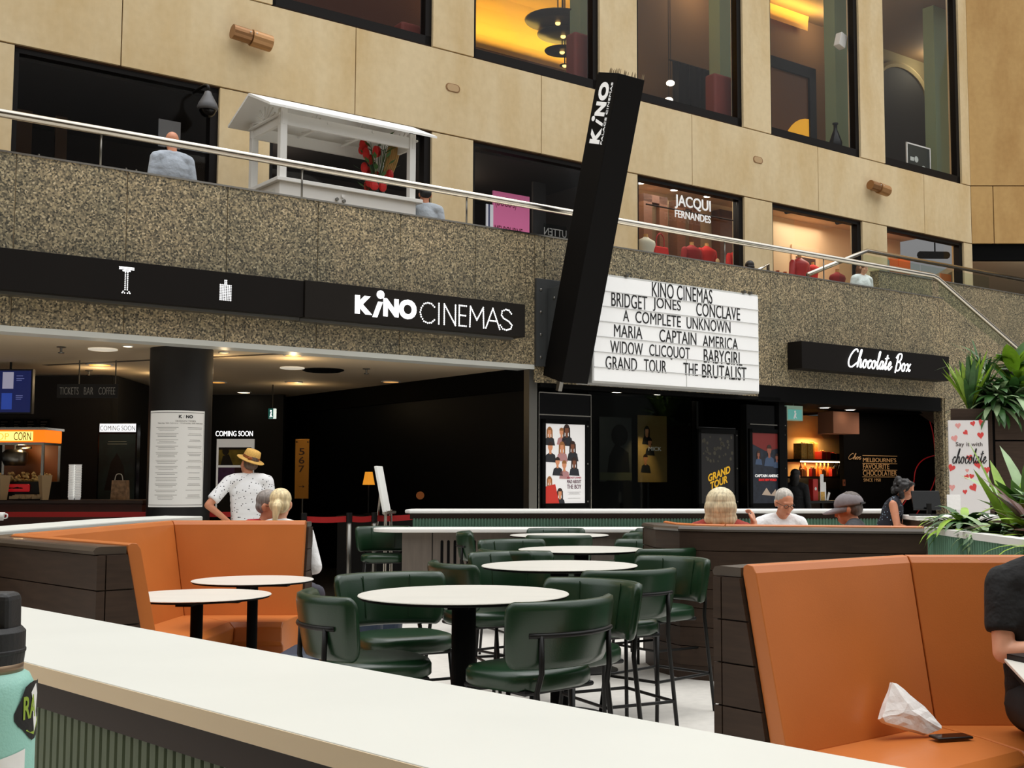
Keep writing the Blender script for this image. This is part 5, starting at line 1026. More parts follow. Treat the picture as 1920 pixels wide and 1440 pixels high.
light('gallery_glow', 'POINT', FW(8.4, 5.2, 6.2), 8, (1, .85, .7), .1); light('show_glow', 'POINT', FW(11.6, 5.0, 6.3), 10, (1, .8, .6), .1)
# pink poster and reversed lettering
t = 3.75; s0, z1 = pf(925, 357, t); s1 = S(993, t, 350); r = fthing('pink_poster', 'pink exhibition poster standing behind the dark glass shopfront', 'poster', s0, t, Z_UP); h = z1 - Z_UP; w_ = s1 - s0
b = nb(); bx(b, 0, w_, 0, .03, .2, h); obj('poster_sheet', b, mat('poster rose', (214, 110, 158), .6, emit=.25), r); b = nb(); bx(b, -.05, w_ + .05, .03, .3, 0, .2); obj('poster_stand', b, 'black', r)
pk = mat('poster wine', (120, 20, 60), .6)
text(r, "(DOGO'S)", w_ * .06, w_ * .62, h - .28, h - .12, -.003, pk); text(r, 'MELBOURNE', w_ * .04, w_ * .8, h - .72, h - .58, -.003, pk)
b = nb(); bx(b, w_ * .42, w_ * .97, -.004, 0, h - 1.6, h - .92); obj('pale_grid', b, mat('pale grid', (210, 200, 200), .7), r); b = nb()
for k in range(7): bx(b, w_ * .42 + w_ * .55 * k / 6 - .004, w_ * .42 + w_ * .55 * k / 6 + .004, -.006, -.004, h - 1.6, h - .92); bx(b, w_ * .42, w_ * .97, -.006, -.004, h - 1.6 + .68 * k / 6 - .004, h - 1.6 + .68 * k / 6 + .004)
obj('grid_lines', b, mat('grid grey', (150, 140, 146), .7), r)
b = nb(); lines(b, w_ * .06, w_ * .3, [h - 1.0, h - 1.1, h - 1.2], .012, -.0005, .4); obj('fine_print', b, pk, r)
t = 3.9; s0 = S(1000, t, 345); s1 = S(1011, t, 345); r = fthing('dark_screen', 'upright dark grey board right of pink poster', 'board', s0, t, Z_UP); b = nb(); bx(b, 0, s1 - s0 + .15, 0, .05, 0, Zf(1000, 340, t) - Z_UP); obj('board', b, mat('dark slate board', (42, 42, 42), .6), r); b = nb(); bx(b, 0, s1 - s0 + .15, -.1, .15, 0, .06); obj('board_foot', b, 'matt', r)
t = 3.7; s0, z1 = pf(1020, 427, t); s1 = S(1062, t, 427); r = fthing('window_lettering', 'reversed white capitals low on dark glass left of pylon', 'lettering', s0, t, z1 - .12); text(r, 'UTTEN', 0, s1 - s0, 0, .13, 0, mat('grey letter', (150, 150, 146), .6, emit=.2), mirror=True)
b = nb(); bx(b, 0, s1 - s0, .0, .012, -(z1 - .12 - Z_UP), .2); obj('glass_screen', b, 'dglass', r)
t = 3.6; s0, z1 = pf(912, 382, t); r = fthing('white_banner', 'small white and blue leaflet stand beside the pink poster', 'leaflet stand', s0, t, Z_UP); b = nb(); bx(b, 0, .14, 0, .02, .5, z1 - Z_UP); obj('leaflet', b, mat('leaflet white', (220, 222, 228), .6, emit=.2), r); b = nb(); bx(b, .04, .07, -.004, 0, .5, z1 - Z_UP); obj('blue_stripe', b, mat('leaflet navy', (50, 60, 110), .6), r); b = nb(); bx(b, -.02, .16, .0, .15, 0, .5); obj('stand', b, 'black', r)
# upper windows: amber vault, pendants, seats, mirror, arch
def vault(name, s0, s1, t0, t1, z0, z1, en, ar=.25):
    b = nb(); n_ = 12; A = []
    for k in range(n_ + 1):
        a_ = PI / 2 * k / n_; A.append([vv(b, (x, t1 - (t1 - t0) * (1 - math.cos(a_)), z0 + (z1 - z0) * math.sin(a_))) for x in (s0, s1)])
    for p_, q_ in zip(A, A[1:]): fc(b, (p_[0], p_[1], q_[1], q_[0]))
    bmesh.ops.solidify(b, geom=b.faces[:], thickness=.05); fstruct(name, b, 'amber')
    light('cove_lamp', 'AREA', FW((s0 + s1) / 2, t1 - .35, z0 + .08), en, (1, .68, .14), s1 - s0, (PI, 0, ANG), ar)
vault('ceiling_vault', 12.2, 16.2, 3.95, 6.2, Zf(1000, 112, 6.1), Zf(1000, 112, 6.1) + 1.9, 60)
b = nb(); bx(b, 12.2, 16.2, 5.5, 5.6, Z_BT, Zf(1000, 120, 5.55)); fstruct('wall_cove', b, UPW)
def pendant(u, v, t, R_, label):
    s_, z_ = pf(u, v, t); r = fthing('pendant_lamp', label, 'pendant lamp', s_, t, z_, 'black disc pendants'); b = nb(); lathe(b, [(.02, .16 * R_), (R_ * .5, .13 * R_), (R_, 0), (R_ * .98, -.02), (R_ * .5, -.06 * R_), (.05, -.08 * R_)], n=32); obj('disc_shade', b, mat('pierced black', (24, 20, 12), .35, .5, var=.8, scale=30), r, smooth=True); b = nb(); tube(b, [(0, 0, .1 * R_), (0, 0, 11.9 - z_)], .012, 6); obj('cord', b, 'black', r); b = nb(); ell(b, (0, 0, -.09 * R_), (.05, .05, .04)); obj('bulb', b, mat('bulb glow', (255, 200, 110), .5, emit=3), r)
pendant(1046, 38, 4.6, .62, 'largest black disc pendant, highest in amber window'); pendant(1056, 64, 5.0, .5, 'middle black disc pendant in amber window'); pendant(1054, 95, 5.2, .34, 'smallest black disc pendant, lowest in amber window'); pendant(1059, 122, 5.3, .10, 'tiny dark pendant low in amber window')
for u0, u1, v0, lb in ((1078, 1118, 60, 'rust red tall seat back right side of amber window'), (1340, 1378, 138, 'rust red tall seat back in window right of the pylon'), (752, 790, 40, 'dim rust seat back in the top left window')):
    t = 3.42; s0 = S(u0, t, 150); s1 = S(u1, t, 150); r = fthing('seat_back', lb, 'seat', s0, t, Z_BT, 'upholstered seat backs upstairs'); h = Zf(u0 + 10, v0, t) - Z_BT; b = nb(); bx(b, 0, s1 - s0, 0, .28, .1, h); obj('upholstery', b, 'rust', r, bev=.05, seg=3); b = nb(); bx(b, .03, s1 - s0 - .03, .02, .26, 0, .1); obj('plinth', b, 'brown', r)
# bar window: curtain and spots
t = 5.6; s0, s1 = S(1262, t, 150), S(1350, t, 150); r = fthing('curtain', 'dark pleated curtain inside the window right of pylon', 'curtain', s0, t, Z_BT); b = nb(); n_ = 40; h = Zf(1300, 125, t) - Z_BT
A = [vv(b, ((s1 - s0) * k / n_, .06 * math.sin(k * 1.4), .02)) for k in range(n_ + 1)]; B_ = [vv(b, (v.co.x, v.co.y, h)) for v in A]
for k in range(n_): fc(b, (A[k], A[k + 1], B_[k + 1], B_[k]))
bmesh.ops.solidify(b, geom=b.faces[:], thickness=.02); obj('cloth', b, mat('dark curtain', (40, 34, 28), .9), r); b = nb(); tube(b, [(-.1, 0, h), (s1 - s0 + .1, 0, h)], .02, 8); obj('curtain_rail', b, 'black', r)
for k, (u, v) in enumerate(((1257, 156), (1254, 188))):
    t = 5.6; s_, z_ = pf(u, v, t); r = fthing('globe_lamp', 'small white globe lamp in window right of pylon, %s' % ('upper', 'lower')[k], 'lamp', s_, t, z_, 'globe lamps upstairs'); b = nb(); ell(b, (0, 0, 0), (.09, .09, .06)); obj('globe', b, mat('globe glow', (255, 236, 206), .5, emit=5), r); b = nb(); tube(b, [(0, 0, .05), (0, 0, ZT - z_)], .008, 5); obj('cord', b, 'black', r)
light('bar_glow', 'POINT', FW(18.6, 5.6, 12.35), 34, (1, .78, .5), .2); light('lounge_glow', 'POINT', FW(9.4, 5.6, 12.35), 22, (1, .66, .45), .2); light('parlour_glow', 'POINT', FW(22.6, 5.6, 12.35), 26, (1, .8, .52), .2); light('hall_glow', 'POINT', FW(26.8, 5.6, 12.35), 40, (1, .92, .7), .2)
# parlour: amber cove at top left, framed lit niche
zv = Zf(1480, 42, 6.0); vault('ceiling_cove', S(1440, 6.0, 30), S(1520, 6.0, 30), 4.3, 6.1, zv, zv + 1.6, 30)
t = 5.2; s0, z0 = pf(1449, 262, t); s1 = S(1531, t, 200); z1 = Zf(1531, 130, t); r = fthing('framed_mirror', 'big black framed amber glowing panel with arcs upstairs', 'mirror', s0 - .3, t, Z_BT); s0 -= .3; w_ = s1 - s0; h0, h1 = z0 - .3 - Z_BT, z1 - Z_BT
b = nb()
for q in ((0, w_, 0, max(h0, .1)), (0, w_, h1 - .25, h1), (0, .2, 0, h1), (w_ - .22, w_, 0, h1)): bx(b, q[0], q[1], 0, .12, q[2], q[3])
obj('mirror_frame', b, 'black', r); b = nb(); bx(b, .1, w_ - .1, .06, .08, .1, h1 - .1); obj('mirror_panel', b, mat('amber panel', (120, 78, 42), .5), r)
b = nb(); plate(b, [(w_ - .2, h1 * .58)] + [(w_ - .2 - 1.0 * math.sin(a_), h1 * .10 + h1 * .46 * math.cos(a_)) for a_ in [PI / 2 * k / 10 for k in range(11)]] + [(w_ - .2, h1 * .08)], .045, .06); obj('amber_arc', b, mat('lit amber arc', (236, 170, 40), .6, emit=.55), r)
b = nb(); lathe(b, [(.06, 0), (.06, .22), (.05, .24)], (0.45, -.25, max(h0, .1)), n=10); obj('ornament', b, 'counter', r)
t = 3.40; s_, z_ = pf(1567, 279, t); r = fthing('vase', 'glossy black bottle vase on the upper window sill', 'vase', s_, t, Z_BT + .10); b = nb(); lathe(b, [(.08, 0), (.13, .1), (.14, .25), (.08, .42), (.04, .52), (.04, .62), (.06, .66)], n=20); obj('vase_body', b, 'gloss', r, smooth=True); b = nb(); lathe(b, [(.062, .64), (.062, .665), (.05, .665)], n=16); obj('rim', b, 'black', r)
t = 3.36; s_, z_ = pf(1576, 77, t); r = fthing('wall_speaker', 'white angled speaker on pale green column upstairs', 'speaker', s_, t, z_); b = nb(); box(b, (0, 0, 0), (.2, .16, .3)); b.transform(Matrix.Rotation(.3, 4, 'Y')); obj('speaker_box', b, 'white', r, bev=.01); b = nb(); tube(b, [(.1, .05, 0), (.3, .15, -.02)], .015, 6); obj('bracket', b, 'white', r)
# hall: dark arch and framed notice
t = 6.28; s0, s1 = S(1640, t, 200), S(1733, t, 200); zt_ = Zf(1700, 132, t); b = nb(); n_ = 14; sm = (s0 + s1) / 2; rr_ = (s1 - s0) / 2
plate(b, [(s0, Z_BT), (s1, Z_BT)] + [(sm + rr_ * math.cos(PI * k / n_), zt_ - rr_ * .7 + rr_ * .7 * math.sin(PI * k / n_)) for k in range(n_ + 1)], t - .05, t + .02); fstruct('door_1', b, mat('dark arch', (34, 32, 28), .8))
b = nb(); tube(b, [(s1 + .05, t - .05, Z_BT)] + [(sm + (rr_ + .05) * math.cos(PI * k / n_), t - .05, zt_ - rr_ * .7 + (rr_ * .7 + .05) * math.sin(PI * k / n_)) for k in range(n_ + 1)] + [(s0 - .05, t - .05, Z_BT)], .09, 6); fstruct('trim_12', b, mat('arch cream', (140, 126, 88), .8))
t = 3.4; s0, z0 = pf(1701, 312, t); s1 = S(1745, t, 290); z1 = Zf(1701, 266, t); r = fthing('framed_notice', 'white framed notice standing on sill of far right window', 'notice', s0, t, Z_BT + .12); w_ = s1 - s0; h = z1 - Z_BT - .12; b = nb()
for q in ((0, w_, 0, .03), (0, w_, h - .03, h), (0, .03, 0, h), (w_ - .03, w_, 0, h)): bx(b, q[0], q[1], 0, .03, q[2], q[3])
obj('notice_frame', b, 'white', r); b = nb(); bx(b, .03, w_ - .03, .01, .02, .03, h - .03); obj('notice_sheet', b, mat('notice dark', (34, 42, 36), .3), r)
b = nb(); plate(b, circ(w_ * .4, h * .5, .07), .006, .01); plate(b, circ(w_ * .7, h * .2, .09, .1), .006, .01); bx(b, w_ * .15, w_ * .3, .006, .01, h * .42, h * .55); obj('notice_drawing', b, mat('notice pale', (200, 206, 200), .6), r)
# ================================================================ FURNITURE
def flutes(p, q, z0, z1, pitch, r, side):     # half-round ribs along p-q, standing out to the given side
    p, q = Vector(p), Vector(q); d = (q - p); L_ = d.length; d.normalize(); n = Vector((-d.y, d.x)) * side; b = nb(); k = 0; K = int(L_ / pitch)
    for k in range(K):
        c = p + d * (k + .5) * pitch; ring = []
        for j in range(5):
            a_ = PI * j / 4; ring.append((c.x + d.x * r * math.cos(a_) + n.x * r * 1.1 * math.sin(a_), c.y + d.y * r * math.cos(a_) + n.y * r * 1.1 * math.sin(a_)))
        A = [vv(b, (x, y, z0)) for x, y in ring]; B_ = [vv(b, (x, y, z1)) for x, y in ring]
        for j in range(4): fc(b, (A[j], A[j + 1], B_[j + 1], B_[j]))
    w_ = n * .02
    A = [vv(b, (x.x, x.y, z)) for x in (p - w_, q - w_) for z in (z0, z1)]; B_ = [vv(b, (x.x, x.y, z)) for x in (p, q) for z in (z0, z1)]
    for f in ((0, 1, 3, 2),): fc(b, [A[i] for i in f]); fc(b, [B_[i] for i in f[::-1]])
    fc(b, (A[1], B_[1], B_[3], A[3])); fc(b, (A[0], A[2], B_[2], B_[0]))
    return b
def quadslab(b, P, z0, z1): prism(b, [(p[0], p[1]) for p in P], z0, z1)
# ---- foreground counter
dF = Vector((-.7075, .7067)); nF = Vector((.7067, .7075))
zc = 1.05
pn = pz(65, 1245, zc); pfr = pz(65, 1141, zc); wF = (Vector((pfr.x, pfr.y)) - Vector((pn.x, pn.y))).dot(nF)
base = Vector((pn.x, pn.y)); A = base + dF * 1.5; B_ = base - dF * 3.4
r = thing('bar_counter', 'cream topped foreground bar counter with sage fluted front', 'counter')
b = nb(); quadslab(b, [A, B_, B_ + nF * wF, A + nF * wF], zc - .034, zc); obj('counter_top', b, ['counter'], r, bev=.002)
b = nb(); quadslab(b, [A + nF * .003, B_ + nF * .003, B_ - nF * .0015, A - nF * .0015], zc - .033, zc - .002); obj('front_edging', b, 'edge', r)
b = nb(); quadslab(b, [A + nF * .02, B_ + nF * .02, B_ + nF * (wF - .03), A + nF * (wF - .03)], zc - .088, zc - .034); obj('brown_band', b, 'brown', r)
obj('fluted_front', flutes(A + nF * .04, B_ + nF * .04, .10, zc - .088, .031, .0135, -1), 'flute', r)
b = nb(); quadslab(b, [A + nF * .05, B_ + nF * .05, B_ + nF * (wF - .05), A + nF * (wF - .05)], .0, zc - .088); obj('carcass', b, 'wood', r)
# near end of the same counter run carries the bottle (below the frame)
b = nb(); quadslab(b, [(-1.6, .62), (-.1, .62), (-.1, 1.15), (-1.6, 1.15)], zc - .034, zc); obj('return_top', b, 'counter', r); b = nb(); quadslab(b, [(-1.55, .66), (-.15, .66), (-.15, 1.1), (-1.55, 1.1)], 0, zc - .034); obj('return_carcass', b, 'wood', r)
# ---- bottle
c = py(-42, 1300, 1.0); r = thing('water_bottle', 'mint green water bottle with black lid and torn sticker', 'bottle', (c.x, 1.0, zc)); RB = .0437; hs = py(0, 1262, .99).z - zc
b = nb(); lathe(b, [(RB * .97, 0), (RB, .006), (RB, hs - .028), (RB * .96, hs - .012), (RB * .86, hs - .003), (RB * .74, hs)], n=40, capt=False); obj('bottle_body', b, mat('mint powder coat', (158, 214, 200), .45, var=.03, scale=20, bump=.15, bscale=500), r, smooth=True)
b = nb(); lathe(b, [(RB * .76, hs - .002), (RB * .76, hs + .008)], n=40); obj('steel_collar', b, mat('worn steel', (150, 128, 104), .4, .8), r, smooth=True)
hl = py(0, 1228, .99).z - zc; ht = py(0, 1178, .99).z - zc
b = nb(); lathe(b, [(RB * .76, hs + .006), (RB * .78, hl), (RB * .795, hl + .001), (RB * .795, hl + .003), (RB * .78, hl + .0035), (RB * .78, ht - .004), (RB * .70, ht), (.001, ht)], n=40); obj('lid', b, mat('black plastic', (22, 22, 23), .55, bump=.1, bscale=400), r, smooth=False, bev=.0008)
hp = py(0, 1112, .99).z - zc
b = nb(); bx(b, -.029, .029, -.014, .014, ht - .012, hp)
for v in b.verts:
    if v.co.z > hp - .02: v.co.x *= .97
obj('carry_loop', b, MATS['black plastic'], r, bev=.006, seg=3)
b = nb(); k0 = 20
for v_ in (0,):
    a_c = .18; zz0, zz1 = py(40, 1400, .97).z - zc, py(40, 1288, .97).z - zc; zm = (zz0 + zz1) / 2; hr = (zz1 - zz0) / 2; ring = []
    for k in range(28):
        a_ = 2 * PI * k / 28; q = 1 + .06 * math.sin(k * 5.1) + .04 * random.random(); aa = a_c + (.62 * q * math.cos(a_)); ring.append((aa, zm + hr * q * math.sin(a_)))
    RR = [[vv(b, (RB * 1.010 * math.cos(a_c + (a - a_c) * f), RB * 1.010 * math.sin(a_c + (a - a_c) * f), zm + (z - zm) * f)) for a, z in ring] for f in (1, .85, .7, .55, .4, .25, .1)]
    for Q0, Q1 in zip(RR, RR[1:]):
        for k in range(28): fc(b, (Q0[k], Q0[(k + 1) % 28], Q1[(k + 1) % 28], Q1[k]))
    fc(b, RR[-1])
obj('sticker', b, 'ink', r)
def onb(o, a_c, hw):
    for v in o.data.vertices: a = a_c + v.co.x / RB; q = RB * 1.016 - v.co.y; v.co = Vector((q * math.cos(a), q * math.sin(a), v.co.z))
b = nb(); plate(b, [(-.006, zm + .014), (.002, zm + .02), (.006, zm + .012), (.003, zm - .002), (.007, zm - .01), (.001, zm - .018), (-.002, zm - .006), (-.003, zm + .004)], -.0002, 0); onb(obj('sticker_flash', b, 'paper', r), .08, 1)
o = text(r, 'RA', -.008, .010, zm - .006, zm + .012, 0, mat('sticker lime', (150, 176, 60), .6), th=.0003, off=.02); onb(o, -.10, 1)
b = nb(); plate(b, [(-.012, zm - .015), (.012, zm - .008), (.008, zm - .013), (.0, zm - .02)], -.0002, 0); onb(obj('sticker_stroke', b, MATS['sticker lime'], r), .08, 1)
zl_ = py(0, 1440, .96).z - zc
b = nb(); A = [(-1.75 + .04 * k, (.012 if k < 6 else .012 - .0) ) for k in range(40)]
ring0 = [vv(b, (RB * 1.01 * math.cos(a), RB * 1.01 * math.sin(a), .0)) for a, _ in A]; ring1 = [vv(b, (RB * 1.01 * math.cos(a), RB * 1.01 * math.sin(a), zl_ - .004 + .012 * i / 39)) for i, (a, _) in enumerate(A)]
for k in range(39): fc(b, (ring0[k], ring0[k + 1], ring1[k + 1], ring1[k]))
obj('lower_label', b, 'paper', r)
b = nb(); ring0 = [vv(b, (RB * 1.014 * math.cos(a), RB * 1.014 * math.sin(a), 0)) for a, _ in A[10:34]]; ring1 = [vv(b, (RB * 1.014 * math.cos(a), RB * 1.014 * math.sin(a), max(.002, zl_ - .014 + .012 * i / 39))) for i, (a, _) in enumerate(A[10:34])]
for k in range(23): fc(b, (ring0[k], ring0[k + 1], ring1[k + 1], ring1[k]))
obj('lower_label_print', b, 'ink', r)

# ---- booths
V2 = lambda q: Vector((q[0], q[1]))
def booth(name, label, path, ztop, zseat, segs, wood_t=.16, cush=.09, depth=.52, ends=(1, 1), planks=6, capt=.05, wood_gap=.145):
    r = thing(name, label, 'booth seat', (0, 0, 0)); lean = .10
    for i, j in segs:      # interior lies to the left of the path
        b = nb(); prof = [(lean + .02, zseat - .1), (lean + .015, zseat), (-.015, ztop - .035), (-.012, ztop - .008), (.006, ztop), (.032, ztop - .004), (.05, ztop - .03), (cush + lean, zseat + .0), (cush + lean, zseat - .1)]
        sweep(b, path, prof, i, j, .0035); obj('back_cushion', b, 'tan', r, bev=.003, seg=2)
        b = nb(); prof = [(.0, .10), (.0, zseat - .03), (cush + lean - .01, zseat - .004), (cush + lean + depth * .5, zseat + .004), (cush + lean + depth - .05, zseat), (cush + lean + depth, zseat - .035), (cush + lean + depth - .005, zseat - .13), (cush + lean + depth - .05, zseat - .16), (cush + lean + depth - .08, .10)]
        sweep(b, path, prof, i, j, .003); obj('seat_cushion', b, 'tan', r, bev=.008, seg=2)
    zw = ztop - capt; g = .006; prof = [(lean + .015, .0), (-wood_t + .012, .0), (-wood_t + .012, .09)]; ph = (zw - .10) / planks
    for k in range(planks):
        z0 = .10 + ph * k; prof += [(-wood_t + .012, z0 - .001), (-wood_t, z0 + g * .5), (-wood_t, z0 + ph - g * .5)]
    prof += [(-wood_t + .012, zw), (-.018, zw), (lean + .012, zseat)]
    b = nb(); sweep(b, path, prof); obj('timber_wall', b, 'wood', r)
    b = nb(); prof = [(-.022, zw + .002), (-wood_t - .012, zw + .002), (-wood_t - .018, zw + .018), (-wood_t - .006, ztop - .016), (-wood_t + .02, ztop - .012), (-.022, ztop - .014)]; sweep(b, path, prof); obj('cap_rail', b, 'cap', r)
    b = nb(); prof = [(.0, .0), (.0, .10), (cush + lean + depth - .09, .10), (cush + lean + depth - .09, .0)]; sweep(b, path, prof); obj('plinth', b, 'matt', r)
    for i, j in ((0, 1), (-1, -2)):      # timber end tiles
        p = V2(path[i]); d = (p - V2(path[j])).normalized(); nl = V2((-d.y, d.x)) * (-1 if i == 0 else 1)
        if not (-3 < p.x < 3): continue
        for k in range(planks):
            z0, z1 = .10 + ph * k + g * .5, .10 + ph * (k + 1) - g * .5; sl_ = lambda z: -.02 + (lean + .03) * max(0, min(1, (zw - z) / (zw - zseat)))
            b = nb()
            for o0, o1, f in ((-wood_t - .004, -wood_t + .035, 1), (-wood_t + .041, 0, 0)):
                q0, q1 = (o1, o1) if f else (sl_(z0), sl_(z1)); P = [(o0, z0), (q0, z0), (q1, z1), (o0, z1)]
                A = [vv(b, (*(p + nl * o), z)) for o, z in P]; B_ = [vv(b, (*(p + nl * o + d * .012), z)) for o, z in P]
                fc(b, A); fc(b, B_[::-1])
                for m_ in range(4): fc(b, (A[m_], A[(m_ + 1) % 4], B_[(m_ + 1) % 4], B_[m_]))
            obj('end_tile', b, 'wood', r)
    return r
r = booth('booth', 'U shaped orange booth on the left with dark timber outside', [(-2.008, 9.2), (-3.03, 9.2), (-3.09, 6.78), (-2.07, 5.75)], 1.12, .445, [(0, 1), (1, 2), (2, 3)])
def endtile(r, P, dirv, ztop, n=6, w_=.16, m='wood'):
    pass
# rear bench carrying the two people seated behind the left booth
r = thing('bench', 'low orange bench behind the left booth, back to back', 'bench', (-2.5, 9.72, 0)); b = nb(); bx(b, -.75, .75, -.24, .28, .12, .44); obj('seat_cushion', b, 'tan', r, bev=.03, seg=3); b = nb(); bx(b, -.7, .7, -.2, .24, 0, .12); obj('plinth', b, 'matt', r)
PA, PB = pz(1397, 1058, 1.10), pz(1693, 1040, 1.10)
r = booth('booth', 'near right orange booth with timber end, paper bag on its seat', [(3.6, 5.13), (PB.x, PB.y), (PA.x, PA.y)], 1.10, .44, [(0, 1), (1, 2)], wood_t=.15)
b = nb()
r = booth('booth', 'far right booth seen from behind, dark planked timber and glossy cap', [(.70, 9.75), (.76, 9.30), (.88, 9.05), (1.08, 8.93), (2.42, 8.58)], 1.10, .44, [(0, 1), (1, 3), (3, 4)], wood_t=.17, planks=7)
# ---- white counter behind the left booth
r = thing('bar_counter', 'long white counter running behind the left booth', 'counter'); P = [(-3.40, 6.2), (-3.32, 9.45), (-3.13, 10.35), (-3.5, 10.5), (-3.72, 9.5), (-3.76, 6.2)]
b = nb(); prism(b, P, 1.075, 1.12); obj('counter_top', b, 'counter', r, bev=.01); b = nb(); prism(b, [(-3.36, 6.25), (-3.35, 9.4), (-3.3, 10.2), (-3.5, 10.3), (-3.66, 9.5), (-3.7, 6.25)], 0, 1.075); obj('carcass', b, 'wood', r)
p = pz(3, 976, 1.12); r = thing('cup', 'white cup at far left on the white counter', 'cup', (p.x - .03, p.y, 1.12)); b = nb(); lathe(b, [(.04, 0), (.05, .06), (.046, .06), (.036, .006)], n=18, capt=False); obj('cup_body', b, 'white', r, smooth=True); b = nb(); tube(b, cat_rom([(.045, 0, .05), (.07, 0, .045), (.068, 0, .02), (.042, 0, .015)]), .005, 6); obj('cup_handle', b, 'white', r)
# ---- far bar with fluted band, and the slotted timber station in front
Yb = 13.45; xl = py(757, 955, Yb).x; xr = 3.55
r = thing('bar_counter', 'white topped bar with green fluted band across the middle', 'counter'); b = nb(); P = [(xl, Yb + .1), (xl + .06, Yb), (xr, Yb - .0), (xr, Yb + .6), (xl + .06, Yb + .6), (xl, Yb + .5)]; prism(b, P, 1.065, 1.105); obj('counter_top', b, 'white', r, bev=.012)
b = nb(); bx(b, xl + .06, xr - .05, Yb + .06, Yb + .55, 1.0, 1.065); obj('brown_band', b, 'brown', r)
obj('fluted_front', flutes((xl + .09, Yb + .07), (xr - .05, Yb + .07), .12, 1.01, .034, .013, -1), 'flute2', r); b = nb(); bx(b, xl + .1, xr - .06, Yb + .08, Yb + .53, 0, 1.0); obj('carcass', b, 'wood', r)
Ys = 12.75; xs0 = py(692, 993, Ys).x; zs = .925; xw = py(752, 1000, Ys).x
r = thing('service_station', 'low grey timber service station with white top and vertical slots', 'counter'); b = nb(); P = [(xs0 + .3 + .3 * math.cos(a_), Ys + .28 + .28 * math.sin(a_)) for a_ in [PI / 2 + PI * k / 12 for k in range(13)]] + [(2.2, Ys), (2.2, Ys + .56)]; prism(b, P, zs - .04, zs); obj('counter_top', b, 'white', r, bev=.01)
b = nb(); bx(b, xw, 2.1, Ys + .08, Ys + .5, .13, zs - .04); obj('timber_front', b, 'grey', r)
b = nb(); bx(b, xw + .01, 2.1, Ys + .1, Ys + .5, 0, .13); obj('plinth', b, 'matt', r)
xg = py(809, 1010, Ys).x
b = nb(); bx(b, xg - .004, xg + .004, Ys + .076, Ys + .08, .13, zs - .04); obj('panel_gap', b, 'matt', r)
for k in range(20):
    x = py(827, 1030, Ys).x + .0675 * k + (.25 if k > 6 else 0)
    if x > 2.0: break
    b = nb(); z0, z1 = .55, py(827, 1016, Ys).z; plate(b, [(x - .014, z0), (x + .014, z0), (x + .014, z1)] + [(x + .014 * math.cos(a_), z1 + .014 * math.sin(a_)) for a_ in (PI * .25, PI * .5, PI * .75)] + [(x - .014, z1)], Ys + .075, Ys + .0795); obj('vent_slot', b, 'matt', r)

# ---- tables
def table(label, x, y, d, h, group, colr=.055):
    r = thing('round_table', label, 'table', (x, y, 0), 0, group); R_ = d / 2
    b = nb(); lathe(b, [(R_ - .004, h - .006), (R_, h - .003), (R_ - .002, h), (.001, h)], n=72, capb=False); o = obj('tabletop', b, 'top', r)
    b = nb(); lathe(b, [(R_ - .06, h - .022), (R_ - .012, h - .016), (R_ - .002, h - .0065), (.001, h - .0062)], n=72); obj('edge_band', b, 'matt', r)
    b = nb(); box(b, (0, 0, h - .032), (R_ * 1.2, .09, .022)); box(b, (0, 0, h - .0325), (.09, R_ * 1.2, .022)); obj('support_plate', b, 'matt', r)
    b = nb(); tube(b, [(0, 0, .02), (0, 0, h - .03)], colr, 24); obj('column', b, 'matt', r, smooth=False)
    b = nb(); lathe(b, [(R_ * .58, 0), (R_ * .58, .008), (R_ * .5, .016), (.07, .024)], n=48); obj('base_plate', b, 'black', r); return r
TB = [('large round table nearest the foreground counter, between green stools', -.506, 5.60, .95, .90), ('second round table from the front among green stools', -.10, 7.53, .95, .90), ('third round table from the front among green stools', .04, 9.34, .95, .90), ('farthest round table before the slotted timber station', -.16, 11.85, .95, .90)]
for q in TB: table(*q, 'tall round tables among the stools')
table('low round table in front of left booth, nearer the camera', -2.20, 7.2, .84, .75, 'low round tables at the left booth', .035); table('low round table in front of left booth, farther back', -2.17, 8.32, .80, .75, 'low round tables at the left booth', .035)
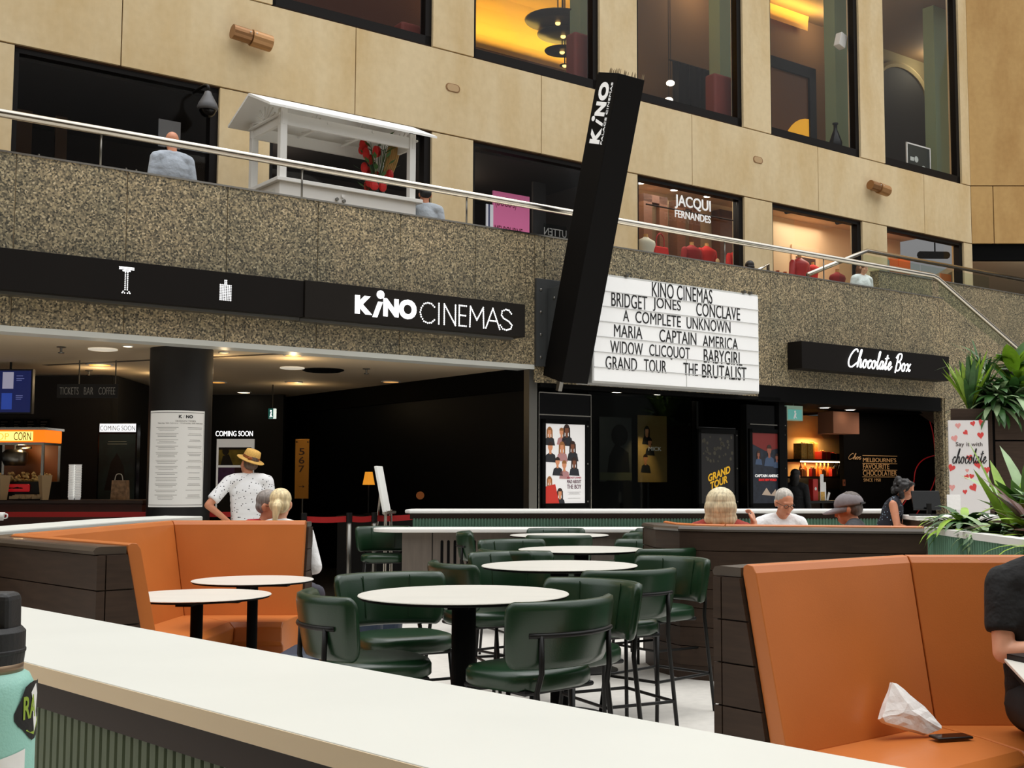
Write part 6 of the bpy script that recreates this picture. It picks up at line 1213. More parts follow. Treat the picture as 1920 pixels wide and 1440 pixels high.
# ---- green stools
def stool(loc, rz, leather='green', label='', group='green leather stools'):
    r = thing('bar_stool', label, 'stool', loc, rz, group)
    b = nb(); rings = []; n_ = 40
    def outline(k, ins):
        a_ = 2 * PI * k / n_; c, s = math.cos(a_), math.sin(a_); e_ = 2 / 3.0
        return ((.235 - ins) * math.copysign(abs(c) ** e_, c), (.225 - ins) * math.copysign(abs(s) ** e_, s) - .02)
    for ins, z in ((.06, .572), (.015, .574), (.0, .588), (.0, .63), (.010, .647), (.045, .655), (.13, .658)): rings.append([vv(b, (*outline(k, ins), z)) for k in range(n_)])
    for p_, q_ in zip(rings, rings[1:]):
        for k in range(n_): fc(b, (p_[k], p_[(k + 1) % n_], q_[(k + 1) % n_], q_[k]))
    fc(b, rings[0][::-1]); fc(b, rings[-1]); obj('seat', b, leather, r, smooth=True)
    # backrest: curved padded band
    b = nb(); Ra, ha = .355, .86; rings = []; n_ = 22; cy = -.10
    TS = [-1, -.995, -.98, -.955, -.92, -.88] + [-.8 + 1.6 * k / 14 for k in range(15)] + [.88, .92, .955, .98, .995, 1]
    for t in TS:
        a_ = PI / 2 + t * ha; sh = .62 + .38 * math.sqrt(max(0, 1 - (max(0, abs(t) - .88) / .12) ** 2)); zm, hh = .802, .135 * sh; th = .030 * (1 - .45 * max(0, abs(t) - .88) / .12); ring = []
        for j in range(12):
            f = 2 * PI * j / 12; c, s = math.cos(f), math.sin(f); rr_ = Ra + th * math.copysign(abs(c) ** .6, c); zz = zm + hh * math.copysign(abs(s) ** .45, s); rr_ += (zz - .70) * .16
            ring.append(vv(b, (rr_ * math.cos(a_), cy + rr_ * math.sin(a_), zz)))
        rings.append(ring)
    for p_, q_ in zip(rings, rings[1:]):
        for j in range(12): fc(b, (p_[j], p_[(j + 1) % 12], q_[(j + 1) % 12], q_[j]))
    fc(b, rings[0]); fc(b, rings[-1][::-1]); bk = obj('backrest', b, leather, r, smooth=True)
    b = nb()
    for t in (-.42, .42):
        a_ = PI / 2 + t * ha; P = []
        for j in range(9):
            s = .6 - 1.2 * j / 8; zz = .815 + .118 * math.copysign(abs(math.sin(s * 2.6)) ** .5, s); rr_ = Ra - .0315 + (zz - .7) * .16; P.append((rr_ * math.cos(a_), cy + rr_ * math.sin(a_), .92 - .21 * j / 8))
        P = [((Ra - .0312 + (z - .7) * .16) * math.cos(a_) * 1, cy + (Ra - .0312 + (z - .7) * .16) * math.sin(a_), z) for _, _, z in P]
        tube(b, P, .003, 5)
    obj('seam', b, leather, bk)
    Rr = Ra + .048
    b = nb(); tube(b, [(Rr * math.cos(PI / 2 + ha * .72 * (-1 + k / 8)), cy + Rr * math.sin(PI / 2 + ha * .72 * (-1 + k / 8)), .805) for k in range(17)], .0105, 8); obj('back_rail', b, 'black', r, smooth=True)
    fr = [(-.19, -.19, .572), (.19, -.19, .572), (.19, .16, .572), (-.19, .16, .572), (-.19, -.19, .572)]
    b = nb(); tube(b, fr, .011, 8); tube(b, [(-.19, -.02, .574), (.19, -.02, .574)], .01, 8); obj('seat_frame', b, 'black', r)
    for sg in (-1, 1):
        a_ = PI / 2 - sg * .50; x, y = Rr * math.cos(a_), cy + Rr * math.sin(a_)
        b = nb(); tube(b, [(x, y, .805), (x * 1.0, y + .004, .66), (x * 1.04, y - .015, .585), (sg * .225, y + .05, .0)], .0115, 8); obj('leg', b, 'black', r, smooth=True)
        b = nb(); tube(b, [(sg * .185, -.185, .575), (sg * .225, -.245, .0)], .0115, 8); obj('leg', b, 'black', r, smooth=True)
    yb = cy + Rr * math.sin(PI / 2 - .5) + .03
    b = nb(); tube(b, [(-.207, -.222, .23), (.207, -.222, .23)], .009, 8); tube(b, [(-.21, yb, .23), (.21, yb, .23)], .009, 8)
    for sg in (-1, 1): tube(b, [(sg * .207, -.222, .23), (sg * .21, yb, .23)], .009, 8)
    obj('footrest', b, 'black', r); return r
# (u of seat centre, Y, facing angle in degrees from +X, label)
STO = [(998, 5.15, 136, 'green stool with its back to camera in front of the nearest table'), (700, 5.36, 27, 'green stool at left of the nearest table, seen from its outer side'), (757, 6.22, -62, 'green stool behind left of nearest table, inner back facing camera'),
       (905, 7.35, 30, 'green stool at left of the second table, dark outer back'), (972, 8.18, -72, 'green stool behind left of the second table, inner back facing camera'), (1066, 5.80, 230, 'green stool behind right of nearest table, partly hidden by front stool'),
       (1150, 6.85, 118, 'green stool at right of second table with back rail showing'), (1225, 7.62, 226, 'green stool right of second table beside the planked booth'), (1225, 9.0, 125, 'green stool at near right of third table, outer back'), (1185, 9.95, 232, 'green stool behind right of the third table'),
       (975, 10.0, -65, 'green stool behind left of the third table'), (985, 8.75, 40, 'green stool at near left of the third table, low dark back'), (1047, 11.15, 92, 'green stool before the farthest table, back to camera'), (1042, 12.42, -90, 'green stool behind the farthest table, only its top rim showing'),
       (918, 11.75, 5, 'green stool at left of farthest table, side on'), (1143, 11.75, 172, 'green stool at right of farthest table, side on'), (1200, 12.35, 215, 'small green stool at far right of service station'), (722, 13.05, -80, 'green stool behind the rounded left end of the service station')]
proto = None
for u, Y, ang, lb in STO:
    x = (u - CX) / FPX * Y; rz = math.radians(ang + 90)
    if proto is None: proto = stool((x, Y, 0), rz, 'green', lb)
    else: dup(proto, (x, Y, 0), rz, lb)
# navy low chairs beside the left tables
def navy(loc, rz, label):
    r = thing('lounge_chair', label, 'chair', loc, rz, 'navy chairs by the left booth tables')
    b = nb(); bx(b, -.25, .25, -.26, .22, .36, .46); obj('seat', b, 'navy', r, bev=.035, seg=3)
    b = nb(); n_ = 16; rings = []
    for k in range(n_ + 1):
        t = -1 + 2 * k / n_; a_ = PI / 2 + t * 1.15; R_ = .27; top = .80 - .05 * abs(t) ** 3; th = .035; ring = []
        for rr_, z in ((R_ - th, .40), (R_ + th, .38), (R_ + th + .03, top - .03), (R_ + .03, top), (R_ - th + .03, top - .03)): ring.append(vv(b, (rr_ * math.cos(a_), rr_ * math.sin(a_) - .02, z)))
        rings.append(ring)
    for p_, q_ in zip(rings, rings[1:]):
        for j in range(5): fc(b, (p_[j], p_[(j + 1) % 5], q_[(j + 1) % 5], q_[j]))
    fc(b, rings[0]); fc(b, rings[-1][::-1]); obj('backrest', b, 'navy', r, bev=.012)
    for sx_ in (-1, 1):
        for sy_ in (-1, 1): b = nb(); tube(b, [(sx_ * .2, sy_ * .18, .37), (sx_ * .24, sy_ * .23, 0)], .013, 8); obj('leg', b, 'black', r)
navy((-1.40, 7.05, 0), math.radians(270), 'navy chair right of the nearer low table, mostly hidden by green stool'); navy((-1.44, 8.2, 0), math.radians(180 + 90), 'navy chair right of the farther low table')
# ================================================================ SMALL THINGS ON THE NEAR BOOTH
zs_ = .445
def onseat(u, v): return pz(u, v, zs_)
p = onseat(1716, 1384); r = thing('paper_bag', 'crumpled white paper bag leaning on the near right booth seat', 'bag', (p.x, p.y, zs_), math.radians(22))
e2 = Vector((0, .36, .86)); en_ = Vector((0, -.93, .36)); b = nb(); F_, K_ = [], []
for x, h, w_ in ((-.125, .068, .05), (-.105, .10, .052), (-.04, .205, .03), (-.02, .20, .045), (.075, .10, .05), (.125, .014, .02), (.115, .0, .02), (.06, -.012, .045), (-.02, .018, .055), (-.11, .052, .055)):
    q = Vector((x, 0, 0)) + e2 * h; F_.append(vv(b, q + en_ * (.008 * math.sin(x * 70)))); K_.append(vv(b, q - en_ * w_ * .7))
cf = vv(b, Vector((.0, 0, 0)) + e2 * .085 + en_ * .014); ck = vv(b, Vector((.0, 0, 0)) + e2 * .08 - en_ * .05); n_ = len(F_)
for k in range(n_): fc(b, (F_[k], F_[(k + 1) % n_], cf)); fc(b, (K_[(k + 1) % n_], K_[k], ck)); fc(b, (F_[(k + 1) % n_], F_[k], K_[k], K_[(k + 1) % n_]))
bmesh.ops.subdivide_edges(b, edges=b.edges[:], cuts=3, use_grid_fill=True)
for v in b.verts: v.co += noise.noise_vector(v.co * 38) * .0045
mz = min(v.co.z for v in b.verts); b.transform(Matrix.Translation((0, 0, .001 - mz))); obj('bag_body', b, 'paper', r)
p = onseat(1783, 1387); r = thing('phone', 'black smartphone lying on the near right booth seat', 'phone', (p.x, p.y, zs_ + .006), math.radians(14)); b = nb(); bx(b, -.073, .073, -.036, .036, 0, .010); obj('phone_body', b, mat('phone black', (12, 12, 13), .35), r, bev=.004, seg=3); b = nb(); bx(b, -.068, .068, -.032, .032, .010, .0106); obj('phone_screen', b, 'gloss', r)

# ================================================================ PLANTERS AND PLANTS
LEAFC = ('leaf', 'leaf2', 'leaf3', 'leaf4')
def blade(b, p, az, L_, w_, up, droop, fold=.12, n=6):
    d = Vector((math.cos(az), math.sin(az), 0)); s = Vector((-d.y, d.x, 0)); prev = None; p = Vector(p); pt = p.copy(); el = up
    for k in range(n + 1):
        t = k / n; w = w_ * (math.sin(PI * min(1, .12 + .88 * t)) ** .7) * (1 if t < .98 else .05); dirv = d * math.cos(el) + Vector((0, 0, math.sin(el)))
        nn = dirv.cross(s); row = (vv(b, pt - s * w - nn * w * fold), vv(b, pt), vv(b, pt + s * w - nn * w * fold))
        if prev: fc(b, (prev[0], prev[1], row[1], row[0])); fc(b, (prev[1], prev[2], row[2], row[1]))
        prev = row; pt = pt + dirv * (L_ / n); el -= droop / n
def plant(name, label, loc, m, cnt, L_, w_, up=(.5, 1.3), droop=(.4, 1.2), stem=.0, group=None, az=(0, 2 * PI), cane=0, m2=None):
    r = thing(name, label, 'plant', loc, 0, group); b = nb(); b2 = nb()
    for k in range(cnt):
        a_ = az[0] + (az[1] - az[0]) * random.random(); q = .04 * random.random() + (.0 if not cane else 0); h = stem * random.random()
        blade(b2 if (m2 and random.random() < .35) else b, (q * math.cos(a_), q * math.sin(a_), h), a_, L_ * (.7 + .5 * random.random()), w_ * (.8 + .4 * random.random()), up[0] + (up[1] - up[0]) * random.random(), droop[0] + (droop[1] - droop[0]) * random.random())
    obj('foliage', b, m, r, smooth=True)
    if m2: obj('pale_foliage', b2, m2, r, smooth=True)
    else: b2.free()
    b = nb(); limb(b, (0, 0, -.02), (0, 0, max(.06, stem)), .02, .012, 8); obj('stem', b, mat('plant stem', (70, 84, 44), .7), r); return r
# near planter with sage fluted side
X0 = 2.40; r = thing('planter', 'green fluted planter with white rim beyond the near booth', 'planter'); P = [(X0, 8.38), (X0, 6.1), (3.9, 6.1), (3.9, 8.38)]
b = nb()
for q in ((X0 - .03, X0 + .06, 6.1, 8.4), (3.84, 3.93, 6.1, 8.4), (X0 + .06, 3.84, 8.31, 8.4), (X0 + .06, 3.84, 6.1, 6.19)): bx(b, *q, 1.06, 1.10)
obj('rim', b, 'white', r); obj('fluted_side', flutes((X0, 8.38), (X0, 6.1), .05, 1.06, .045, .019, -1), 'flute2', r)
b = nb(); bx(b, X0 + .02, 3.9, 6.12, 8.36, 0, .98); obj('planter_box', b, 'wood', r); b = nb(); bx(b, X0 + .05, 3.86, 6.15, 8.34, .98, 1.03); obj('soil', b, 'soil', r)
def inp(x, y): return (x, y, 1.03)
ZP = 1.03
plant('variegated_plant', 'low drooping variegated plant at left end of the near planter', (2.56, 8.12, ZP), 'leaf', 80, .30, .028, (.1, 1.0), (.8, 2.0), .10, None, m2='leaf2'); plant('variegated_plant', 'low dark striped plant hanging over the near planter rim', (2.55, 7.55, ZP), 'leaf', 80, .28, .032, (.0, .9), (.9, 2.2), .06, None, m2='leaf3')
plant('bromeliad', 'tall lime green bromeliad in the near planter, broad upright leaves', (2.82, 7.9, ZP), 'leaf2', 9, .62, .05, (1.0, 1.5), (.1, .6), .05); plant('bromeliad', 'second lime bromeliad at right side of the near planter', (3.25, 7.5, ZP), 'leaf2', 14, .58, .045, (.7, 1.4), (.2, .8), .05, m2='leaf')
plant('aglaonema', 'pale cream tipped plant behind the lime bromeliad', (3.0, 8.1, ZP), 'leaf3', 30, .56, .05, (.7, 1.4), (.3, .9), .08, m2='leaf'); plant('aglaonema', 'pale striped leafy plant at right of near planter', (3.3, 7.8, ZP), 'leaf3', 80, .5, .05, (.4, 1.4), (.4, 1.2), .12, m2='leaf'); plant('aglaonema', 'green leafy plant in middle of the near planter', (2.95, 7.4, ZP), 'leaf', 80, .42, .04, (.2, 1.2), (.5, 1.4), .1, m2='leaf3')
plant('croton', 'maroon leaved plant in the near planter before lime leaves', (2.75, 7.3, ZP), 'leaf4', 60, .42, .035, (.2, 1.2), (.4, 1.2), .08, m2='leaf2'); plant('croton', 'maroon leaved plant at the near right end of planter', (2.75, 6.85, ZP), 'leaf4', 60, .32, .035, (.1, 1.0), (.5, 1.4), .06, m2='leaf3'); plant('fern_frond', 'single yellowing frond hanging over the planter at frame edge', (2.5, 6.5, ZP), 'leaf2', 9, .30, .02, (-.1, .5), (.8, 1.6), .03, None, (2.6, 3.9))
# tall dark planter wall by the stair, with its plants
ZT2 = 2.42; q = pz(1782, 766, ZT2); Yp_ = q.y; x0 = q.x; xm = py(1863, 780, Yp_).x
r = thing('planter', 'tall dark timber planter wall by the stair with lush plants', 'planter', (x0, Yp_, 0)); b = nb(); prism(b, [(0, 0), (xm - x0 - .02, 0), (xm - x0 - .02, .9), (.34, .9)], 0, ZT2); obj('timber_panel', b, 'wood', r, bev=.004)
b = nb(); zj = py(1890, 826, Yp_).z; bx(b, xm - x0 + .02, 3.0, .02, .9, 0, zj - .01); obj('timber_panel', b, 'wood', r, bev=.004); b = nb(); bx(b, xm - x0 + .02, 3.0, .02, .9, zj + .01, ZT2); obj('timber_panel', b, 'wood', r, bev=.004)
b = nb(); prism(b, [(.04, .04), (3.0, .04), (3.0, .88), (.36, .88)], .01, ZT2 - .02); obj('planter_core', b, 'matt', r)
r = thing('leaning_sign', 'white heart patterned sign reading Say it with chocolate', 'sign', (py(1781, 950, Yp_ - .12).x, Yp_ - .14, 0)); a, c = py(1781, 958, Yp_ - .14), py(1851, 788, Yp_ - .14); w_ = c.x - a.x; z0, z1 = a.z - .35, c.z
b = nb(); bx(b, 0, w_, 0, .03, z0, z1); obj('sign_board', b, mat('sign board white', (226, 222, 220), .6), r, bev=.003); b = nb(); bx(b, .03, w_ - .03, 0.02, .08, 0, z0 + .2); obj('sign_stand', b, 'black', r)
def lz(v): return py(1815, v, Yp_ - .14).z
def lx(u): return py(u, 870, Yp_ - .14).x - r.location.x
text(r, 'Say it with', lx(1793), lx(1843), lz(839), lz(829), -.002, mat('typewriter brown', (60, 44, 40), .6), off=-.005)
script(r, 'chocolate', lx(1786), lx(1850), lz(869), lz(842), -.004, .0065, 'ink')
def heart(x, z, k, ti): return [(x + k * (math.cos(ti) * a - math.sin(ti) * c), z + k * (math.sin(ti) * a + math.cos(ti) * c)) for a, c in [(.5 * .95 * math.sin(t) ** 3 * 1.05, (13 * math.cos(t) - 5 * math.cos(2 * t) - 2 * math.cos(3 * t) - math.cos(4 * t)) / 28) for t in [2 * PI * j / 20 for j in range(20)]]]
b = nb(); b2 = nb()
for k, (u, v, s, t) in enumerate(((1798, 798, .055, .1), (1812, 811, .05, .8), (1842, 792, .06, -.4), (1840, 816, .065, .1), (1791, 822, .065, .3), (1834, 870, .085, .2), (1784, 877, .07, -.4), (1850, 881, .065, .1), (1813, 882, .035, 0), (1812, 894, .05, .5), (1821, 893, .05, -.2), (1824, 914, .075, .5), (1784, 914, .06, 0), (1818, 858, .06, .2), (1826, 794, .05, .3), (1808, 922, .045, .1))):
    plate(b if k % 4 else b2, heart(lx(u), lz(v), s * 1.4, t), -.003, 0)
obj('red_hearts', b, mat('heart red', (214, 66, 62), .6), r); obj('pink_hearts', b2, mat('heart pink', (226, 156, 150), .6), r)
p = py(1800, 935, Yp_ - .8); r = thing('menu_card', 'small white card standing at foot of the heart sign', 'card', (p.x - .06, Yp_ - .5, 0)); b = nb(); bx(b, -.02, .16, 0, .01, p.z - .15, p.z + .05); obj('card', b, 'paper', r); b = nb(); bx(b, .04, .1, 0, .06, 0, p.z - .15); obj('card_stand', b, 'black', r)
def onp(u, dy): pp = py(u, 760, Yp_ + dy); return (pp.x, pp.y, ZT2 - .02)
plant('dracaena', 'tall bright green strap leaved plant at left of high planter', onp(1818, .25), 'leaf2', 40, .72, .04, (1.0, 1.5), (.15, .55), .1, m2='leaf'); plant('fan_palm', 'spiky fan palm behind the high planter plants', onp(1840, .6), 'leaf', 34, .55, .02, (.0, 1.4), (.1, .6), .85, m2='leaf3')
plant('fan_palm', 'second dark spiky palm behind high planter', onp(1852, .45), 'leaf', 30, .5, .018, (.0, 1.3), (.1, .7), .65); plant('peace_lily', 'broad drooping dark green plant hanging over the high planter', onp(1868, .12), 'leaf', 110, .5, .05, (-.4, 1.2), (.8, 1.8), .25, m2='leaf3')
plant('peace_lily', 'dense leafy green plant at right of high planter', onp(1900, .15), 'leaf', 110, .5, .06, (-.3, 1.3), (.6, 1.6), .3, m2='leaf3'); plant('rubber_plant', 'round leaved rubber plant at right edge on high planter', onp(1905, .45), 'leaf', 34, .42, .12, (.1, 1.2), (.3, .9), .75, m2='leaf2'); plant('dracaena', 'lime leaved plant at frame edge on the high planter', onp(1935, .3), 'leaf2', 20, .7, .09, (.5, 1.4), (.3, .9), .3)
# counter with till behind the planter
p = py(1700, 972, 12.3); r = thing('serving_counter', 'white serving counter with till where the dark haired woman works', 'counter', (p.x, 12.3, 0)); zk = py(1720, 968, 12.0).z; b = nb(); bx(b, -.0, 2.2, -.35, .35, zk - .04, zk); obj('counter_top', b, 'white', r, bev=.006); b = nb(); bx(b, .04, 2.2, -.3, .3, 0, zk - .04); obj('carcass', b, 'wood', r)
r = thing('till', 'black till screen on the white serving counter', 'till', (py(1742, 960, 12.2).x, 12.2, zk)); b = nb(); bx(b, -.1, .1, -.08, .08, 0, .015); bx(b, -.02, .02, -.02, .02, .015, .12); obj('till_stand', b, 'black', r); b = nb(); box(b, (0, 0, .14), (.28, .02, .2)); b.transform(Matrix.Translation((0, .04, .02)) @ Matrix.Rotation(-.4, 4, 'X')); obj('till_screen', b, 'gloss', r, bev=.004)
r = thing('headset_coil', 'black cable loop beside the till', 'cable', (py(1722, 962, 12.1).x, 12.05, zk)); b = nb(); tube(b, [(.1 * math.cos(a_), .05 * math.sin(a_), .012 + .0 * a_) for a_ in [2 * PI * k / 20 for k in range(21)]], .01, 6); obj('loop', b, 'black', r)
# ================================================================ PEOPLE
V3 = Vector
STAND = dict(pel=(0, 0, .95), waist=(0, .01, 1.10), chest=(0, .0, 1.29), neck=(0, .015, 1.46), head=(0, -.02, 1.61), shL=(.185, .01, 1.41), shR=(-.185, .01, 1.41), elL=(.235, .03, 1.12), elR=(-.235, .03, 1.12), wrL=(.24, -.06, .88), wrR=(-.24, -.06, .88),
             hiL=(.09, 0, .92), hiR=(-.09, 0, .92), knL=(.10, -.02, .50), knR=(-.10, -.02, .50), anL=(.10, .03, .09), anR=(-.10, .03, .09))
SIT = dict(pel=(0, 0, .57), waist=(0, .02, .73), chest=(0, .01, .92), neck=(0, .01, 1.09), head=(0, -.03, 1.24), shL=(.185, .01, 1.04), shR=(-.185, .01, 1.04), elL=(.23, -.03, .77), elR=(-.23, -.03, .77), wrL=(.12, -.24, .72), wrR=(-.12, -.24, .72),
           hiL=(.10, -.02, .56), hiR=(-.10, -.02, .56), knL=(.12, -.44, .54), knR=(-.12, -.44, .54), anL=(.12, -.42, .09), anR=(-.12, -.42, .09))
def rem(o, vox, it=4, fac=.5):
    m = o.modifiers.new('remesh', 'REMESH'); m.mode = 'VOXEL'; m.voxel_size = vox; m.use_smooth_shade = True
    s = o.modifiers.new('smooth', 'SMOOTH'); s.iterations = it; s.factor = fac
    return o
def headmesh(b, c, R, k=1.0):
    c = V3(c)
    def P(x, y, z): return c + R @ V3((x * k, y * k, z * k))
    def E(p, r, u=14, v=9): ell(b, P(*p), [q * k for q in r], R, u, v)
    E((0, .012, .028), (.074, .094, .088)); E((0, -.018, -.045), (.058, .068, .072)); E((0, -.04, -.085), (.034, .042, .028))       # skull, face, chin
    E((0, -.085, -.02), (.013, .022, .030)); E((0, -.098, -.036), (.017, .014, .012)); E((0, -.074, .022), (.052, .016, .012))       # nose, tip, brow
    E((0, -.082, -.068), (.024, .009, .006)); E((0, -.080, -.078), (.021, .009, .006)); E((.042, -.058, -.03), (.022, .02, .02)); E((-.042, -.058, -.03), (.022, .02, .02))
    for s in (-1, 1):
        E((s * .077, .012, -.012), (.010, .020, .032)); E((s * .084, .018, -.004), (.007, .017, .024))
        E((s * .030, -.072, .004), (.015, .010, .008))
def hand(b, w, d, up, curl=.5, k=1.0):     # wrist, pointing direction, back-of-hand direction
    w, d, up = V3(w), V3(d).normalized(), V3(up); s = d.cross(up).normalized(); up = s.cross(d).normalized(); R = Matrix((s, d, up)).transposed()
    ell(b, w + d * .045 * k, (.038 * k, .050 * k, .016 * k), R, 12, 8); limb(b, w - d * .02, w + d * .02 * k, .026 * k, .028 * k)
    for i, (x, L_) in enumerate(((-.028, .062), (-.010, .074), (.009, .070), (.027, .055))):
        p = w + (s * x + d * .085) * k; a_ = curl * (.5 + .1 * i); q = p
        for j, f in enumerate((.45, .32, .23)):
            dd = d * math.cos(a_) - up * math.sin(a_); n_ = q + dd * L_ * f * 1.0 * k; limb(b, q, n_, (.0092 - .001 * j) * k, (.0085 - .001 * j) * k, 8); q = n_; a_ += curl * .8
    p = w + (s * -.03 + d * .02) * k; q = p + (d * .03 - s * .022 - up * .008) * k; limb(b, p, q, .013 * k, .011 * k, 8); limb(b, q, q + (d * .03 - s * .006 - up * .010) * k, .0105 * k, .008 * k, 8)
def skel(base, **kw): q = {k: V3(v) for k, v in base.items()}; q.update({k: V3(v) for k, v in kw.items()}); return q
def hrot(yaw, pitch, roll=0): return Matrix.Rotation(yaw, 3, 'Z') @ Matrix.Rotation(pitch, 3, 'X') @ Matrix.Rotation(roll, 3, 'Y')
def torso(b, J, g=0.0, low=True, sho=True, wd=1.0):
    ax = (J['neck'] - J['pel']).normalized(); sd = (J['shL'] - J['shR']).normalized(); fw = sd.cross(ax).normalized(); sd = ax.cross(fw).normalized()
    if sd.dot(J['shL'] - J['shR']) < 0: sd = -sd
    R = Matrix((sd, fw, ax)).transposed()
    if low: ell(b, J['pel'], ((.155 + g) * wd, .112 + g, .13 + g), R, 18, 12)
    if g > 0:
        for q in range(6):
            t = q / 5; c_ = J['pel'] + (J['chest'] - J['pel']) * t; w_ = .150 + .022 * t; ell(b, c_, ((w_ + g) * wd, .110 + g + .004 * t, .13), R, 20, 12)
    ell(b, J['waist'], ((.138 + g) * wd, .100 + g, .16), R, 18, 12); ell(b, J['chest'], ((.162 + g) * wd, .112 + g, .19), R, 18, 12)
    if sho: limb(b, J['shL'] - sd * .03, J['shR'] + sd * .03, .062 + g, .062 + g, 14); limb(b, J['shL'] - sd * .05 + ax * .02, J['neck'] + ax * .0, .05 + g, .05 + g * .3); limb(b, J['shR'] + sd * .05 + ax * .02, J['neck'] + ax * .0, .05 + g, .05 + g * .3)
def person(label, loc, rz, J, yaw=0, pitch=0, roll=0, skin='skin', hair=None, hcol=(60, 40, 30), shirt=None, sleeve=.6, trousers=(40, 42, 50), hat=None, hands=(None, None), k=1.0, vox=.011, wd=1.0, dress=False, glasses=False, shpat=None, collar=True):
    r = thing('person', label, 'person', loc, rz); r.scale = (k, k, k); HR = hrot(yaw, pitch, roll); b = nb()
    torso(b, J, 0, True, True, wd); limb(b, J['neck'] - V3((0, 0, .04)), J['head'] - HR @ V3((0, -.01, .05)), .056, .05)
    headmesh(b, J['head'], HR)
    for s in 'LR':
        limb(b, J['sh' + s], J['el' + s], .052, .041); limb(b, J['el' + s], J['wr' + s], .041, .027)
        limb(b, J['hi' + s], J['kn' + s], .085, .058); limb(b, J['kn' + s], J['an' + s], .058, .038); ft = V3((J['an' + s].x * 1.08, J['an' + s].y - .06, .04)); ell(b, ft, (.045, .125, .04))
        h = hands[0 if s == 'L' else 1] or {}
        d = h.get('d', (J['wr' + s] - J['el' + s])); hand(b, J['wr' + s], d, h.get('up', (0, -.3, 1) if abs(V3(d).normalized().z) < .8 else (1 if s == 'L' else -1, 0, 0)), h.get('curl', .5))
    rem(obj('body', b, skin, r, smooth=True), vox if vox < .009 else .0085, 3)
    for s in (-1, 1):
        b = nb(); ell(b, J['head'] + HR @ V3((s * .030, -.081, .004)), (.0095, .005, .0055), HR, 10, 7); e_ = obj('eye', b, mat('eye white', (236, 230, 224), .3), r); b = nb(); ell(b, J['head'] + HR @ V3((s * .030, -.0855, .004)), (.0045, .0022, .0048), HR, 8, 6); obj('iris', b, mat('iris brown', (46, 30, 22), .3), e_)
    b = nb(); ell(b, J['head'] + HR @ V3((0, -.090, -.073)), (.022, .004, .0035), HR, 10, 6); obj('mouth', b, mat('lip', (170, 92, 84), .5), r)
    if hair:
        b = nb(); hc = J['head']
        def E(p, q, RR=None): ell(b, hc + HR @ V3(p), q, HR, 16, 10)
        if hair in ('short', 'thin', 'crop'):
            g = {'short': .010, 'thin': .004, 'crop': .006}[hair]; E((0, .026, .048), (.076 + g, .090 + g, .078 + g)); E((0, .055, -.005), (.070 + g, .055 + g, .06))
        if hair == 'bob':
            E((0, .02, .035), (.116, .124, .108)); E((0, .035, -.02), (.127, .116, .11)); E((0, .045, -.07), (.120, .095, .075))
            for q in range(20): a_ = PI * (-.1 + 1.2 * q / 19); ell(b, hc + HR @ V3((.108 * math.cos(a_), .03 + .085 * math.sin(a_), -.10 - .02 * random.random())), (.022, .02, .045), HR, 8, 6)
        if hair == 'pony':
            E((0, .022, .04), (.084, .100, .084)); E((0, .05, -.01), (.080, .07, .07)); p0 = hc + HR @ V3((0, .11, .0)); limb(b, p0, p0 + HR @ V3((0, .04, -.03)), .030, .036); limb(b, p0 + HR @ V3((0, .04, -.03)), p0 + HR @ V3((.01, .045, -.15)), .036, .016)
        if hair == 'curly':
            for q in range(70):
                a_ = random.random() * 2 * PI; z = random.uniform(-.09, .1); y = .035 + .098 * math.sin(a_); x = .10 * math.cos(a_)
                if y > .0 or (y > -.05 and z > .075): ell(b, hc + HR @ V3((x * (1 if z < .05 else .75), max(y, -.055), z)), (.034, .034, .034), None, 8, 6)
            E((0, .03, .03), (.09, .095, .09))
        if hair == 'long':
            E((0, .022, .042), (.088, .104, .086)); E((0, .05, -.04), (.092, .075, .11)); E((0, .06, -.13), (.09, .05, .09))
        hm = mat('hair %d %d %d' % hcol, hcol, .55, var=.35, scale=60, stretch=(1, 1, .15), bump=.6, bscale=120)
        rem(obj('hair', b, hm, r, smooth=True), .007, 2)
    if shirt:
        b = nb(); torso(b, J, .014, True, True, wd)
        if dress: ell(b, J['pel'] + V3((0, -.02, -.12)), (.2, .17, .2))
        for s in 'LR':
            a_, c_ = J['sh' + s], J['el' + s]
            if sleeve > 1: limb(b, a_, c_, .066, .056); limb(b, c_, c_ + (J['wr' + s] - c_) * (sleeve - 1), .056, .044, 12, True, False)
            elif sleeve > 0: limb(b, a_, a_ + (c_ - a_) * sleeve, .068, .070, 14, True, False)
        if collar: tube(b, [J['neck'] + V3((0, .004, -.045)), J['neck'] + V3((0, .0, .012))], .066, 14)
        sm = shpat or mat('cloth %d %d %d' % shirt, shirt, .85, var=.05, scale=6, bump=.8, bscale=13, bd=.025)
        rem(obj('dress' if dress else 'shirt', b, sm, r, smooth=True), .010, 16, .6)
    if trousers:
        b = nb(); ell(b, J['pel'] - V3((0, 0, .02)), (.168 * wd, .126, .12), None, 18, 12)
        for s in 'LR': limb(b, J['hi' + s], J['kn' + s], .098, .074); limb(b, J['kn' + s], J['an' + s] + V3((0, 0, .03)), .074, .062, 12, True, False)
        rem(obj('trousers', b, mat('cloth %d %d %d' % trousers, trousers, .85, var=.05, scale=6, bump=.4, bscale=14), r, smooth=True), .014, 3)
        for s in 'LR': b = nb(); ft = V3((J['an' + s].x * 1.08, J['an' + s].y - .06, .045)); ell(b, ft, (.052, .138, .047)); obj('shoe', b, mat('shoe dark', (30, 28, 28), .5), r, smooth=True)
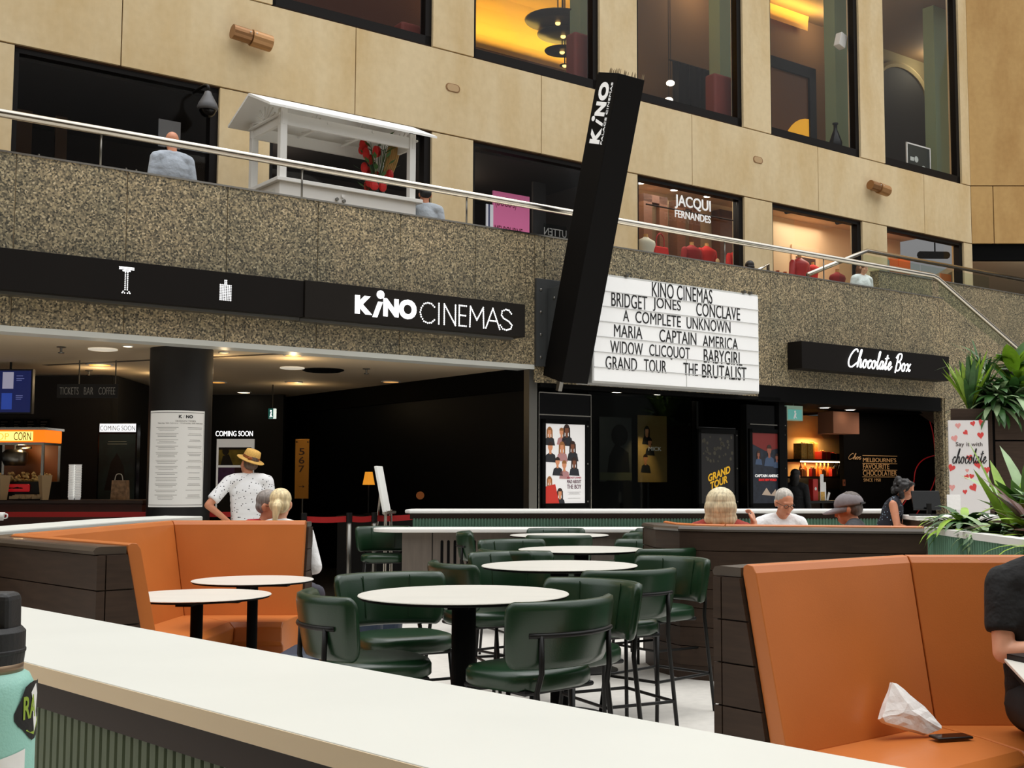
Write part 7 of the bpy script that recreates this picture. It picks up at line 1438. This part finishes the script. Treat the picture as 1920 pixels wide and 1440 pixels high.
    if glasses:
        b = nb()
        for s in (-1, 1):
            c = J['head'] + HR @ V3((s * .032, -.098, .0)); tube(b, [c + HR @ V3((.022 * math.cos(t), 0, .016 * math.sin(t))) for t in [2 * PI * q / 16 for q in range(17)]], .002, 5); tube(b, [c + HR @ V3((s * .022, 0, .004)), J['head'] + HR @ V3((s * .082, .0, .006))], .002, 5)
        tube(b, [J['head'] + HR @ V3((-.01, -.1, .003)), J['head'] + HR @ V3((.01, -.1, .003))], .002, 5); obj('glasses', b, 'black', r)
    if hat == 'straw':
        b = nb(); c = J['head'] + HR @ V3((0, .02, .055)); T_ = HR @ Matrix.Rotation(-.28, 3, 'X')
        lathe(b, [(.085, 0), (.145, -.012), (.152, -.006), (.15, -.002), (.09, .012), (.088, .06), (.078, .1), (.055, .108), (.001, .094)], n=28, capb=False); b.transform(Matrix.Translation(c) @ T_.to_4x4()); h = obj('hat', b, mat('straw', (224, 176, 92), .8, var=.12, scale=60, bump=.4, bscale=150), r, smooth=True)
        b = nb(); lathe(b, [(.0935, .010), (.0925, .042)], n=28, capb=False, capt=False); ell(b, (.05, .085, .025), (.03, .012, .02)); b.transform(Matrix.Translation(c) @ T_.to_4x4()); obj('hat_band', b, mat('hat band', (150, 84, 40), .7, var=.3, scale=30), h)
    if hat == 'cap':
        b = nb(); c = J['head'] + HR @ V3((0, .015, .035)); ell(b, c, (.096, .114, .092), HR, 24, 14)
        for v in list(b.verts):
            q = HR.inverted() @ (v.co - c)
            if q.z < -.012: v.co = c + HR @ V3((q.x, q.y, -.012))
        n_ = 10; A = []
        for q in range(n_ + 1):
            a_ = PI + PI * q / n_; A.append((vv(b, c + HR @ V3((.088 * math.cos(a_), .104 * math.sin(a_) * .98, -.006))), vv(b, c + HR @ V3((.086 * math.cos(a_), -.02 + .19 * math.sin(a_), -.035 - .02 * abs(math.cos(a_)))))))
        for p_, q_ in zip(A, A[1:]): fc(b, (p_[0], p_[1], q_[1], q_[0]))
        h = obj('cap', b, mat('washed grey cloth', (132, 126, 128), .9, var=.1, scale=20, bump=.4, bscale=40), r, smooth=True)
        s = h.modifiers.new('solid', 'SOLIDIFY'); s.thickness = .006
        b = nb(); ell(b, c + HR @ V3((0, .0, .092)), (.01, .01, .006), HR, 8, 5); obj('cap_button', b, MATS['washed grey cloth'], h)
        b = nb(); tube(b, [c + HR @ V3((.09 * math.cos(a_), .118 * math.sin(a_), -.01)) for a_ in [PI * (.3 + .4 * q / 8) for q in range(9)]], .008, 6); obj('cap_strap', b, 'black', h)
    return r
def ux(u, Y): return (u - CX) / FPX * Y
# man in straw hat, back to us, left hand on hip
pt = mat('white shirt with dark sprigs', (236, 236, 238), .85)
t_ = pt.node_tree; bs = t_.nodes['Principled BSDF']; co = t_.nodes.new('ShaderNodeTexCoord'); vo = t_.nodes.new('ShaderNodeTexVoronoi'); vo.inputs['Scale'].default_value = 32; rr_ = t_.nodes.new('ShaderNodeValToRGB')
t_.links.new(co.outputs['Object'], vo.inputs['Vector']); t_.links.new(vo.outputs['Distance'], rr_.inputs[0]); t_.links.new(rr_.outputs[0], bs.inputs['Base Color']); rr_.color_ramp.interpolation = 'CONSTANT'
rr_.color_ramp.elements[0].color = rgb(46, 48, 54); rr_.color_ramp.elements[1].position = .2; rr_.color_ramp.elements[1].color = rgb(240, 240, 240)
person('person in straw hat and white sprigged shirt, back turned, hand on hip', (ux(468, 13.3), 13.3, 0), math.radians(200), skel(STAND, elL=(.42, .10, 1.16), wrL=(.20, .06, .98), shL=(.2, .01, 1.42), shR=(-.2, .01, 1.42), head=(-.0, -.03, 1.60)), .35, -.05, -.22, 'skin2', 'short', (90, 70, 54), (240, 240, 240), .8, (70, 66, 60), 'straw', ({'d': (-.5, -.2, -.5), 'curl': .9}, None), 1.0, shpat=pt, wd=1.08)
# seated pair behind the left booth
person('person in red shirt with grey hair and glasses, leaning toward blonde', (ux(486, 9.6), 9.62, 0), math.radians(78), skel(SIT, head=(0.0, -.10, 1.215), neck=(0, -.04, 1.07)), 0, .12, 0, 'skin2', 'crop', (140, 132, 126), (170, 36, 48), .9, (60, 60, 70), None, glasses=True)
person('person with blonde ponytail and white top, seen from behind', (ux(530, 9.5), 9.45, 0), math.radians(176), skel(SIT, shR=(-.21, .02, 1.02), shL=(.19, .02, 1.02), elR=(-.30, .05, .76), elL=(.22, -.06, .77), wrR=(-.16, -.16, .7), head=(.0, -.03, 1.235)), .1, .1, 0, 'skin', 'pony', (226, 204, 158), (240, 240, 238), 1.35, (60, 60, 66))
# far right booth
person('person with pale blonde bob seen from behind, one hand raised', (ux(1350, 9.45), 9.45, 0), math.radians(168), skel(SIT, elR=(-.30, -.1, .86), wrR=(-.24, -.16, 1.08), head=(0, -.02, 1.225)), .0, .05, 0, 'skin', 'bob', (214, 200, 164), (150, 52, 40), .6, (60, 60, 66), None, (None, {'d': (.1, -.2, 1), 'up': (-1, .2, 0), 'curl': 1.0}))
person('person in white open collar shirt and glasses, grey hair, looking down', (ux(1462, 11.0), 11.0, 0), math.radians(12), skel(SIT, head=(0.01, -.07, 1.22)), .1, .32, 0, 'skin2', 'thin', (186, 180, 170), (238, 238, 238), .9, (60, 60, 66), None, glasses=True, collar=False)
person('person in grey baseball cap facing left behind the dark booth', (ux(1597, 9.35), 9.35, 0), math.radians(250), skel(SIT, head=(0, -.04, 1.20)), .0, .18, 0, 'skin2', 'crop', (90, 80, 74), (54, 56, 60), .7, (50, 50, 56), 'cap')
# woman at the till
dp2 = mat('navy dotted dress', (26, 28, 44), .8); t_ = dp2.node_tree; bs = t_.nodes['Principled BSDF']; co = t_.nodes.new('ShaderNodeTexCoord'); vo = t_.nodes.new('ShaderNodeTexVoronoi'); vo.inputs['Scale'].default_value = 34; rr_ = t_.nodes.new('ShaderNodeValToRGB')
t_.links.new(co.outputs['Object'], vo.inputs['Vector']); t_.links.new(vo.outputs['Distance'], rr_.inputs[0]); t_.links.new(rr_.outputs[0], bs.inputs['Base Color']); rr_.color_ramp.interpolation = 'CONSTANT'; rr_.color_ramp.elements[0].color = rgb(150, 176, 200); rr_.color_ramp.elements[1].position = .22; rr_.color_ramp.elements[1].color = rgb(20, 20, 32)
person('person with dark curly hair in sleeveless dotted navy dress at till', (ux(1660, 12.55), 12.55, 0), math.radians(72), skel(STAND, head=(0.0, -.22, 1.53), neck=(0, -.12, 1.42), chest=(0, -.06, 1.26), shL=(.17, -.08, 1.37), shR=(-.17, -.08, 1.37), elL=(.22, -.14, 1.12), elR=(-.25, -.13, 1.11), wrL=(.08, -.36, 1.06), wrR=(-.10, -.34, 1.05)), -.05, .40, 0, 'skin2', 'curly', (22, 18, 18), (26, 28, 44), 0, None, None, k=.87, dress=True, shpat=dp2, collar=False)
# dim figure inside the chocolate shop
p = FW(S(1490, .9), .9, 0); person('dim dark haired person in dark clothes inside chocolate shop', (p.x, p.y, 0), math.radians(150), skel(STAND), 0, .1, 0, 'skin2', 'long', (16, 13, 12), (18, 18, 20), 1.9, (18, 18, 22), k=.94)
# walkway above
p = FW(4.95, .62, Z_UP); person('bald person in pale blue grey shirt on upper walkway, back turned', p, math.radians(215), skel(STAND), -.3, .1, 0, 'skin2', None, (0, 0, 0), (166, 174, 184), 1.3, (70, 74, 84), k=1.0, wd=1.1)
p = FW(8.62, 1.15, Z_UP); person('dark haired person in striped pale shirt behind the white kiosk', p, math.radians(190), skel(STAND), .1, .2, 0, 'skin2', 'short', (20, 18, 18), (176, 184, 192), 1.4, (60, 64, 74), k=1.02)
p = FW(17.55, .85, Z_UP); person('brown haired person in white jacket at head of the stair', p, math.radians(30), skel(STAND), .4, .2, 0, 'skin', 'long', (112, 66, 34), (236, 238, 242), 1.8, (70, 70, 80), k=.98)
p = FW(15.55, 1.7, Z_UP); person('person upstairs with only dark hair showing above the parapet', p, math.radians(200), skel(STAND), 0, .2, 0, 'skin', 'short', (22, 17, 15), (60, 60, 64), 1.3, (50, 50, 56), k=.92)
# person in black on the near booth, holding a tablet
Yp = 4.78; xc = 1.83
J = skel(SIT, pel=(0, .0, .56), chest=(0, -.02, .90), waist=(0, 0, .72), neck=(0, -.0, 1.10), shL=(.19, -.01, 1.03), shR=(-.19, -.01, 1.02), elR=(-.215, -.08, .76), wrR=(.03, -.22, .80), elL=(.24, -.10, .74), wrL=(.12, -.30, .80), head=(.06, -.05, 1.25), knL=(.15, -.46, .55), knR=(-.13, -.46, .55), anL=(.15, -.45, .09), anR=(-.13, -.44, .09))
person('person in black linen shirt at right frame edge, forearm by table', (xc, Yp, 0), math.radians(0), J, .1, .3, 0, 'skin', 'short', (50, 38, 30), (16, 16, 17), .72, (15, 15, 16), None, ({'d': (-.3, -.5, .1), 'curl': .9}, {'d': (.9, -.3, .05), 'up': (0, .2, 1), 'curl': .5}), 1.0, .007, 1.12)
q0 = pz(1883, 1235, .75); r = thing('square_table', 'pale square table corner before the person in black, right frame edge', 'table', (q0.x, q0.y, 0), math.radians(-12)); b = nb(); bx(b, 0, .7, -.7, 0, .738, .75); obj('tabletop', b, 'top', r, bev=.002); b = nb(); bx(b, .001, .699, -.699, -.001, .722, .7379); obj('edge_band', b, 'matt', r)
b = nb(); tube(b, [(.35, -.35, .02), (.35, -.35, .722)], .035, 16); obj('column', b, 'matt', r); b = nb(); lathe(b, [(.26, 0), (.26, .012), (.05, .022)], (.35, -.35, 0), n=32); obj('base_plate', b, 'black', r)
p = pz(1926, 1242, .75); r = thing('book', 'small dark book on the square table at frame edge', 'book', (p.x, p.y, .75), .3); b = nb(); bx(b, -.02, .12, -.09, .09, 0, .003); bx(b, -.02, .12, -.09, .09, .017, .02); bx(b, -.02, -.017, -.09, .09, 0, .02); obj('cover', b, 'ink', r); b = nb(); bx(b, -.016, .116, -.086, .086, .003, .017); obj('pages', b, 'paper', r)
